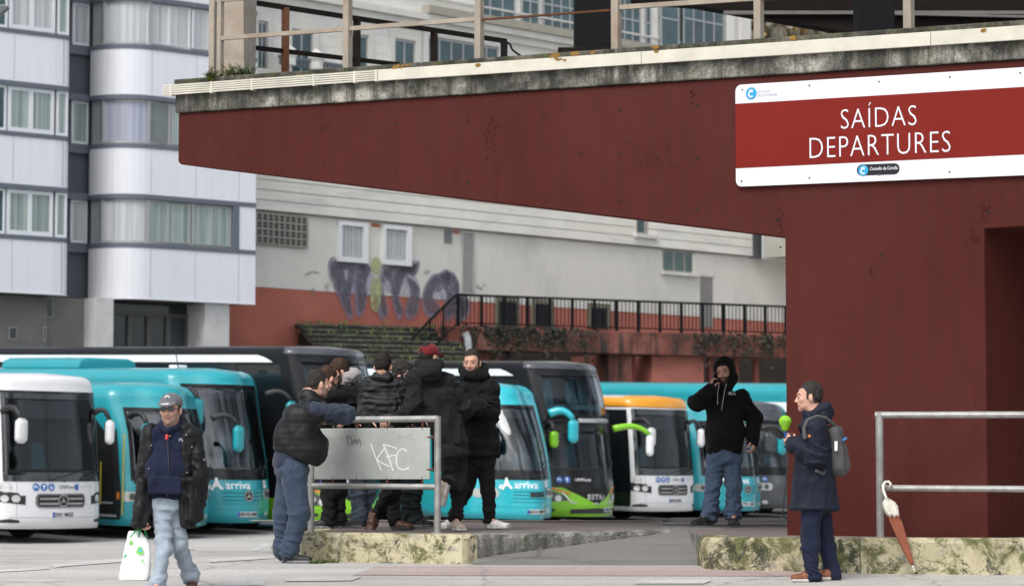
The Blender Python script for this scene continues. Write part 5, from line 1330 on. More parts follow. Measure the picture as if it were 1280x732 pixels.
    if pod:
        mb = MB(); zz = H+.0
        P = [(-.85, zz), (-.8, zz+.2), (-.6, zz+.27), (.6, zz+.27), (.8, zz+.2), (.85, zz)]
        mb.hexa([(a, pod, b_) for a, b_ in P], [(a, pod+3.2, b_) for a, b_ in P]); mb.build('roof_unit', paint, e, bevel=.05)
        mb = MB(); mb.box(.2, .5, 3.0, 3.3, H-.02, H+.12); mb.build('roof_hatch', WINK, e, bevel=.02)
        mb = MB(); x = Vector((-.5, 2.0, H)); mb.tube([x, x+Vector((-.02, .15, .55))], .012, 5); mb.build('antenna', PLAS, e)
    return e, sh
def decker(x, Y, deg, label, H=4.05, L=14, plate_txt='NK LD 13', full=True):
    """black double-deck coach with lime nose, upper and lower windscreens"""
    e = new_bus(x, Y, deg, label)
    prof = [(0, .15), (.4, .0), (1.0, .04), (1.35, .12), (2.2, .30), (2.55, .36), (2.62, .34), (3.2, .50), (3.7, .72), (H, .95)]
    sh = Shape(H=H, L=L, bow=.30, rc=.5, z0=.25, roof_r=.16, prof=prof); hs = sh.S[19]; zt = H-.30
    b = bus_body(sh, e, 'body', lambda q, z: (2 if z < .05 else (1 if z < .98 and abs(q) < sh.s_side+.6 or z < .75 and abs(q) < sh.s_rear else (3 if z > zt+.1 and abs(q) < sh.s_side else 0))), [(round(hs, 4), 1.35, 2.42), (round(hs, 4), 2.68, zt)], extra_z=(.98, .75))
    mk('body', b[0], b[1], [BUSK, LIME, PLAS, GREYB], e, b[2], smooth=True)
    mb = MB(); fr = M('black_frit', (.007, .0075, .008), .2, 0, .05, spec=.3, kind='Object')
    patch(mb, sh, -sh.S[21], sh.S[21], lambda q: .98+0.0-.42*max(0, 1-abs(q)/.95)*1.0, 1.40, .012, 40, 4, 0, .02)
    mb.build('nose_panel', fr, e)
    mb = MB(); patch(mb, sh, -sh.S[22], sh.S[22], 2.38, 2.62, .012, 40, 3, 0, .02); mb.build('deck_fascia', BUSK, e)
    mb = MB(); patch(mb, sh, -.35, hs+.15, 2.60, 2.70, .03, 20, 2, 0, .05); mb.build('silver_ledge', M('silver_trim', (.45, .46, .48), .3, .5, .05, kind='Object'), e)
    for z0, z1 in ((1.36, 2.41), (2.69, zt-.01)):
        mb = MB(); patch(mb, sh, -hs+.01, hs-.01, z0, z1, .004, 34, 10, 0, .004); mb.build('windscreen', WSG, e, smooth=True)
    mb = MB()
    for z0, z1 in ((1.35, 2.42), (2.66, zt)):
        for (a, b_, c, d) in ((-hs-.03, hs+.03, z1-.04, z1+.03), (-hs-.04, -hs+.05, z0, z1), (hs-.05, hs+.04, z0, z1)): patch(mb, sh, a, b_, c, d, .014, None, 3, 0, .02)
    mb.build('windscreen_surround', fr, e)
    interior(e, sh, .8, 1.45, 2.35, hs, seats=full); interior(e, sh, 2.55, 2.6, 3.7, hs, upper=True, seats=full)
    qs = sh.s_side
    side_glass(sh, e, qs+.25, sh.s_rear-.3, 2.75, H-.42, 7); side_glass(sh, e, qs+1.3, sh.s_rear-1.0, 1.5, 2.25, 5)
    for sg in (-1, 1):
        mb = MB(); a, b_ = sorted((sg*(qs+.55), sg*(sh.s_rear-.2))); patch(mb, sh, a, b_, lambda q: H-.36+.0*q, lambda q: H-.36+.17*min(1, max(0, (abs(q)-qs-.55)/.5)), .016, 40, 2, 0, .02); mb.build('white_stripe', WINK, e)
        # headlight set in the lime nose
        a, b_ = sorted((sg*(hs-.42), sg*(hs+.16)))
        mb = MB(); lo = lambda q: .60+.22*(1-(abs(q)-(hs-.42))/.58)*.25; hi = lambda q: .74+.22*((abs(q)-(hs-.42))/.58)
        patch(mb, sh, a, b_, lo, hi, .014, 12, 3, 0, .02); h = mb.build('headlight', M('headlight_dark', (.10, .11, .12), .12, .5, .1, kind='Object'), e)
        for c, r, z in ((hs-.18, .085, .70), (hs+.03, .075, .76)):
            mb = MB(); f = onsh(sh, sg*c, z, .028); mb.add([f(r*math.cos(t_), r*math.sin(t_)) for t_ in np.linspace(0, 2*math.pi, 16, endpoint=False)], [tuple(range(16))]); mb.build('lamp', LENS, h)
        mb = MB(); a, b_ = sorted((sg*(hs-.50), sg*(hs+.30))); patch(mb, sh, a, b_, lambda q: .80+.22*(abs(q)-(hs-.5))/.8, lambda q: .84+.22*(abs(q)-(hs-.5))/.8, .018, 12, 1, 0, .02); mb.build('indicator', M('salmon_indicator', (.7, .16, .06), .3, kind='Object'), h)
        mb = MB(); a, b_ = sorted((sg*(hs-.1), sg*(hs+.05))); rpatch(mb, sh, a, b_, .38, .45, .03, .008); mb.build('fog_lamp', PLAS, e)
    mb = MB(); patch(mb, sh, -.75, .75, .33, lambda q: .47-.05*abs(q), .010, 16, 2, 0, .02); mb.build('lower_intake', PLAS, e)
    mb = MB(); f = onsh(sh, 0, 0, .03); stroke(mb, [(-.95, .86), (-.72, .60), (0, .585), (.72, .60), (.95, .86)], .035, f); mb.build('silver_line', CHROM, e)
    mb = MB(); text_on(mb, 'SETRA', .17, onsh(sh, 0, .74, .028), bold=.010, space=1.35); mb.build('lettering', CHROM, e)
    icons(sh, e, -1.0, 1.17, .085, 2, .03, 'UNMove!', WINK)
    plate(sh, e, .55, .42, plate_txt)
    mb = MB(); patch(mb, sh, -sh.S[20], sh.S[20], .515, .522, .004, 30, 1, 0, .004); mb.build('panel_seam', M('seam_green', (.06, .2, .01), .6), e)
    mirror(e, sh, -1, 2.50, .05, .4, .42, LIME, PLAS, .12, arm=.06); mirror(e, sh, 1, 2.45, .75, .45, .55, WINK, LIME, .10, arm=.075)
    wiper(e, sh, -.2, 1.30, .3, 1.42); wiper(e, sh, .7, 1.30, 1.1, 1.5)
    wheels(e, (2.8, 9.5, 11.0), 1.275, .52)
    return e, sh
A = 48
city_bus(78, 54.6, A, 'white city bus with white roof and star grille at the left edge of the photo', BUSW, '3331 MGZ')
coach(240, 57.4, A+1, 'teal coach with its front door open, behind the man with the cap', H=3.25, rake=.55, name_txt=None, door_open=True, mirror_arm=PLAS, plate_txt='3420 KPF', bow=.38)
coach(310, 59.9, A-4, 'teal coach with white lettering and clear windscreen between the walking man and the vest man', H=3.62, rake=.75, mirror_arm=PLAS, plate_txt='0518 LNM', pod=5.4, cap=.34, rr=.26)
decker(456, 62.0, A, 'black and lime double deck coach behind the group of men, left of the two', H=4.2, L=15)
coach(672, 65.0, A-12, 'teal round-roofed coach right behind the man facing the camera', H=3.5, rake=1.1, paint=TEALL, bow=.5, rc=.7, front='IRIZAR', plate_txt='6314 BKW')
decker(746, 68.3, A-5, 'black and lime double deck coach beside the white and orange bus, right of the two', H=4.1)
city_bus(843, 72.0, A, 'white bus with an orange roof next to the double deck coach', ORNG, '0294 MDK', number=True, H=3.3)
coach(934, 74.3, A-10, 'teal coach behind the hooded man on the phone', H=3.2, rake=.6, mirror_arm=PLAS, plate_txt='7721 HSD', full=False)
coach(1000, 77.0, A, 'dark grey coach half hidden behind the red wall', H=3.25, rake=.8, paint=GREYB, name_txt=None, mirror_arm=PLAS, plate_txt='2265 GTV', full=False)
e_, s_ = coach(1080, 80.0, A, 'tall teal coach with a white side stripe seen above the rightmost buses', H=3.85, rake=.7, plate_txt='4410 JCK', full=False)
mb = MB(); patch(mb, s_, -s_.s_rear+.3, -s_.s_side-.5, 3.02, 3.30, .03, 40, 2, 0, .03); mb.build('white_stripe', WINK, e_)
# ------------------------------------------------------------------ people: smooth blended surfaces
NP = np.array
def nrm(v): v = NP(v, float); return v/np.linalg.norm(v)
_RNG = np.random.RandomState(11); _LAT = _RNG.rand(32, 32, 32).astype(np.float32)
def vnoise(P):
    P = np.asarray(P); i = np.floor(P).astype(int); f = P-i; f = f*f*(3-2*f); r = 0
    for dx in (0, 1):
        for dy in (0, 1):
            for dz in (0, 1):
                w = (f[:, 0] if dx else 1-f[:, 0])*(f[:, 1] if dy else 1-f[:, 1])*(f[:, 2] if dz else 1-f[:, 2])
                r = r+w*_LAT[(i[:, 0]+dx) % 32, (i[:, 1]+dy) % 32, (i[:, 2]+dz) % 32]
    return r
class SDF:
    """blended solid; prims are added with local bounding boxes"""
    def __init__(s, h=.01): s.P = []; s.h = h
    def _add(s, fn, lo, hi, k, op='u'): s.P.append((fn, NP(lo), NP(hi), k, op)); return s
    def cone(s, a, b, ra, rb, k=.02, flat=None, op='u'):
        a, b = NP(a, float), NP(b, float); ab = b-a; L2 = max(1e-9, ab@ab)
        def fn(X):
            d = X-a; t = np.clip(d@ab/L2, 0, 1); q = d-t[..., None]*ab
            if flat is not None:
                ax, f = flat; c = q@NP(ax, float); q = q+(1/f-1)*c[..., None]*NP(ax, float)
            r = ra+(rb-ra)*t; return np.sqrt((q*q).sum(-1))-r
        m = max(ra, rb)*(1 if flat is None or flat[1] < 1 else flat[1])+k+.03
        return s._add(fn, np.minimum(a, b)-m, np.maximum(a, b)+m, k, op)
    def seg(s, a, b, w0, w1, lat, fwd, k=.03, cap=.6, op='u', p=2.0):
        """tapered elliptical segment, w=(lateral, depth) half widths"""
        a, b, lat, fwd = NP(a, float), NP(b, float), NP(lat, float), NP(fwd, float); ab = b-a; L2 = max(1e-9, ab@ab)
        def fn(X):
            d = X-a; t = np.clip(d@ab/L2, 0, 1); q = d-t[..., None]*ab
            w = w0[0]+(w1[0]-w0[0])*t; dd = w0[1]+(w1[1]-w0[1])*t
            l = np.abs(q@lat)/w; f = np.abs(q@fwd)/dd; ax = q-(q@lat)[..., None]*lat-(q@fwd)[..., None]*fwd; u = np.sqrt((ax*ax).sum(-1))/(cap*np.minimum(w, dd))
            return ((l**p+f**p+u**p)**(1/p)-1)*np.minimum(w, dd)
        m = max(w0[0], w1[0], w0[1], w1[1])+k+.03
        return s._add(fn, np.minimum(a, b)-m, np.maximum(a, b)+m, k, op)
    def ell(s, c, R, rad, k=.015, op='u'):
        """R rows: local axes; rad: radii along them"""
        c, R, rad = NP(c, float), NP(R, float), NP(rad, float)
        def fn(X):
            q = (X-c)@R.T; k0 = np.sqrt(((q/rad)**2).sum(-1)); k1 = np.sqrt(((q/rad**2)**2).sum(-1))+1e-9
            return k0*(k0-1)/k1
        m = rad.max()+k+.03
        return s._add(fn, c-m, c+m, k, op)
    def box(s, c, R, half, r=.01, k=.01, op='u'):
        c, R, half = NP(c, float), NP(R, float), NP(half, float)
        def fn(X):
            q = np.abs((X-c)@R.T)-(half-r); return np.sqrt((np.maximum(q, 0)**2).sum(-1))+np.minimum(q.max(-1), 0)-r
        m = np.sqrt((half**2).sum())+k+.03
        return s._add(fn, c-m, c+m, k, op)
    def cut(s, p, n, k=.004):
        """remove the half space on the side n points to"""
        p, n = NP(p, float), nrm(n)
        return s._add(lambda X: (X-p)@n, None if False else NP([-1e9]*3), NP([1e9]*3), k, 'cut')
    def field(s):
        U = [q for q in s.P if q[4] == 'u']; lo = np.min([q[1] for q in U], 0)-s.h*2; hi = np.max([q[2] for q in U], 0)+s.h*2
        n = np.ceil((hi-lo)/s.h).astype(int)+1
        ax = [lo[i]+s.h*np.arange(n[i]) for i in range(3)]; Fd = np.full(n, .3, np.float32)
        for fn, a, b, k, op in s.P:
            i0 = [max(0, int((max(a[i], lo[i])-lo[i])/s.h)) for i in range(3)]; i1 = [min(n[i], int((min(b[i], hi[i])-lo[i])/s.h)+2) for i in range(3)]
            if any(i1[i] <= i0[i] for i in range(3)): continue
            sl = tuple(slice(i0[i], i1[i]) for i in range(3))
            X = np.stack(np.meshgrid(*[ax[i][sl[i]] for i in range(3)], indexing='ij'), -1).astype(np.float32)
            d = fn(X).astype(np.float32); c = Fd[sl]
            if op == 'u': h_ = np.clip(.5+.5*(c-d)/k, 0, 1); Fd[sl] = c*(1-h_)+d*h_-k*h_*(1-h_)
            elif op == 'sub': d = -d; h_ = np.clip(.5-.5*(c-d)/k, 0, 1); Fd[sl] = c*(1-h_)+d*h_+k*h_*(1-h_)
            else: h_ = np.clip(.5-.5*(c-d)/k, 0, 1); Fd[sl] = c*(1-h_)+d*h_+k*h_*(1-h_)
        return Fd, lo
    def mesh(s):
        Fd, org = s.field(); S = Fd < 0
        nx, ny, nz = Fd.shape
        cnt = np.zeros((nx-1, ny-1, nz-1), np.int8)
        for dx in (0, 1):
            for dy in (0, 1):
                for dz in (0, 1): cnt += S[dx:nx-1+dx, dy:ny-1+dy, dz:nz-1+dz]
        act = (cnt > 0) & (cnt < 8); idx = np.argwhere(act); vid = np.full(act.shape, -1, np.int32); vid[act] = np.arange(len(idx))
        C = np.array([(x, y, z) for x in (0, 1) for y in (0, 1) for z in (0, 1)])
        vals = np.stack([Fd[idx[:, 0]+c[0], idx[:, 1]+c[1], idx[:, 2]+c[2]] for c in C], 1)
        acc = np.zeros((len(idx), 3)); num = np.zeros(len(idx))
        for a in range(8):
            for b in range(a+1, 8):
                if np.abs(C[a]-C[b]).sum() != 1: continue
                fa, fb = vals[:, a], vals[:, b]; m = (fa < 0) != (fb < 0); t = np.where(m, fa/np.where(m, fa-fb, 1), 0)
                acc += np.where(m[:, None], C[a]+t[:, None]*(C[b]-C[a]), 0); num += m
        V = (idx+acc/num[:, None])*s.h+org; Q = []
        for ax in range(3):
            A = np.moveaxis(S, ax, 0); v = np.moveaxis(vid, ax, 0)
            e = A[:-1, 1:-1, 1:-1] != A[1:, 1:-1, 1:-1]; p = np.argwhere(e); sg = A[:-1, 1:-1, 1:-1][e]
            q = np.stack([v[p[:, 0], p[:, 1], p[:, 2]], v[p[:, 0], p[:, 1]+1, p[:, 2]], v[p[:, 0], p[:, 1]+1, p[:, 2]+1], v[p[:, 0], p[:, 1], p[:, 2]+1]], 1)
            flip = ~sg if ax != 1 else sg
            q[flip] = q[flip][:, ::-1]; Q.append(q)
        return V, np.concatenate(Q)
def vnormals(V, Q):
    n = np.cross(V[Q[:, 2]]-V[Q[:, 0]], V[Q[:, 3]]-V[Q[:, 1]]); N = np.zeros_like(V)
    for i in range(4): np.add.at(N, Q[:, i], n)
    return N/(np.linalg.norm(N, axis=1)[:, None]+1e-12)
def folds(V, Q, layers):
    """cloth relief: layers of (amplitude, (fx,fy,fz) frequencies, ridged)"""
    N = vnormals(V, Q); d = 0
    for i, (a, f, rid) in enumerate(layers):
        W_ = V+.03*np.stack([vnoise(V*6+7*i), vnoise(V*6+19*i+3), vnoise(V*6+5*i+9)], 1)*3
        n = vnoise(W_*NP(f)+13.7*i)
        d = d+a*((1-np.abs(2*n-1))*2-1 if rid else 2*n-1)
    return V+N*d[:, None] if not np.isscalar(d) else V
def cloth(name, col, parent, sdf, layers=((.006, (9, 9, 14), True), (.003, (24, 24, 30), False)), m=None, ridge=None):
    V, Q = sdf.mesh(); V = folds(V, Q, layers)
    if ridge is not None:
        N = vnormals(V, Q); V = V+N*ridge(V)[:, None]
    return mk(name, V, Q, m or col, parent, smooth=True, world=True)
def fabric(name, col, rough=.85, sheen=.3, scale=350, var=.12, spec=.25):
    if name in MATS: return MATS[name]
    m = M(name, col, rough, 0, var, 5, .15, scale, spec=spec, kind='Object')
    b = m.node_tree.nodes['Principled BSDF']; b.inputs['Sheen Weight'].default_value = sheen*(.25 if max(col[:3]) < .05 else .5); b.inputs['Sheen Roughness'].default_value = .5
    return m
SKIN = Mcustom('skin', lambda t, b, m: (t.links.new(ramp(t, noise(t, 18, 4, coords(t, kind='Object')), [(.3, (.50, .27, .19, 1)), (.7, (.62, .37, .275, 1))]), b.inputs['Base Color']), setattr(b.inputs['Roughness'], 'default_value', .5), setattr(b.inputs['Subsurface Weight'], 'default_value', .08)))
LIPM = M('lips', (.30, .11, .085), .5, 0, .1, 20, kind='Object'); BROW = M('eyebrow', (.085, .055, .042), .9, 0, .3, 40, kind='Object'); EYEW = M('eye_white', (.30, .25, .23), .3, 0, .05, kind='Object'); EYED = M('iris', (.02, .015, .012), .2, 0, .1, kind='Object'); STUB = M('stubble_skin', (.33, .205, .155), .7, 0, .25, 60, kind='Object'); BEARD = M('beard', (.045, .028, .02), .9, 0, .4, 60, .4, 80, kind='Object')
def hairmat(n, c): return M(n, c, .75, 0, .5, 45, .6, 150, spec=.25, kind='Object', vsc=(1, 1, .35))
HAIRK = hairmat('hair_black', (.018, .015, .013)); HAIRB = hairmat('hair_brown', (.045, .026, .016)); HAIRG = hairmat('hair_greying', (.030, .026, .023)); HAIRS = hairmat('hair_short_dark', (.03, .024, .02))
def rotm(yaw, pitch=0, roll=0):
    """rows: right-hand (image-right when facing the camera is -r), forward, up; yaw 0 faces the camera, 90 faces image right"""
    y = math.radians(yaw); f = NP([math.sin(y), -math.cos(y), 0.0]); l = NP([math.cos(y), math.sin(y), 0.0]); u = NP([0, 0, 1.0])
    p = math.radians(pitch); f2 = f*math.cos(p)+u*math.sin(p); u2 = u*math.cos(p)-f*math.sin(p)
    r = math.radians(roll); l2 = l*math.cos(r)+u2*math.sin(r); u3 = u2*math.cos(r)-l*math.sin(r)
    return NP([l2, f2, u3])
class Head:
    def __init__(s, c, yaw, pitch=0, roll=0, sc_=1.0): s.c = NP(c, float); s.R = rotm(yaw, pitch, roll); s.k = sc_
    def w(s, l, f, u): return s.c+s.k*(l*s.R[0]+f*s.R[1]+u*s.R[2])
    def add(s, S, neck, nr=.058):
        k = s.k; R = s.R; e = lambda l, f, u, a, b, c, kk=.015, op='u': S.ell(s.w(l, f, u), R, (a*k, b*k, c*k), kk, op)
        e(0, -.012, .030, .076, .097, .092); e(0, .030, -.030, .062, .066, .080, .02); e(0, .052, -.078, .040, .040, .034, .02); e(0, .074, -.100, .020, .020, .018, .014)
        for q in (-1, 1):
            e(q*.040, .030, -.070, .020, .035, .030, .015); e(q*.038, .064, -.022, .024, .024, .022, .012)
            e(q*.080, -.004, -.008, .010, .020, .033, .006)
            S.ell(s.w(q*.031, .104, .008), R, (.017*k, .014*k, .011*k), .010, 'sub')
            e(q*.031, .082, .006, .0145, .0145, .0135, .004)
        e(0, .082, .028, .050, .018, .012, .012)
        S.cone(s.w(0, .090, .010), s.w(0, .111, -.030), .009*k, .0115*k, .010)
        for q in (-1, 1): e(q*.010, .104, -.034, .008, .010, .007, .006)
        e(0, .090, -.058, .024, .011, .007, .006); e(0, .089, -.068, .021, .011, .007, .005)
        S.cone(s.w(0, -.025, -.05), neck, nr*k, nr*1.08, .03)
    def matidx(s, V, beard=0, scalp=True):
        """0 skin 1 lips 2 brow 3 eye white 4 iris 5 stubble 6 beard"""
        q = ((V-s.c)@s.R.T)/s.k; l, f, u = np.abs(q[:, 0]), q[:, 1], q[:, 2]; I = np.zeros(len(V), int)
        near = (np.abs(q).max(1) < .17)
        if beard:
            bz = near & (f > .015-.0*u) & (u < -.022-.35*(f-.05)) & (u > -.125) & ~((l < .022) & (u > -.045) & (f > .10))
            bz &= (u < -.045) | (l > .045) | ((l < .035) & (u < -.040))
            I[bz] = 5 if beard == 1 else 6
        if scalp:
            nz = .010*(2*vnoise(q*60)-1); line = np.where(f > .045, .070+.10*(f-.045)-.12*np.maximum(0, l-.035)+.0, np.where(f > .012, .012+1.7*(f-.012), np.where(f > -.025, .010, -.055)))
            line = np.where((f > .012) & (f < .030) & (l > .055), -.018, line)
            I[near & (u > line+nz) & ((l < .080) | (u > .03))] = 7
        I[near & (f > .086) & (l < .024) & (u > -.0725) & (u < -.053)] = 1
        I[near & (f > .075) & (l > .012) & (l < .052) & (u > .024) & (u < .032)] = 2
        ey = near & (f > .080) & (((l-.031)/.012)**2+((u-.006)/.0055)**2 < 1); I[ey] = 3
        I[ey & ((l-.031)**2+(u-.006)**2 < .0075**2)] = 4
        return I
    def hair(s, S, thick=.012, top=.004, line=.058, back=-.06, side=.0):
        k = s.k; e = thick-.010
        S.ell(s.w(0, -.026, .046), s.R, ((.0785+e)*k, (.096+e)*k, (.088+e+top)*k), .012)
        S.ell(s.w(0, -.055, -.002), s.R, ((.066+e*.7)*k, (.058+e*.7)*k, .055*k), .02)
        S.cut(s.w(0, -.06, back), -s.R[2]+s.R[1]*.3, .01)
        S.cut(s.w(0, .02, line+.012), -s.R[2]*.75+s.R[1]*1.0, .012) if False else None
        for q in (-1, 1): S.ell(s.w(q*.092, .012, -.014), s.R, (.024*k, .034*k, .036*k), .006, 'sub')
def hair_mesh(h, mat, parent, h_=.005, amp=.004, freq=(60, 60, 26), **k):
    S = SDF(h_); h.hair(S, **k); V, Q = S.mesh(); V = folds(V, Q, ((amp, freq, True), (amp*.5, (90, 90, 70), False))); return mk('hair', V, Q, mat, parent, smooth=True, world=True)
def hand(S, wrist, d, palm_n, curl=.5, size=1.0, thumb=1, spread=.12):
    """palm and five separate fingers. d: direction of the hand, palm_n: out of the palm, curl 0 flat .. 1 fist"""
    d = nrm(d); n = NP(palm_n, float); n = nrm(n-(n@d)*d); s_ = np.cross(n, d); z = size; w = NP(wrist, float)
    R = NP([s_, d, n]); pc = w+d*.048*z
    S.box(pc, R, (.040*z, .050*z, .014*z), .012, .012); S.cone(w-d*.05, w+d*.01, .026, .026*z, .02, flat=(n, .75))
    for i, (o, L, r) in enumerate(((.031, .072, .0085), (.0105, .080, .009), (-.0105, .075, .0085), (-.030, .060, .0075))):
        o *= thumb; b = w+d*.092*z+s_*o*z; a = math.radians(12+72*curl)
        sp = s_*(o/.03)*spread; p = b; ang = 0; fd = nrm(d+sp)
        S.cone(w+d*.04*z+s_*o*.7*z, b, r*1.1*z, r*1.15*z, .008)
        for j, q in enumerate((.45, .32, .23)):
            ang += a*(.55, 1.0, .7)[j]; v = fd*math.cos(ang)+n*math.sin(ang); p2 = p+v*L*q*z
            S.cone(p, p2, r*(1.05-.1*j)*z, r*(.97-.1*j)*z, .004); p = p2
    b = w+d*.022*z+s_*.028*thumb*z+n*.006; v = nrm(d*.62+s_*.62*thumb+n*(.3+.4*curl)); p = b+v*.042*z; S.cone(b-d*.01, p, .0135*z, .0115*z, .010)
    v2 = nrm(d*.85+s_*(.25-.4*curl)*thumb+n*(.35+.5*curl)); p2 = p+v2*.030*z; S.cone(p, p2, .011*z, .0095*z, .005); S.cone(p2, p2+nrm(v2+n*.3*curl)*.022*z, .0095*z, .008*z, .005)
def shoe(parent, heel, yaw, mat, solemat, L=.29, pitch=0, w=.05, hi=.075, roll=0, stripe=None):
    """heel: ground point under the ankle back; yaw: pointing direction; pitch>0 lifts the heel side up (toe down)"""
    R = rotm(yaw, -pitch, roll); h = NP(heel, float); P = lambda l, f, u: h+l*R[0]+f*R[1]+u*R[2]
    S = SDF(.006)
    S.seg(P(0, .045, .045), P(0, .13, .045), (w*.78, .05), (w*.9, .045), R[0], R[2], .02); S.ell(P(0, .045, .085), R, (.042, .052, .055), .02)
    S.seg(P(0, .10, .040), P(0, L-.055, .032), (w*.9, .045), (w*.98, .028), R[0], R[2], .025); S.cone(P(0, .035, .05), P(0, .035, .09), .038, .036, .02)
    S.cut(P(0, 0, .016), -R[2]); S.cut(P(0, 0, hi+.018), R[2])
    V, Q = S.mesh(); N = vnormals(V, Q); V = V+N*(.0018*(2*vnoise(V*40)-1))[:, None]
    o = mk('shoe', V, Q, mat, parent, smooth=True, world=True)
    S = SDF(.006); S.seg(P(0, .045, .012), P(0, .13, .012), (w*.86, .02), (w*.95, .02), R[0], R[2], .02, p=3.5); S.seg(P(0, .12, .012), P(0, L-.052, .014), (w*.92, .02), (w*1.06, .018), R[0], R[2], .02, p=3.5); S.cut(P(0, 0, 0), -R[2]); S.cut(P(0, 0, .026), R[2])
    V, Q = S.mesh(); mk('sole', V, Q, solemat, o, smooth=True, world=True)
    mb = MB()
    for k in range(4): c = P(0, .115+.022*k, .082-.008*k); mb.tube([c-R[0]*.022, c+R[0]*.022], .003, 5)
    mb.build('laces', solemat if stripe is None else stripe, o, world=True)
    if stripe is not None:
        mb = MB()
        for q in (-1, 1):
            for k in range(3): a = P(q*(w*.92), .10+.025*k, .025); b = P(q*(w*.72), .12+.025*k, .062); mb.tube([a, b], .0045, 5)
        mb.build('stripes', stripe, o, world=True)
    return o
class Person:
    """joints given by where the photo shows them: (x, y, extra depth)"""
    def __init__(s, Y, yaw, J, label, lean=0):
        s.sl = .87; s.Y = Y; s.J = {k: NP(W(v[0], v[1], Y+(v[2] if len(v) > 2 else 0))) for k, v in J.items()}
        s.R = rotm(yaw); s.lat, s.fwd = s.R[0], s.R[1]
        f = (s.J['anL']+s.J['anR'])/2; s.root = empty('person', (f[0], f[1], min(s.J['anL'][2], s.J['anR'][2])-.09), label=label, cat='person')
    def body(s, head, hands=(), beard=0, hm=None):
        S = SDF(.0066); J = s.J; nk = J['neck']; g = s.sl
        head.add(S, nk)
        S.seg(J['pelvis'], J['chest'], (.145, .10), (.155, .105), s.lat, s.fwd, .04)
        S.cone(J['shL'], J['shR'], .055, .055, .05); S.cone(nk, (J['shL']+J['shR'])/2, .06, .075, .05)
        for q in 'LR':
            S.cone(J['sh'+q], J['el'+q], .050*g, .040*g, .03); S.cone(J['el'+q], J['wr'+q], .039*g, .027, .02)
            S.cone(J['hip'+q], J['kn'+q], .080*g, .050*g, .04); S.cone(J['kn'+q], J['an'+q], .050*g, .034, .03); S.cone(J['an'+q], J['an'+q]+(J['to'+q]-J['an'+q])*.42+NP([0, 0, .012]), .034, .022, .02)
        for hd in hands: hand(S, *hd[:3], **(hd[3] if len(hd) > 3 else {}))
        V, Q = S.mesh(); c = V[Q].mean(1); I = head.matidx(c, beard)
        o = mk('body', V, Q, [SKIN, LIPM, BROW, EYEW, EYED, STUB, BEARD, hm or HAIRS], s.root, I, smooth=True, world=True); s.bodyo = o; return o
    def trousers(s, m, r=(.105, .078, .064), waist=None, hem=.035, layers=None, h=.0085, hipw=(.165, .12), cuffs=False, bunch=1.0, name='trousers'):
        r = tuple(v*s.sl for v in r); hipw = tuple(v*(1+s.sl)/2 for v in hipw)
        S = SDF(h); J = s.J; wp = J['pelvis']+NP([0, 0, .06])
        S.seg((J['hipL']+J['hipR'])/2+NP([0, 0, .0]), wp, hipw, (hipw[0]*.96, hipw[1]*.95), s.lat, s.fwd, .04)
        for q in 'LR':
            k_, a_ = J['kn'+q], J['an'+q]; S.cone(J['hip'+q], k_, r[0], r[1], .045); S.cone(k_, a_+(k_-a_)*.0, r[1], r[2], .03)
            S.cone(a_+(k_-a_)*.16, a_+(k_-a_)*.06, r[2]*1.10, r[2]*1.12, .02)
            d = nrm(a_-k_)
            S._add((lambda X, p=a_+d*hem, d=d, k_=k_, a_=a_: np.where(np.linalg.norm(X-a_, axis=-1) < .22, (X-p)@d, -1)), a_-.2, a_+.2, .004, 'sub2')
        S.P = [(f, a, b, k, 'cut' if op == 'sub2' else op) for f, a, b, k, op in S.P]
        S.cut(wp+NP([0, 0, .06]), (0, 0, 1))
        V, Q = S.mesh(); N = vnormals(V, Q); d = np.zeros(len(V))
        for q in 'LR':
            k_, a_ = J['kn'+q], J['an'+q]; hp = J['hip'+q]
            for c, rad, amp, fr in ((k_, .17, .0125, 15), (a_, .22, .013*bunch, 22), (hp, .20, .011, 12)):
                w_ = np.exp(-((np.linalg.norm(V-c, axis=1)/rad)**2)*1.6); W_ = V*NP([7, 7, fr])+3*vnoise(V*5)[:, None]
                n = vnoise(W_+c); d += w_*amp*((1-np.abs(2*n-1))**2.5*2.2-.6)
        d += .0045*(1-2*np.abs(2*vnoise(V*NP([13, 13, 4])+4)-1))+.0020*(2*vnoise(V*30)-1)
        V = V+N*d[:, None]; s.tr = mk(name, V, Q, m, s.root, smooth=True, world=True); return s.tr
    def top(s, name, m, torso=((.18, .13), (.20, .135)), arm=(.085, .068, .054), hem=None, low=None, layers=None, h=.0085, extra=None, belly=None, collar=.07, sleeve=.0, k=.045, ridge=None, shz=.085, cuts=(), flare=None, arms='LR', slv_end=.02):
        """jacket or pullover: torso, shoulders, sleeves; hem at point `hem`; `extra(S)` adds more"""
        arm = tuple(v*s.sl for v in arm); torso = tuple(tuple(x*(1+s.sl)/2 for x in v) for v in torso); shz = shz*s.sl; collar = collar*s.sl
        J = s.J; S = SDF(h); low = J['pelvis'] if low is None else low
        S.seg(low, J['chest'], torso[0], torso[1], s.lat, s.fwd, k, cap=.7, p=2.4)
        if flare is not None: S.seg(flare[0], low, flare[1], torso[0], s.lat, s.fwd, k, cap=.5, p=2.4)
        if belly is not None: S.ell(belly[0], s.R, belly[1], .06)
        S.cone(J['shL'], J['shR'], shz, shz, .06); S.cone(J['neck']-NP([0, 0, .03]), (J['shL']+J['shR'])/2, collar, shz*1.05, .05)
        for q in arms:
            S.cone(J['sh'+q], J['el'+q], arm[0], arm[1], .05); w_ = J['wr'+q]; e_ = J['el'+q]; d = nrm(w_-e_)
            S.cone(e_, w_+d*slv_end, arm[1], arm[2], .035); S.cone(w_-d*.01+d*slv_end, w_+d*slv_end, arm[2]*.98, arm[2]*.9, .01)
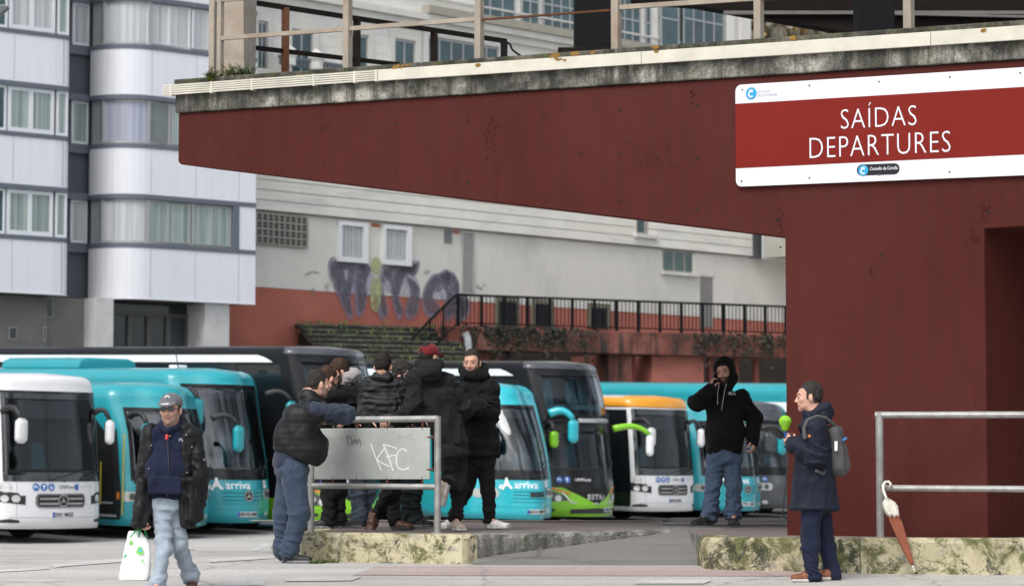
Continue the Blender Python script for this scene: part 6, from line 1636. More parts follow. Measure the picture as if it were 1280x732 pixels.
        if hem is not None: S.cut(hem, (0, 0, -1), .006)
        if extra: extra(S)
        for p, n in cuts: S.cut(p, n)
        V, Q = S.mesh(); N = vnormals(V, Q); d = np.zeros(len(V))
        for q in arms:
            for c, rad, amp, fr in ((J['el'+q], .18, .018, 13), ((J['sh'+q]+J['el'+q])/2, .15, .011, 11), ((J['wr'+q]), .15, .012, 20), (J['sh'+q], .16, .011, 9)):
                w_ = np.exp(-((np.linalg.norm(V-c, axis=1)/rad)**2)*1.6); n = vnoise(V*NP([8, 8, fr])+3*vnoise(V*5)[:, None]+c); d += w_*amp*((1-np.abs(2*n-1))**2.5*2.2-.6)
        for a, f, rid in (layers or ((.008, (7, 7, 4), True), (.004, (15, 15, 10), False), (.0015, (45, 45, 45), False))):
            n = vnoise((V+.12*vnoise(V*4)[:, None])*NP(f)+a*900); a = a*1.5; d += a*((1-np.abs(2*n-1))*2-1 if rid else 2*n-1)
        if ridge is not None: d += ridge(V)
        V = V+N*d[:, None]; o = mk(name, V, Q, m, s.root, smooth=True, world=True); return o
def small(name, m, parent, build, h=.006, amp=.0, freq=(12, 12, 12), world=True):
    S = SDF(h); build(S); V, Q = S.mesh()
    if amp: V = folds(V, Q, ((amp, freq, True),))
    return mk(name, V, Q, m, parent, smooth=True, world=True)
# fabrics
DENIML = fabric('light_blue_denim', (.29, .345, .405), .8, .2, 400, .2); DENIM = fabric('blue_denim', (.072, .108, .175), .85, .2, 400, .2); DENIMG = fabric('grey_blue_denim', (.10, .135, .18), .85, .2, 400, .2)
NAVYC = fabric('navy_chino', (.009, .013, .034), .85, .15); SLATE = fabric('slate_blue_cotton', (.036, .054, .088), .85, .2)
BLKC = fabric('black_cotton', (.0065, .0065, .007), .9, .12); BLKN = fabric('black_nylon', (.006, .0065, .008), .55, .05, 200, .1, .3); CHARC = fabric('charcoal_cotton', (.0105, .0105, .012), .9, .12); BLKW = fabric('black_wool', (.005, .005, .0058), .95, .12)
NAVYH = fabric('navy_sweatshirt', (.007, .011, .032), .9, .2); NAVYP = fabric('navy_parka', (.007, .010, .022), .7, .1, 250, .1, .25); STEELB = fabric('dusk_blue_sweatshirt', (.026, .035, .058), .9, .2)
GREYH = fabric('light_grey_jersey', (.30, .28, .29), .9, .2); REDC = fabric('dark_red_cap_cotton', (.16, .012, .016), .85, .2); GREYC = fabric('grey_cap_cotton', (.12, .123, .135), .85, .2)
TEALJ = fabric('dark_green_cotton', (.02, .03, .03), .9, .1); GREYB2 = fabric('grey_backpack_nylon', (.075, .073, .075), .75, .1, 200, .15)
SHW = M('white_trainer', (.62, .61, .58), .6, 0, .08, 20, kind='Object'); SHB = M('black_trainer', (.014, .014, .016), .6, 0, .2, 20, kind='Object'); SHG = M('grey_trainer', (.07, .075, .085), .7, 0, .2, 20, kind='Object'); SHBR = M('brown_leather', (.075, .03, .018), .5, 0, .25, 20, kind='Object'); SHTAN = M('tan_leather', (.20, .065, .028), .5, 0, .25, 20, kind='Object'); SOLW = M('pale_rubber', (.50, .49, .46), .7, 0, .08, 20, kind='Object'); SOLK = M('dark_rubber', (.03, .03, .03), .8, 0, .1, 20, kind='Object'); SOLG = M('grey_rubber', (.20, .20, .21), .8, 0, .1, 20, kind='Object'); SHBG = M('beige_trainer', (.40, .34, .26), .7, 0, .1, 20, kind='Object')
PHONEK = M('phone_black', (.015, .015, .018), .2, 0, .05, kind='Object')
UP = NP([0, 0, 1.0])
# ---- 1 walking man with cap
def walker():
    Y = 22.0
    J = dict(neck=(214, 536, .0), chest=(213, 562, 0), pelvis=(209, 616, 0), shL=(191, 545, 0), shR=(238, 546, 0), elL=(182, 592, .05), wrL=(180, 641, -.05), elR=(251, 592, .02), wrR=(246, 634, .04),
             hipL=(202, 632, 0), hipR=(220, 632, .02), knL=(205, 684, -.10), knR=(223, 680, .06), anL=(196, 731, -.16), anR=(240, 722, .24), toL=(195, 738, -.33), toR=(246, 730, .12))
    P = Person(Y, -8, J, 'man in a grey cap, sunglasses and open black coat walking with a white bag'); J = P.J; rt = P.root
    hd = Head(W(213.5, 512, Y-.02), -10, -2, 0, 1.02)
    hand_d = nrm(NP([-.02, -.02, -1])); P.body(hd, [(J['wrL'], hand_d, (.7, -.3, 0), dict(curl=.75, thumb=-1, size=1.05)), (J['wrR'], (-.1, 0, -1), (-1, 0, 0), dict(curl=.5))], beard=1, hm=HAIRG)
    P.trousers(DENIML, (.088, .068, .060), hem=.03, bunch=1.2, hipw=(.155, .115))
    P.top('hoodie', NAVYH, ((.165, .135), (.175, .125)), (.07, .06, .05), hem=W(209, 622, Y), belly=(J['pelvis']*.5+J['chest']*.5+P.fwd*.03, (.175, .15, .16)),
          extra=lambda S: (S.cone(hd.w(-.07, -.04, -.12), hd.w(.07, -.04, -.12), .05, .05, .03), S.cone(hd.w(-.075, .02, -.13), hd.w(0, .085, -.165), .028, .025, .02), S.cone(hd.w(.075, .02, -.13), hd.w(0, .085, -.165), .028, .025, .02), S.box(W(207, 606, Y-.17), P.R, (.13, .02, .07), .015, .012)))
    # open coat: solid minus a wedge at the front
    c0 = (J['chest']+J['pelvis'])/2; openw = .115
    def ex(S):
        S.cone(hd.w(-.10, .02, -.155), hd.w(-.06, -.08, -.12), .035, .045, .03); S.cone(hd.w(.10, .02, -.155), hd.w(.06, -.08, -.12), .035, .045, .03); S.cone(hd.w(-.06, -.09, -.13), hd.w(.06, -.09, -.13), .05, .05, .03)
        for z0, w_ in ((0, 1),):
            S.box(c0+P.fwd*.20+NP([0, 0, -.02]), P.R, (.125, .19, .62), .02, .02, 'sub'); S.box(c0+P.fwd*.02-NP([.03, 0, .43]), P.R, (.10, .30, .22), .03, .02, 'sub')
        S.ell(hd.w(0, .05, -.05), P.R, (.105, .11, .14), .02, 'sub')
        a, b = NP(W(183, 600, Y-.02)), NP(W(176, 655, Y-.03)); S.seg(a, b, (.055, .13), (.07, .15), P.lat, P.fwd, .03, .3)
        a, b = NP(W(241, 600, Y)), NP(W(243, 648, Y+.02)); S.seg(a, b, (.06, .14), (.065, .16), P.lat, P.fwd, .03, .3)
    P.top('coat', BLKN, ((.20, .15), (.20, .145)), (.082, .068, .056), hem=W(209, 657, Y), low=NP(W(210, 618, Y+.02)), flare=(NP(W(211, 670, Y+.03)), (.225, .16)), extra=ex, slv_end=.0, layers=((.011, (9, 9, 3.5), True), (.006, (20, 20, 12), True), (.002, (50, 50, 50), False)))
    mb = MB()
    for x, y in ((189, 556), (233, 543), (240, 558), (255, 574), (186, 585), (234, 590)): mb.disc(W(x, y, Y-.15), (0, -1, 0), .0045, .006, 10)
    mb.build('snap_buttons', GINK, rt, world=True)
    mb = MB(); mb.tube([hd.w(0, .10, -.175), NP(W(211, 580, Y-.185)), NP(W(209, 620, Y-.19))], .004, 5); mb.build('zip', PLAS, rt, world=True)
    mb = MB(); mb.tube([NP(W(208.5, 543, Y-.15)), NP(W(208.5, 549, Y-.165))], .012, 8); mb.build('red_badge', M('badge_red', (.5, .02, .02), .5), rt, world=True)
    mb = MB(); f = lambda x, y: W(226+x*100, 549.5-y*100, Y-.17); text_on(mb, 'PS', .055, f); mb.build('chest_mark', GINK, rt, world=True)
    for q, an, sh in (('L', 'anL', 0), ('R', 'anR', 0)):
        a = J['an'+q]; yaw = -12 if q == 'L' else 8; R = rotm(yaw, 0); pt = 0 if q == 'L' else 22
        shoe(rt, NP([a[0], a[1], 0])+NP([0, 0, a[2]-.10+ (0 if q == 'L' else .02)])-R[1]*.05, yaw, SHBR, SOLK, pitch=pt)
    # cap
    cap = small('cap', GREYC, rt, lambda S: (S.ell(hd.w(0, -.012, .052), hd.R, (.092, .112, .086), .01), S.cut(hd.w(0, 0, .035), -hd.R[2]+hd.R[1]*.12), S.ell(hd.w(0, .11, .046), rotm(-10, -16), (.076, .072, .012), .02)), .006, .0015)
    mb = MB(); f = lambda x, y: hd.w(x, .098-.9*x*x, .072+y)
    for k in range(3): stroke(mb, [(-.022+.017*k, -.018), (-.014+.017*k, -.002+.006*k)], .010, lambda x, y: hd.w(x*1.3, .150-2.0*x*x-y*.5, .052+y*.4))
    stroke(mb, [(-.02, 0), (0, .018), (.02, 0)], .007, lambda x, y: hd.w(x, .096-.9*x*x-.25*y, .098+y)); mb.build('cap_print', WINK, cap, world=True)
    hair_mesh(hd, HAIRG, rt, thick=.004, line=.04, back=-.05)
    # sunglasses
    mb = MB()
    for q in (-1, 1):
        c = [hd.w(q*.034+.026*math.copysign(abs(math.cos(a))**.7, math.cos(a)), .106-abs(.12*(q*.034+.026*math.cos(a)))*1.0, .006+.018*math.copysign(abs(math.sin(a))**.7, math.sin(a))) for a in np.linspace(0, 2*math.pi, 16, endpoint=False)]
        mb.hexa([tuple(v) for v in c], [tuple(v-hd.R[1]*.005) for v in c]); mb.tube([hd.w(q*.058, .098, .012), hd.w(q*.083, .0, .008)], .003, 5)
    mb.tube([hd.w(-.01, .108, .012), hd.w(.01, .108, .012)], .003, 5); mb.build('sunglasses', DGLASS, rt, world=True)
    # carrier bag
    b = empty('carrier_bag', W(170, 725, Y-.05), label='white plastic carrier bag with green prints held by the walking man', cat='bag')
    c = NP(W(169, 697, Y-.05)); BAGM = Mcustom('white_plastic_film', lambda t, b_, m: (setattr(b_.inputs['Base Color'], 'default_value', (.78, .78, .76, 1)), setattr(b_.inputs['Roughness'], 'default_value', .35), setattr(b_.inputs['Subsurface Weight'], 'default_value', .15)))
    def bs(S):
        for x0, x1, y, Yo in ((151, 186, 722, 0), (153, 188, 705, 0), (158, 188, 690, 0), (163, 187, 676, 0), (168, 185, 664, 0)): pass
        pts = [((169.5, 664), 7, .03), ((171, 676), 11, .05), ((171.5, 692), 15, .075), ((170, 708), 18, .085), ((168.5, 722), 18, .075)]
        for (p, w_, d_), (p2, w2, d2) in zip(pts, pts[1:]): S.seg(W(*p, Y-.05), W(*p2, Y-.05), (w_/154.5, d_), (w2/154.5, d2), NP([1, 0, 0]), NP([0, 1, 0]), .045, .6, p=3)
        S.cut(W(169, 725, Y-.05), (0.05, 0, -1)); S.cut(W(169, 664, Y-.05), (0, 0, 1))
    V = []; Fc = []; n = 36; prof = [(663, 6, .02, 168, 0), (666, 8.5, .030, 169, 0), (672, 12, .045, 171.5, 0), (682, 15, .06, 172, 0), (695, 17, .07, 171, 0), (708, 18.2, .078, 169.5, 0), (720, 18.5, .08, 168, 0), (724.5, 17.5, .075, 167.5, 0), (725.5, 14, .055, 167.5, 0)]
    for y, w_, d_, x, _ in prof:
        for k in range(n):
            a = 2*math.pi*k/n; p = W(x+w_*math.copysign(abs(math.cos(a))**.6, math.cos(a)), y, Y-.05+d_*math.copysign(abs(math.sin(a))**.7, math.sin(a))); V.append(tuple(p))
    V = NP(V); V2 = []; m_ = 6
    for j in range(len(prof)-1):
        for t in range(m_): V2.append(V[j*n:(j+1)*n]*(1-t/m_)+V[(j+1)*n:(j+2)*n]*(t/m_))
    V2.append(V[-n:]); R_ = len(V2); V = np.concatenate(V2); Q = np.array([(j*n+k, j*n+(k+1) % n, (j+1)*n+(k+1) % n, (j+1)*n+k) for j in range(R_-1) for k in range(n)])
    cc = V.mean(0); dn = (V-cc)*NP([1, 1, 0]); dn /= np.linalg.norm(dn, axis=1)[:, None]+1e-9
    V = V+dn*(.010*(1-2*np.abs(2*vnoise(V*NP([16, 16, 7]))-1))+.003*(2*vnoise(V*45)-1))[:, None]
    Fl = [tuple(f) for f in Q]+[tuple(range(n)), tuple((R_-1)*n+k for k in range(n))]
    bag = mk('bag', V, Fl, BAGM, b, smooth=True, world=True)
    mb = MB(); hp = J['wrL']+hand_d*.12
    for x0, x1, yy in ((163, 173, -.09), (171, 184, -.0)):
        for xx in (x0, x1): mb.tube([W(xx, 671, Y+yy), W((xx+177)/2, 662, Y-.05+yy*.3), hp], [.009, .007, .006], 6)
    mb.build('handle', M('green_handle', (.03, .35, .10), .4), b, world=True)
    mb = MB(); mb2 = MB(); mb3 = MB(); rr = random.Random(4)
    def dec(m_, x, y, r):
        z = NP(W(x, y, Y-.05)); t = (y-664)/58; d_ = .03+.055*min(1, t*1.6); w_ = (7+11*min(1, t*1.3)); q = min(.95, abs(x-170)/w_); yy = Y-.05-d_*(1-q**3)**(1/3)-.014
        m_.add([W(x+r*math.cos(a)*(1+.2*math.sin(3*a)), y+r*1.2*math.sin(a), yy+.004*abs(math.cos(a))) for a in np.linspace(0, 2*math.pi, 14, endpoint=False)], [tuple(range(14))])
    for x, y, r in ((175, 688, 4.5), (157, 695, 2.6), (164, 678, 2.6), (184, 686, 1.6), (178, 700, 1.5)): dec(mb, x, y, r)
    for x, y, r in ((175.5, 687, 2.2), (157, 694.5, 1.3), (183.5, 690, 1)): dec(mb2, x, y-.2, r)
    mb.build('green_print', M('print_green', (.20, .55, .12), .4), bag, world=True)
    for v in mb2.V: pass
    mb2.V = [(x, y-.004, z) for x, y, z in mb2.V]; mb2.build('blue_print', M('print_blue', (.10, .45, .62), .4), bag, world=True)
walker()
# ---- 2 man in the vest leaning on the railing
def vest_man():
    Y = 25.6
    J = dict(neck=(386, 492, 0), chest=(377, 522, 0), pelvis=(363, 577, 0), shR=(395, 513, -.15), shL=(390, 512, .15), elR=(434, 518, -.05), wrR=(416, 521, .12), elL=(424, 517, .30), wrL=(412, 521, .14),
             hipR=(366, 588, -.10), hipL=(364, 588, .10), knR=(374, 643, -.10), knL=(354, 643, .10), anR=(361, 691, -.08), anL=(354, 688, .12), toR=(385, 702, -.10), toL=(376, 698, .12))
    P = Person(Y, 82, J, 'heavy man in a black vest leaning on the railing from the street side'); P.sl = .94; J = P.J; rt = P.root
    hd = Head(W(398, 480, Y+.02), 118, -8, 0, 1.04)
    P.body(hd, [(J['wrR'], (-.6, .5, -.1), (0, 0, -1), dict(curl=.5)), (J['wrL'], (-.3, -.5, 0), (0, 0, -1), dict(curl=.5))], beard=1, hm=HAIRS)
    P.trousers(SLATE, (.130, .098, .074), hipw=(.185, .165), hem=.055, bunch=1.3)
    P.top('sweatshirt', STEELB, ((.19, .16), (.19, .15)), (.078, .070, .056), hem=W(363, 588, Y), shz=.075, collar=.06,
          extra=lambda S: (S.ell(W(383, 495, Y), P.R, (.085, .055, .05), .04)))
    P.top('vest', BLKN, ((.225, .20), (.225, .185)), (.03, .03, .03), belly=(NP(W(389, 560, Y)), (.20, .165, .18)), low=NP(W(371, 566, Y)), hem=NP(W(371, 585, Y)), arms='', shz=.118, collar=.098,
          extra=lambda S: (S.ell(W(357, 550, Y), P.R, (.18, .10, .17), .07), S.cut(NP(W(341, 559, Y)), nrm(NP([-.42, 0, -1]))), S.cone(NP(W(397, 507, Y-.40)), NP(W(397, 507, Y-.20)), .078, .078, .02, op='sub'), S.cone(NP(W(397, 507, Y+.20)), NP(W(397, 507, Y+.40)), .078, .078, .02, op='sub')),
          ridge=lambda V: .001*np.sin(V[:, 2]*2*np.pi/.055), layers=((.008, (7, 7, 5), True), (.004, (18, 18, 18), False)))
    for q, dy in (('R', 0), ('L', 0)):
        a = J['an'+q]; R = rotm(80 if q == 'R' else 95); z = gz(a[0], a[1]); shoe(rt, NP([a[0], a[1], z+.002])-R[1]*.05, 80 if q == 'R' else 95, SHB, SOLG, L=.31, w=.055)
    hair_mesh(hd, HAIRS, rt, thick=.006, line=.05, back=-.07)
vest_man()
# ---- 3, 4, 5, 6 men on the platform behind the panel
def on_platform(P, q, yaw, m, s_, L=.29, pitch=0, w=.05, stripe=None, lift=0):
    a = P.J['an'+q]; R = rotm(yaw); z = zpl(a[1])+.006+lift; return shoe(P.root, NP([a[0], a[1], z])-R[1]*.05, yaw, m, s_, L, pitch, w, stripe=stripe)
def man3():
    Y = 27.3
    J = dict(neck=(412, 488, 0), chest=(415, 515, 0), pelvis=(417, 568, 0), shR=(404, 497, -.15), shL=(430, 497, .12), elR=(402, 521, -.15), wrR=(418, 523, -.30), elL=(440, 520, .1), wrL=(430, 522, -.2),
             hipR=(411, 580, 0), hipL=(423, 580, .04), knR=(411, 616, 0), knL=(424, 616, .06), anR=(411, 650, 0), anL=(425, 649, .1), toR=(398, 656, -.08), toL=(412, 656, .0))
    P = Person(Y, -60, J, 'man in a dark jacket bowed over the railing just behind the vest man'); rt = P.root; J = P.J
    hd = Head(W(410.5, 473.5, Y), 125, -22, 0, .98); P.body(hd, [(J['wrR'], (.4, -.5, -.2), (0, 0, -1)), (J['wrL'], (-.3, -.5, -.1), (0, 0, -1))], beard=2, hm=HAIRB)
    P.trousers(BLKC, (.09, .07, .06)); P.top('jacket', BLKW, ((.17, .13), (.18, .13)), (.08, .068, .056), hem=W(417, 582, Y), extra=lambda S: S.cone(hd.w(-.05, -.03, -.12), hd.w(.05, -.03, -.12), .05, .05, .03))
    on_platform(P, 'R', -75, SHB, SOLG); on_platform(P, 'L', -75, SHB, SOLG)
    hair_mesh(hd, HAIRB, rt, thick=.010, line=.055)
man3()
def man4():
    Y = 27.6
    J = dict(neck=(433, 478, 0), chest=(443, 505, 0), pelvis=(449, 565, 0), shR=(430, 492, -.16), shL=(455, 490, .12), elR=(436, 519, -.25), wrR=(450, 523, -.45), elL=(466, 515, .05), wrL=(458, 523, -.4),
             hipR=(446, 578, -.03), hipL=(457, 578, .06), knR=(447, 614, -.06), knL=(459, 614, .06), anR=(450, 646, 0), anL=(457, 648, .12), toR=(436, 656, -.1), toL=(443, 656, 0))
    P = Person(Y, -45, J, 'bearded man in a black jacket with a light grey hood bending towards his neighbour'); rt = P.root; J = P.J
    hd = Head(W(423.5, 465, Y-.02), -62, -24, 0, 1.0); P.body(hd, [(J['wrR'], (.4, -.4, -.1), (0, 0, -1)), (J['wrL'], (-.4, -.4, -.1), (0, 0, -1))], beard=2, hm=HAIRB)
    P.trousers(DENIMG, (.098, .078, .07)); P.top('jacket', BLKC, ((.18, .14), (.20, .15)), (.088, .074, .06), hem=W(449, 580, Y))
    small('hood', GREYH, rt, lambda S: (S.ell(W(441, 468, Y-.02), rotm(-45, -30), (.10, .075, .075), .03), S.ell(W(436, 472, Y-.06), rotm(-45, -50), (.07, .05, .07), .03), S.cone(W(434, 473, Y-.1), W(429, 481, Y-.09), .032, .025, .03), S.ell(W(431, 462, Y-.02), rotm(-60), (.06, .05, .06), .02, 'sub')), .007, .006, (16, 16, 16))
    on_platform(P, 'R', -78, SHG, SOLG, .31, w=.055); on_platform(P, 'L', -72, SHG, SOLG, .31, w=.055)
    hair_mesh(hd, HAIRB, rt, thick=.014, line=.058)
man4()
def man5():
    Y = 26.9
    J = dict(neck=(480, 472, 0), chest=(480, 503, 0), pelvis=(484, 562, .03), shL=(461, 483, 0), shR=(500, 483, 0), elL=(454, 518, -.05), wrL=(466, 524, -.28), elR=(509, 518, -.02), wrR=(496, 524, -.26),
             hipL=(477, 575, 0), hipR=(491, 575, 0), knL=(487, 612, -.04), knR=(492, 613, .05), anL=(473, 640, .22), anR=(493, 651, 0), toL=(464, 655, .1), toR=(508, 658, -.05))
    P = Person(Y, 174, J, 'man in a black quilted puffer jacket seen from behind, leaning over the panel'); rt = P.root; J = P.J
    hd = Head(W(479, 458, Y-.01), 168, -12, 0, 1.04); P.body(hd, [(J['wrL'], (.5, -.3, -.1), (0, 0, -1)), (J['wrR'], (-.5, -.3, -.1), (0, 0, -1))], hm=HAIRK)
    P.trousers(BLKC, (.10, .075, .062))
    P.top('puffer_jacket', BLKN, ((.205, .16), (.215, .16)), (.098, .086, .066), hem=W(484, 572, Y), shz=.10, ridge=lambda V: .0075*np.abs(np.sin((V[:, 2]+.01*np.sin(V[:, 0]*14))*np.pi/.062))-.004, layers=((.005, (10, 10, 12), False), (.003, (30, 30, 34), False)),
          extra=lambda S: S.cone(hd.w(-.045, -.01, -.11), hd.w(.045, -.01, -.11), .065, .065, .02))
    a = J['anL']; shoe(rt, a+NP([.0, .02, -.02]), -38, SHBR, SOLK, .28, pitch=58, w=.052); on_platform(P, 'R', 60, SHBR, SOLK, .30, w=.054)
    hair_mesh(hd, HAIRK, rt, thick=.012, line=.06, back=-.075)
man5()
def man6():
    Y = 27.8
    J = dict(neck=(505, 482, 0), chest=(508, 512, 0), pelvis=(512, 570, 0), shL=(493, 492, .15), shR=(519, 492, -.12), elL=(497, 522, -.1), wrL=(510, 526, -.3), elR=(524, 520, -.1), wrR=(515, 526, -.3),
             hipL=(508, 582, 0), hipR=(518, 582, 0), knL=(509, 616, 0), knR=(518, 616, 0), anL=(509, 648, 0), anR=(518, 648, 0), toL=(522, 655, 0), toR=(530, 655, -.05))
    P = Person(Y, 70, J, 'grey-haired man with glasses in profile between the puffer jacket and the red cap'); rt = P.root; J = P.J
    hd = Head(W(504.5, 469.5, Y), 62, -8, 0, 1.02); P.body(hd, [(J['wrL'], (.3, -.4, 0), (0, 0, -1)), (J['wrR'], (-.2, -.4, 0), (0, 0, -1))], beard=1, hm=HAIRG)
    P.trousers(TEALJ, (.095, .075, .065)); P.top('jacket', BLKC, ((.18, .14), (.19, .14)), (.082, .07, .058), hem=W(512, 584, Y))
    on_platform(P, 'L', 70, SHB, SOLG); on_platform(P, 'R', 70, SHB, SOLG)
    hair_mesh(hd, HAIRG, rt, thick=.022, line=.055, amp=.011, freq=(38, 38, 38), back=-.06)
    mb = MB()
    for q in (-1, 1):
        c = [hd.w(q*.033+.022*math.cos(a), .108, .004+.016*math.sin(a)) for a in np.linspace(0, 2*math.pi, 15)]; mb.tube(c, .0025, 5); mb.tube([hd.w(q*.056, .104, .008), hd.w(q*.082, .0, .006)], .0028, 5)
    mb.tube([hd.w(-.012, .11, .008), hd.w(.012, .11, .008)], .0025, 5); mb.build('glasses', PLAS, rt, world=True)
man6()
# ---- 7 man with the dark red cap, back to camera, one foot on the lower rail
def man7():
    Y = 26.55
    J = dict(neck=(536, 462, 0), chest=(545, 495, .02), pelvis=(563, 551, .04), shL=(521, 473, -.04), shR=(557, 478, .06), elL=(517, 510, -.10), wrL=(524, 521, -.02), elR=(581, 510, .10), wrR=(571, 528, .22),
             hipL=(562, 566, -.06), hipR=(572, 566, .06), knL=(548, 598, -.30), knR=(574, 608, .02), anL=(553, 606, .0), anR=(570, 648, .0), toL=(549, 626, -.05), toR=(572, 659, -.14))
    J['knL'] = (563, 603, .0); J['anL'] = (553, 603, -.33); J['toL'] = (556, 625, -.36)
    P = Person(Y, 165, J, 'man in a dark red cap seen from behind, one foot on the lower rail'); rt = P.root; J = P.J
    hd = Head(W(536.5, 446, Y), 140, -6, 0, 1.03); P.body(hd, [(J['wrL'], (.5, .3, -.2), (0, 0, -1)), (J['wrR'], (-.4, .4, -.1), (0, 0, -1))], hm=HAIRK)
    P.trousers(BLKC, (.105, .078, .062), hem=.02)
    P.top('hoodie', CHARC, ((.175, .14), (.195, .15)), (.086, .074, .058), hem=W(563, 554, Y), shz=.09, layers=((.011, (8, 8, 5), True), (.005, (16, 16, 12), True), (.0015, (45, 45, 45), False)), extra=lambda S: (S.ell(W(536, 464, Y-.10), rotm(165), (.125, .10, .085), .05), S.cone(W(524, 455, Y-.06), W(548, 455, Y-.06), .045, .045, .03)))
    hood = small('hood', CHARC, rt, lambda S: (S.cone(W(525, 457, Y+.0), W(536, 461, Y-.13), .045, .055, .04), S.cone(W(536, 461, Y-.13), W(547, 456, Y+.0), .055, .045, .04), S.ell(W(536, 468, Y-.12), rotm(165), (.11, .07, .07), .03)), .007, .007, (14, 14, 14))
    cap = small('cap', REDC, rt, lambda S: (S.ell(hd.w(0, -.010, .045), hd.R, (.095, .115, .090), .01), S.cut(hd.w(0, 0, .020), -hd.R[2]+hd.R[1]*.15), S.ell(hd.w(0, .12, .035), rotm(140, -14), (.074, .07, .011), .02)), .006, .0015)
    mb = MB(); mb.disc(hd.w(0, -.012, .133), hd.R[2], .010, .006, 10); mb.build('cap_button', REDC, cap, world=True)
    hair_mesh(hd, HAIRK, rt, thick=.006, line=.03, back=-.06)
    a = J['anL']; R = rotm(-104, -76)
    shoe(rt, a-R[1]*.03-R[2]*.075, -104, SHBG, SOLW, .29, pitch=76, w=.05); on_platform(P, 'R', 18, SHBG, SOLW, .29)
man7()
# ---- 8 man facing the camera
def man8():
    Y = 27.15
    J = dict(neck=(592, 470, 0), chest=(597, 500, 0), pelvis=(600, 556, .02), shL=(583, 486, 0), shR=(611, 486, 0), elL=(582, 519, -.02), wrL=(592, 512, -.17), elR=(613, 518, -.02), wrR=(602, 512, -.19),
             hipL=(592, 575, 0), hipR=(607, 575, 0), knL=(581, 614, -.02), knR=(610, 614, 0), anL=(566, 649, .0), anR=(612, 648, .0), toL=(560, 658, -.2), toR=(626, 660, -.12))
    P = Person(Y, 8, J, 'man in a long black coat facing the camera with white trainers, hands tucked in'); rt = P.root; J = P.J
    hd = Head(W(590, 453.5, Y-.01), -14, -4, 0, 1.04); P.body(hd, [(J['wrL'], (.6, -.2, .1), (0, 1, 0), dict(curl=.6)), (J['wrR'], (-.6, -.2, .1), (0, 1, 0), dict(curl=.6))], beard=1, hm=HAIRS)
    P.trousers(BLKC, (.10, .074, .058), hem=.025)
    P.top('coat', BLKW, ((.185, .15), (.175, .135)), (.085, .080, .070), hem=W(600, 569, Y), low=NP(W(600, 552, Y+.02)), flare=(NP(W(600, 576, Y+.02)), (.19, .16)), shz=.082, slv_end=.10,
          extra=lambda S: (S.cone(hd.w(-.05, .015, -.11), hd.w(.05, .015, -.11), .062, .062, .03), S.cone(hd.w(-.04, .06, -.105), hd.w(.04, .06, -.105), .038, .038, .02), S.cone(W(583, 470, Y+.09), W(604, 470, Y+.09), .06, .06, .03)), layers=((.010, (8, 8, 6), True), (.005, (18, 18, 22), True), (.002, (45, 45, 45), False)), ridge=lambda V: .004*np.sin(V[:, 2]*2*np.pi/.11))
    small('hood', BLKW, rt, lambda S: (S.cone(W(579, 462, Y+.07), W(583, 472, Y-.02), .045, .05, .03), S.cone(W(604, 460, Y+.07), W(603, 470, Y-.03), .05, .05, .03), S.cone(W(580, 462, Y+.10), W(604, 461, Y+.10), .055, .055, .03)), .007, .005, (14, 14, 14))
    on_platform(P, 'L', -30, SHW, SOLW, .30, w=.052, stripe=SHB); on_platform(P, 'R', 62, SHW, SOLW, .31, w=.054, stripe=SHB)
    hair_mesh(hd, HAIRS, rt, thick=.007, top=.01, line=.06)
man8()
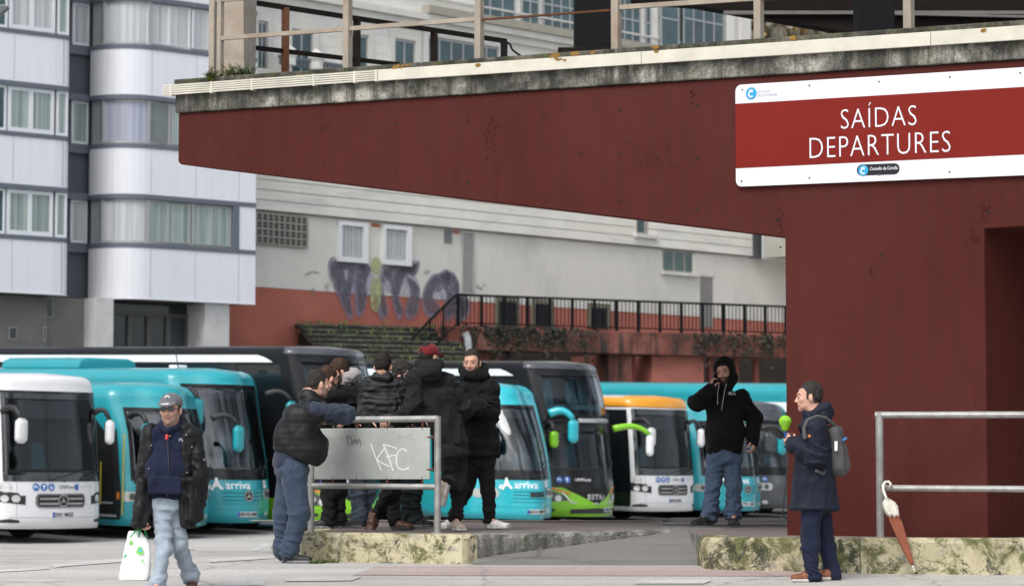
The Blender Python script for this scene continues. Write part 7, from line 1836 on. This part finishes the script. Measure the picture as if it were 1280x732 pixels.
# ---- 9 hooded man on the phone
def man9():
    Y = 28.5
    J = dict(neck=(904, 482, 0), chest=(906, 508, 0), pelvis=(905, 560, 0), shL=(885, 497, 0), shR=(926, 497, 0), elL=(871, 503, -.22), wrL=(887, 487, -.16), elR=(942, 522, .03), wrR=(942, 549, -.06),
             hipL=(896, 573, 0), hipR=(914, 573, 0), knL=(891, 609, -.02), knR=(917, 609, -.02), anL=(887, 644, 0), anR=(917, 642, 0), toL=(870, 655, -.12), toR=(917, 656, -.22))
    P = Person(Y, -4, J, 'hooded man in black with blue jeans talking on a phone beside the red wall'); rt = P.root; J = P.J
    hd = Head(W(905, 465, Y-.04), -16, -8, 4, 1.04); hl = J['wrL']
    P.body(hd, [(hl, nrm(NP(W(890, 470, Y-.14))-hl), (1, .3, 0), dict(curl=.55, thumb=1)), (J['wrR'], (-.05, -.1, -1), (-1, .2, 0), dict(curl=.55, thumb=1, size=1.05))], beard=2)
    P.trousers(DENIM, (.112, .088, .078), hem=.065, bunch=1.5, hipw=(.18, .14))
    P.top('hoodie', BLKC, ((.195, .155), (.21, .15)), (.092, .078, .058), hem=W(905, 569, Y), belly=((J['pelvis']*.6+J['chest']*.4)+P.fwd*.03, (.19, .16, .18)), shz=.085)
    small('hood', BLKC, rt, lambda S: (S.ell(hd.w(0, -.035, .035), hd.R, (.118, .125, .128), .03), S.cone(hd.w(-.05, -.03, -.07), hd.w(.05, -.03, -.07), .085, .085, .04), S.cone(hd.w(0, -.02, -.05), J['neck'], .10, .11, .04), S.ell(hd.w(0, .10, .0), hd.R, (.062, .10, .100), .02, 'sub'), S.ell(hd.w(0, .045, -.01), hd.R, (.072, .075, .105), .015, 'sub')), .007, .005, (12, 12, 12))
    mb = MB(); mb.tube([W(899, 478, Y-.16), W(897, 492, Y-.185), W(897, 505, Y-.19)], .004, 5); mb.tube([W(908, 479, Y-.16), W(905, 492, Y-.185), W(902, 512, Y-.19)], .004, 5); mb.build('drawstring', GINK, rt, world=True)
    mb = MB(); f = lambda x, y: W(915+x*80, 491.5-y*80, Y-.185); text_on(mb, 'FILA', .06, f, bold=.003); mb.build('chest_mark', GINK, rt, world=True)
    on_platform(P, 'L', -62, SHB, SOLK, .30, w=.055); on_platform(P, 'R', -4, SHB, SOLK, .30, w=.055)
    ph = empty('mobile_phone', W(893.5, 478, Y-.12), label='dark mobile phone held to the ear of the hooded man', cat='phone')
    S_ = NP(W(892.5, 472.5, Y-.11)); R = rotm(-75, 0, 8)
    small('phone_body', PHONEK, ph, lambda S: S.box(S_, rotm(-16, 0, -12), (.008, .036, .072), .006), .005)
man9()
# ---- 10 reporter
def reporter():
    Y = 23.1
    J = dict(neck=(1017, 518, 0), chest=(1018, 552, 0), pelvis=(1021, 610, 0), shL=(1018, 534, -.17), shR=(1019, 534, .17), elL=(1021, 570, -.19), wrL=(993, 555, -.10), elR=(1019, 570, .18), wrR=(993, 557, .07),
             hipL=(1014, 632, -.07), hipR=(1025, 632, .09), knL=(1012, 682, -.08), knR=(1032, 682, .10), anL=(1016, 722, -.09), anR=(1042, 722, .08), toL=(1002, 730, -.13), toR=(1032, 730, .04))
    P = Person(Y, -86, J, 'reporter in a navy parka holding a microphone and a phone, standing by the right kerb'); rt = P.root; J = P.J
    hd = Head(W(1011, 496, Y), -88, -3, 0, 1.02); MC = NP(W(981.5, 541, Y-.05))
    P.body(hd, [(J['wrL'], nrm(NP(W(981, 545, Y-.06))-J['wrL']), (0, .6, .3), dict(curl=.7, thumb=1, size=.92)), (J['wrR'], nrm(NP(W(977, 548, Y+.03))-J['wrR']), (-.1, -.6, .5), dict(curl=.6, thumb=-1, size=.95))], beard=0, hm=HAIRG)
    P.trousers(NAVYC, (.098, .078, .064), hem=.055, hipw=(.15, .13))
    def ex(S):
        S.cone(W(1010, 519, Y), W(1026, 521, Y-.05), .055, .06, .03); S.cone(W(1003, 533, Y-.03), W(1003, 533, Y+.05), .04, .04, .04)
        S.cone(W(1031, 517, Y-.06), W(1031, 517, Y+.08), .05, .05, .04)
        S.box(W(1000, 612, Y-.10), rotm(-60), (.03, .012, .06), .01, .01)
    P.top('parka', NAVYP, ((.175, .175), (.185, .15)), (.090, .080, .062), hem=W(1018, 636, Y), low=NP(W(1018, 605, Y)), flare=(NP(W(1017, 650, Y)), (.20, .235)), extra=ex, slv_end=.015, layers=((.009, (7, 7, 3), True), (.004, (16, 16, 10), True), (.0015, (50, 50, 50), False)))
    small('hood', NAVYP, rt, lambda S: (S.ell(W(1031, 513, Y+.01), rotm(-88, 35), (.11, .085, .062), .03), S.cone(W(1018, 517, Y-.09), W(1032, 508, Y-.07), .035, .05, .03), S.cone(W(1018, 517, Y+.09), W(1032, 508, Y+.07), .035, .05, .03)), .007, .004, (14, 14, 14))
    mb = MB(); f = lambda a, b: W(1011.5+a, 544.5+b, Y-.275); mb.add([f(2.0*math.cos(t_)*(1+.2*math.cos(5*t_)), 1.8*math.sin(t_)*(1+.2*math.cos(5*t_))) for t_ in np.linspace(0, 2*math.pi, 30, endpoint=False)], [tuple(range(30))]); mb.build('sleeve_patch', M('patch_orange', (.5, .17, .04), .7), rt, world=True)
    for q, yaw in (('L', -78), ('R', -70)):
        a = J['an'+q]; R = rotm(yaw); z = gz(a[0], a[1]); shoe(rt, NP([a[0], a[1], max(z, a[2]-.105)])-R[1]*.06, yaw, SHTAN, SOLW, .29, w=.047)
    hair_mesh(hd, HAIRG, rt, thick=.008, top=.003, line=.062, back=-.06)
    # backpack
    b = empty('backpack', W(1046, 596, Y), label='grey backpack with a blue zip pull on the back of the reporter', cat='backpack')
    bp = small('bag', GREYB2, b, lambda S: (S.seg(W(1042, 541, Y+.0), W(1047, 582, Y), (.13, .075), (.15, .10), P.lat, P.fwd, .04, .9, p=2.3), S.seg(W(1049, 562, Y), W(1051, 582, Y), (.115, .05), (.12, .065), P.lat, P.fwd, .03, .7, p=2.3)), .007, .004, (9, 9, 9))
    mb = MB(); mb.tube([W(1043, 531, Y-.08), W(1032, 522, Y-.14), W(1021, 520, Y-.19), W(1009, 525, Y-.23), W(1005, 535, Y-.25), W(1006, 548, Y-.27)], .017, 8); mb.build('strap', GREYB2, b, world=True); mb = MB(); mb.tube([W(1036, 583, Y-.12), W(1029, 592, Y-.20), W(1020, 588, Y-.26)], .012, 6); mb.build('strap', GREYB2, b, world=True)
    mb = MB(); mb.tube([W(1048, 533, Y-.15), W(1054, 545, Y-.17), W(1056, 566, Y-.17), W(1056, 584, Y-.17)], .004, 5); mb.build('zip', PLAS, bp, world=True)
    mb = MB(); mb.tube([W(1053, 550, Y-.172), W(1058, 547, Y-.155)], .009, 6); mb.build('zip_pull', M('pull_blue', (.02, .22, .6), .5), bp, world=True)
    mb = MB(); p = W(1045, 557, Y-.172); mb.box(p.x-.012, p.x+.012, p.y-.004, p.y, p.z-.04, p.z+.04); mb.build('reflective_tab', WINK, bp, world=True)
    # microphone
    m = empty('microphone', MC, label='reporter microphone with a bright green foam cover', cat='microphone')
    top = NP(W(981.5, 526.5, Y-.05)); R = rotm(0)
    ws = small('foam_cover', M('lime_foam', (.22, .48, .02), .8, 0, .08, 20, .3, 120), m, lambda S: (S.ell(top, R, (.050, .050, .048), .02), S.cone(top-UP*.0, top-UP*.05, .048, .034, .02)), .005)
    mb = MB()
    for q in (-1, 1):
        c = [(q*.021+.017*math.cos(a), -.004+.009*math.sin(a)*(1.6 if math.sin(a) > 0 else .5)) for a in np.linspace(0, 2*math.pi, 14, endpoint=False)]; mb.add([tuple(top+NP([x, -math.sqrt(max(0, .051**2-x*x))-.003, z])) for x, z in c], [tuple(range(14))])
    mk_ = mb.build('dark_print', INK, ws, world=True)
    mb = MB()
    for q in (-1, 1): f = lambda x, z: tuple(top+NP([x, -math.sqrt(max(0, .051**2-x*x))-.0045, z])); stroke(mb, [(q*.021-.010, -.014), (q*.021+.010, -.010)], .004, f)
    mb.build('lime_lines', MATS['lime_foam'], mk_, world=True)
    mb = MB(); mb.tube([top-UP*.045, top-UP*.06], .022, 12); mb.tube([top-UP*.06, top-UP*.17+NP([.008, 0, 0])], [.017, .013], 12); mb.build('handle', M('mic_blue', (.02, .06, .22), .4), m, world=True)
    mb = MB(); mb.tube([W(983, 552, Y-.05), W(984.5, 580, Y-.1), W(981, 615, Y-.1), W(978, 640, Y-.05), W(982, 648, Y), W(990, 652, Y+.02), W(993, 654, Y+.02)], .006, 6); mb.build('cable', PLAS, m, world=True)
    p = empty('mobile_phone', W(972, 541, Y+.03), label='mobile phone in the outstretched hand of the reporter', cat='phone')
    R = rotm(-60, 38, 20); small('phone_body', PHONEK, p, lambda S: S.box(W(972, 541, Y+.0), R, (.036, .070, .007), .006), .005)
    mb = MB(); c = NP(W(972, 541, Y+.0)); n = R[2]*.0085; mb.add([c+R[0]*.032*a+R[1]*.064*b_+n for a, b_ in ((-1, -1), (1, -1), (1, 1), (-1, 1))], [(0, 1, 2, 3)]); mb.build('screen', M('phone_screen', (.10, .14, .16), .1), p, world=True)
reporter()
# ------------------------------------------------------------------ railings on the kerbs, panel, umbrella
def rails():
    # left railing with the sheet-metal panel; stands along the kerb
    A, B_ = W(386, 600, 26.25), W(547, 600, 25.75)
    PL = Plane(380, 26.28, 550, 25.74); u = PL.uz
    e = empty('kerb_railing', PL.p(PL.L/2, 0, .38), label='galvanised pipe railing holding the grey metal panel', cat='railing')
    U = lambda x, y=600: u(x, y)[0]
    def z(x, y): return u(x, y)[1]
    mb = MB(); mb.tube([PL.p(U(385), 0, z(385, 524.5)), PL.p(U(547), 0, z(547, 523))], .032, 12); mb.build('top_rail', GALV, e, world=True)
    mb = MB(); mb.tube([PL.p(U(385), 0, z(385, 606.5)), PL.p(U(546), 0, z(546, 608))], .028, 12); mb.build('lower_rail', GALV, e, world=True)
    for x in (389, 547):
        mb = MB(); mb.tube([PL.p(U(x), 0, .36), PL.p(U(x), 0, z(x, 520))], .032, 12); mb.tube([PL.p(U(x), 0, .36), PL.p(U(x), 0, .395)], .06, 12); mb.build('post', GALV, e, world=True)
    for x, y0, y1 in ((446, 527, 534), (484, 527, 534), (528, 527, 534), (416, 598, 604), (446, 598, 604), (484, 598, 604), (528, 598, 604)):
        mb = MB(); mb.tube([PL.p(U(x), .0, z(x, y0-3)), PL.p(U(x), .0, z(x, y1+3))], .010, 6); mb.build('hanger', RUST, e, world=True)
    for y in (546, 586.5):
        mb = MB(); mb.tube([PL.p(U(534), .0, z(534, y)), PL.p(U(546), .0, z(546, y))], .012, 6); a = U(536); mb.box(0, .001, 0, .001, 0, .001); mb.build('hanger', RUST, e, world=True)
    pn = empty('metal_panel', PL.p(U(466), 0, z(466, 599)), label='grey sheet metal panel sprayed with white letters KFC under the railing', cat='panel')
    mb = PL.mb(); mb.box(U(393), U(537.5), -.008, .008, z(537, 598.5), z(537, 534.2)); o = mb.build('sheet', GALVPANEL, pn, world=True, bevel=.004)
    f = lambda x, y: PL.p(U(x), .0105, z(x, y)); C4 = lambda x, y: f(x/2.816+390, y/2.816+420)
    WS_ = M('white_spray', (.72, .73, .73), .7, 0, .05)
    mb = MB()
    def sp(mb, pts, w=2.2):
        P = [Vector(p) for p in pts]; vs = []
        for _ in range(2):
            if len(P) > 2:
                Q = [P[0]]
                for i in range(len(P)-1): Q += [P[i]*.75+P[i+1]*.25, P[i]*.25+P[i+1]*.75]
                P = Q+[P[-1]]
        stroke(mb, [tuple(p) for p in P], w, C4)
    sp(mb, [(208, 378), (222, 418), (246, 472)], 4); sp(mb, [(258, 392), (240, 415), (228, 432), (250, 447), (276, 458)], 4); sp(mb, [(252, 380), (270, 420), (287, 474)], 4); sp(mb, [(252, 380), (275, 385), (302, 395)], 3.5); sp(mb, [(262, 424), (280, 420), (296, 418)], 3.5); sp(mb, [(335, 405), (322, 392), (302, 405), (296, 440), (305, 466), (328, 470), (344, 460)], 4)
    mb.build('white_spray_letters', WS_, o, world=True)
    mb = MB(); rr = random.Random(8)
    sp(mb, [(120, 352), (130, 350), (122, 365), (132, 378), (124, 384)], 2.6); sp(mb, [(128, 360), (138, 352), (142, 372), (136, 384)], 2.6); sp(mb, [(144, 384), (150, 356), (156, 384)], 2.6); sp(mb, [(140, 372), (168, 366)], 2.4); sp(mb, [(156, 360), (160, 384), (170, 352), (172, 388)], 2.6)
    mb.build('dark_tag', M('marker_dark', (.13, .14, .14), .7), o, world=True)
    mb = MB(); sp(mb, [(306, 366), (306, 344), (318, 362), (320, 342)], 2); sp(mb, [(326, 364), (332, 342), (338, 364)], 2); sp(mb, [(342, 342), (346, 362)], 2); sp(mb, [(352, 340), (352, 364), (366, 362)], 2); sp(mb, [(250, 318), (252, 326)], 4); mb.build('faint_tag', M('marker_faint', (.25, .26, .25), .7), o, world=True)
    # right railing
    PR = Plane(1090, 23.86, 1285, 23.47); u2 = PR.uz
    e = empty('kerb_railing', PR.p(.05, 0, .37), label='galvanised pipe railing in front of the red wall on the right', cat='railing')
    Z = lambda x, y: u2(x, y)[1]; V_ = lambda x: u2(x, 600)[0]
    mb = MB(); mb.tube([PR.p(V_(1095), 0, Z(1095, 518.5)), PR.p(V_(1280)+.9, 0, Z(1280, 518.5))], .031, 12); mb.build('top_rail', GALV, e, world=True)
    mb = MB(); mb.tube([PR.p(V_(1103), 0, Z(1103, 609.5)), PR.p(V_(1280)+.9, 0, Z(1280, 611.5))], .029, 12); mb.build('lower_rail', GALV, e, world=True)
    mb = MB(); mb.tube([PR.p(V_(1100), 0, .36), PR.p(V_(1100), 0, Z(1100, 515.2))], .034, 12); mb.tube([PR.p(V_(1100), 0, .36), PR.p(V_(1100), 0, .39)], .06, 12); mb.build('post', GALV, e, world=True)
    # umbrella hooked over the lower rail
    Yu = 23.82; Yt = 23.40
    m = empty('umbrella', W(1143, 714, Yt), label='folded brown umbrella with a white crook handle hanging from the right railing', cat='umbrella')
    def A(x, y): t = (y-602)/112; return W(x, y, Yu-.05-(Yu-.05-Yt)*t)
    WHN = M('ivory_plastic', (.66, .64, .56), .35)
    mb = MB(); mb.tube([A(1112.5, 608), A(1113.5, 604.5), A(1110.5, 601.5), A(1106.5, 602), A(1103.8, 606), A(1104, 612), A(1106.5, 619), A(1109.5, 626)], .013, 10); mb.build('handle', WHN, m, world=True, smooth=True)
    cl = fabric('cream_umbrella_cloth', (.60, .58, .50), .8, .2); br = fabric('rust_brown_cloth', (.235, .072, .038), .75, .2)
    def cloth_tube(name, pts, rad, mat, lobes, amp):
        n = 32; V = []; 
        for p, r in zip(pts, rad):
            for k in range(n): a = 2*math.pi*k/n; q = r*(1+amp*math.cos(lobes*a+p.z*9)); V.append(tuple(p+Vector((math.cos(a)*q, math.sin(a)*q*.8, math.sin(a*2)*.004))))
        Fc = [(j*n+k, j*n+(k+1) % n, (j+1)*n+(k+1) % n, (j+1)*n+k) for j in range(len(pts)-1) for k in range(n)]+[tuple(range(n)), tuple((len(pts)-1)*n+k for k in range(n))]
        return mk(name, V, Fc, mat, m, smooth=True, world=True)
    cloth_tube('border', [A(1109, 623), A(1110.5, 627), A(1112.5, 632), A(1115, 640), A(1117.5, 646)], [.022, .050, .060, .055, .043], cl, 7, .16)
    cloth_tube('canopy', [A(1116.5, 643), A(1120, 652), A(1126, 668), A(1133, 686), A(1139, 701), A(1141, 706)], [.045, .050, .044, .033, .020, .011], br, 6, .14)
    mb = MB(); p0, p1 = A(1114, 644.5), A(1120.5, 642.5); mb.tube([A(1113.5, 646), A(1116.5, 647.5), A(1120.5, 645)], .011, 6); mb.build('closing_strap', M('strap_dark', (.04, .05, .10), .6), m, world=True)
    mb = MB(); mb.tube([A(1141, 706), A(1143, 714)], [.008, .005], 8); mb.build('ferrule', WHN, m, world=True)
rails()
# ------------------------------------------------------------------ camera and light
cam = bpy.data.cameras.new('camera'); co = bpy.data.objects.new('camera', cam); COL.objects.link(co)
cam.sensor_width = 36; cam.lens = 36*F/1280; cam.clip_end = 3000; cam.clip_start = .5
co.location = (0, 0, HC); co.rotation_euler = (math.pi/2+PIT, 0, 0); sc.camera = co
cam.dof.use_dof = True; cam.dof.focus_distance = 24.5; cam.dof.aperture_fstop = 3.4
w = bpy.data.worlds.new('World'); sc.world = w; w.use_nodes = True
t = w.node_tree; bg = t.nodes['Background']
sky = t.nodes.new('ShaderNodeTexSky'); sky.sky_type = 'NISHITA'; sky.sun_disc = False
SUN_EL, SUN_AZ = math.radians(52), math.radians(205)
sky.sun_elevation = SUN_EL; sky.sun_rotation = SUN_AZ
sky.air_density = 1.0; sky.dust_density = 4.0; sky.ozone_density = 1.0
hs = t.nodes.new('ShaderNodeHueSaturation'); hs.inputs['Saturation'].default_value = .38
t.links.new(sky.outputs[0], hs.inputs['Color'])
# cloud cover: uneven brightness over the whole sky
tc = t.nodes.new('ShaderNodeTexCoord'); no = t.nodes.new('ShaderNodeTexNoise'); no.inputs['Scale'].default_value = 3.2; no.inputs['Detail'].default_value = 7
t.links.new(tc.outputs['Generated'], no.inputs['Vector'])
mr = t.nodes.new('ShaderNodeMapRange'); mr.inputs['From Min'].default_value = .42; mr.inputs['From Max'].default_value = .58; mr.inputs['To Min'].default_value = .35; mr.inputs['To Max'].default_value = 1.7
t.links.new(no.outputs['Fac'], mr.inputs['Value'])
mx = t.nodes.new('ShaderNodeMix'); mx.data_type = 'RGBA'; mx.blend_type = 'MULTIPLY'; mx.inputs['Factor'].default_value = 1
t.links.new(hs.outputs[0], mx.inputs[6]); t.links.new(mr.outputs[0], mx.inputs[7]); t.links.new(mx.outputs[2], bg.inputs['Color'])
bg.inputs['Strength'].default_value = .13
sl = bpy.data.lights.new('sun', 'SUN'); so = bpy.data.objects.new('sun', sl); COL.objects.link(so)
sl.energy = .9; sl.angle = math.radians(25); sl.color = (1, .97, .93)
# direction to the sun (Nishita: rotation measured from +Y clockwise towards +X)
d = Vector((math.sin(SUN_AZ)*math.cos(SUN_EL), math.cos(SUN_AZ)*math.cos(SUN_EL), math.sin(SUN_EL)))
so.rotation_euler = d.to_track_quat('Z', 'Y').to_euler(); so.location = (0, -20, 40)
sc.view_settings.view_transform = 'Standard'; sc.view_settings.look = 'None'; sc.view_settings.gamma = 1; sc.view_settings.exposure = 0.7
try:
    sc.cycles.use_denoising = True; sc.cycles.max_bounces = 6; sc.cycles.transparent_max_bounces = 8
except Exception: pass
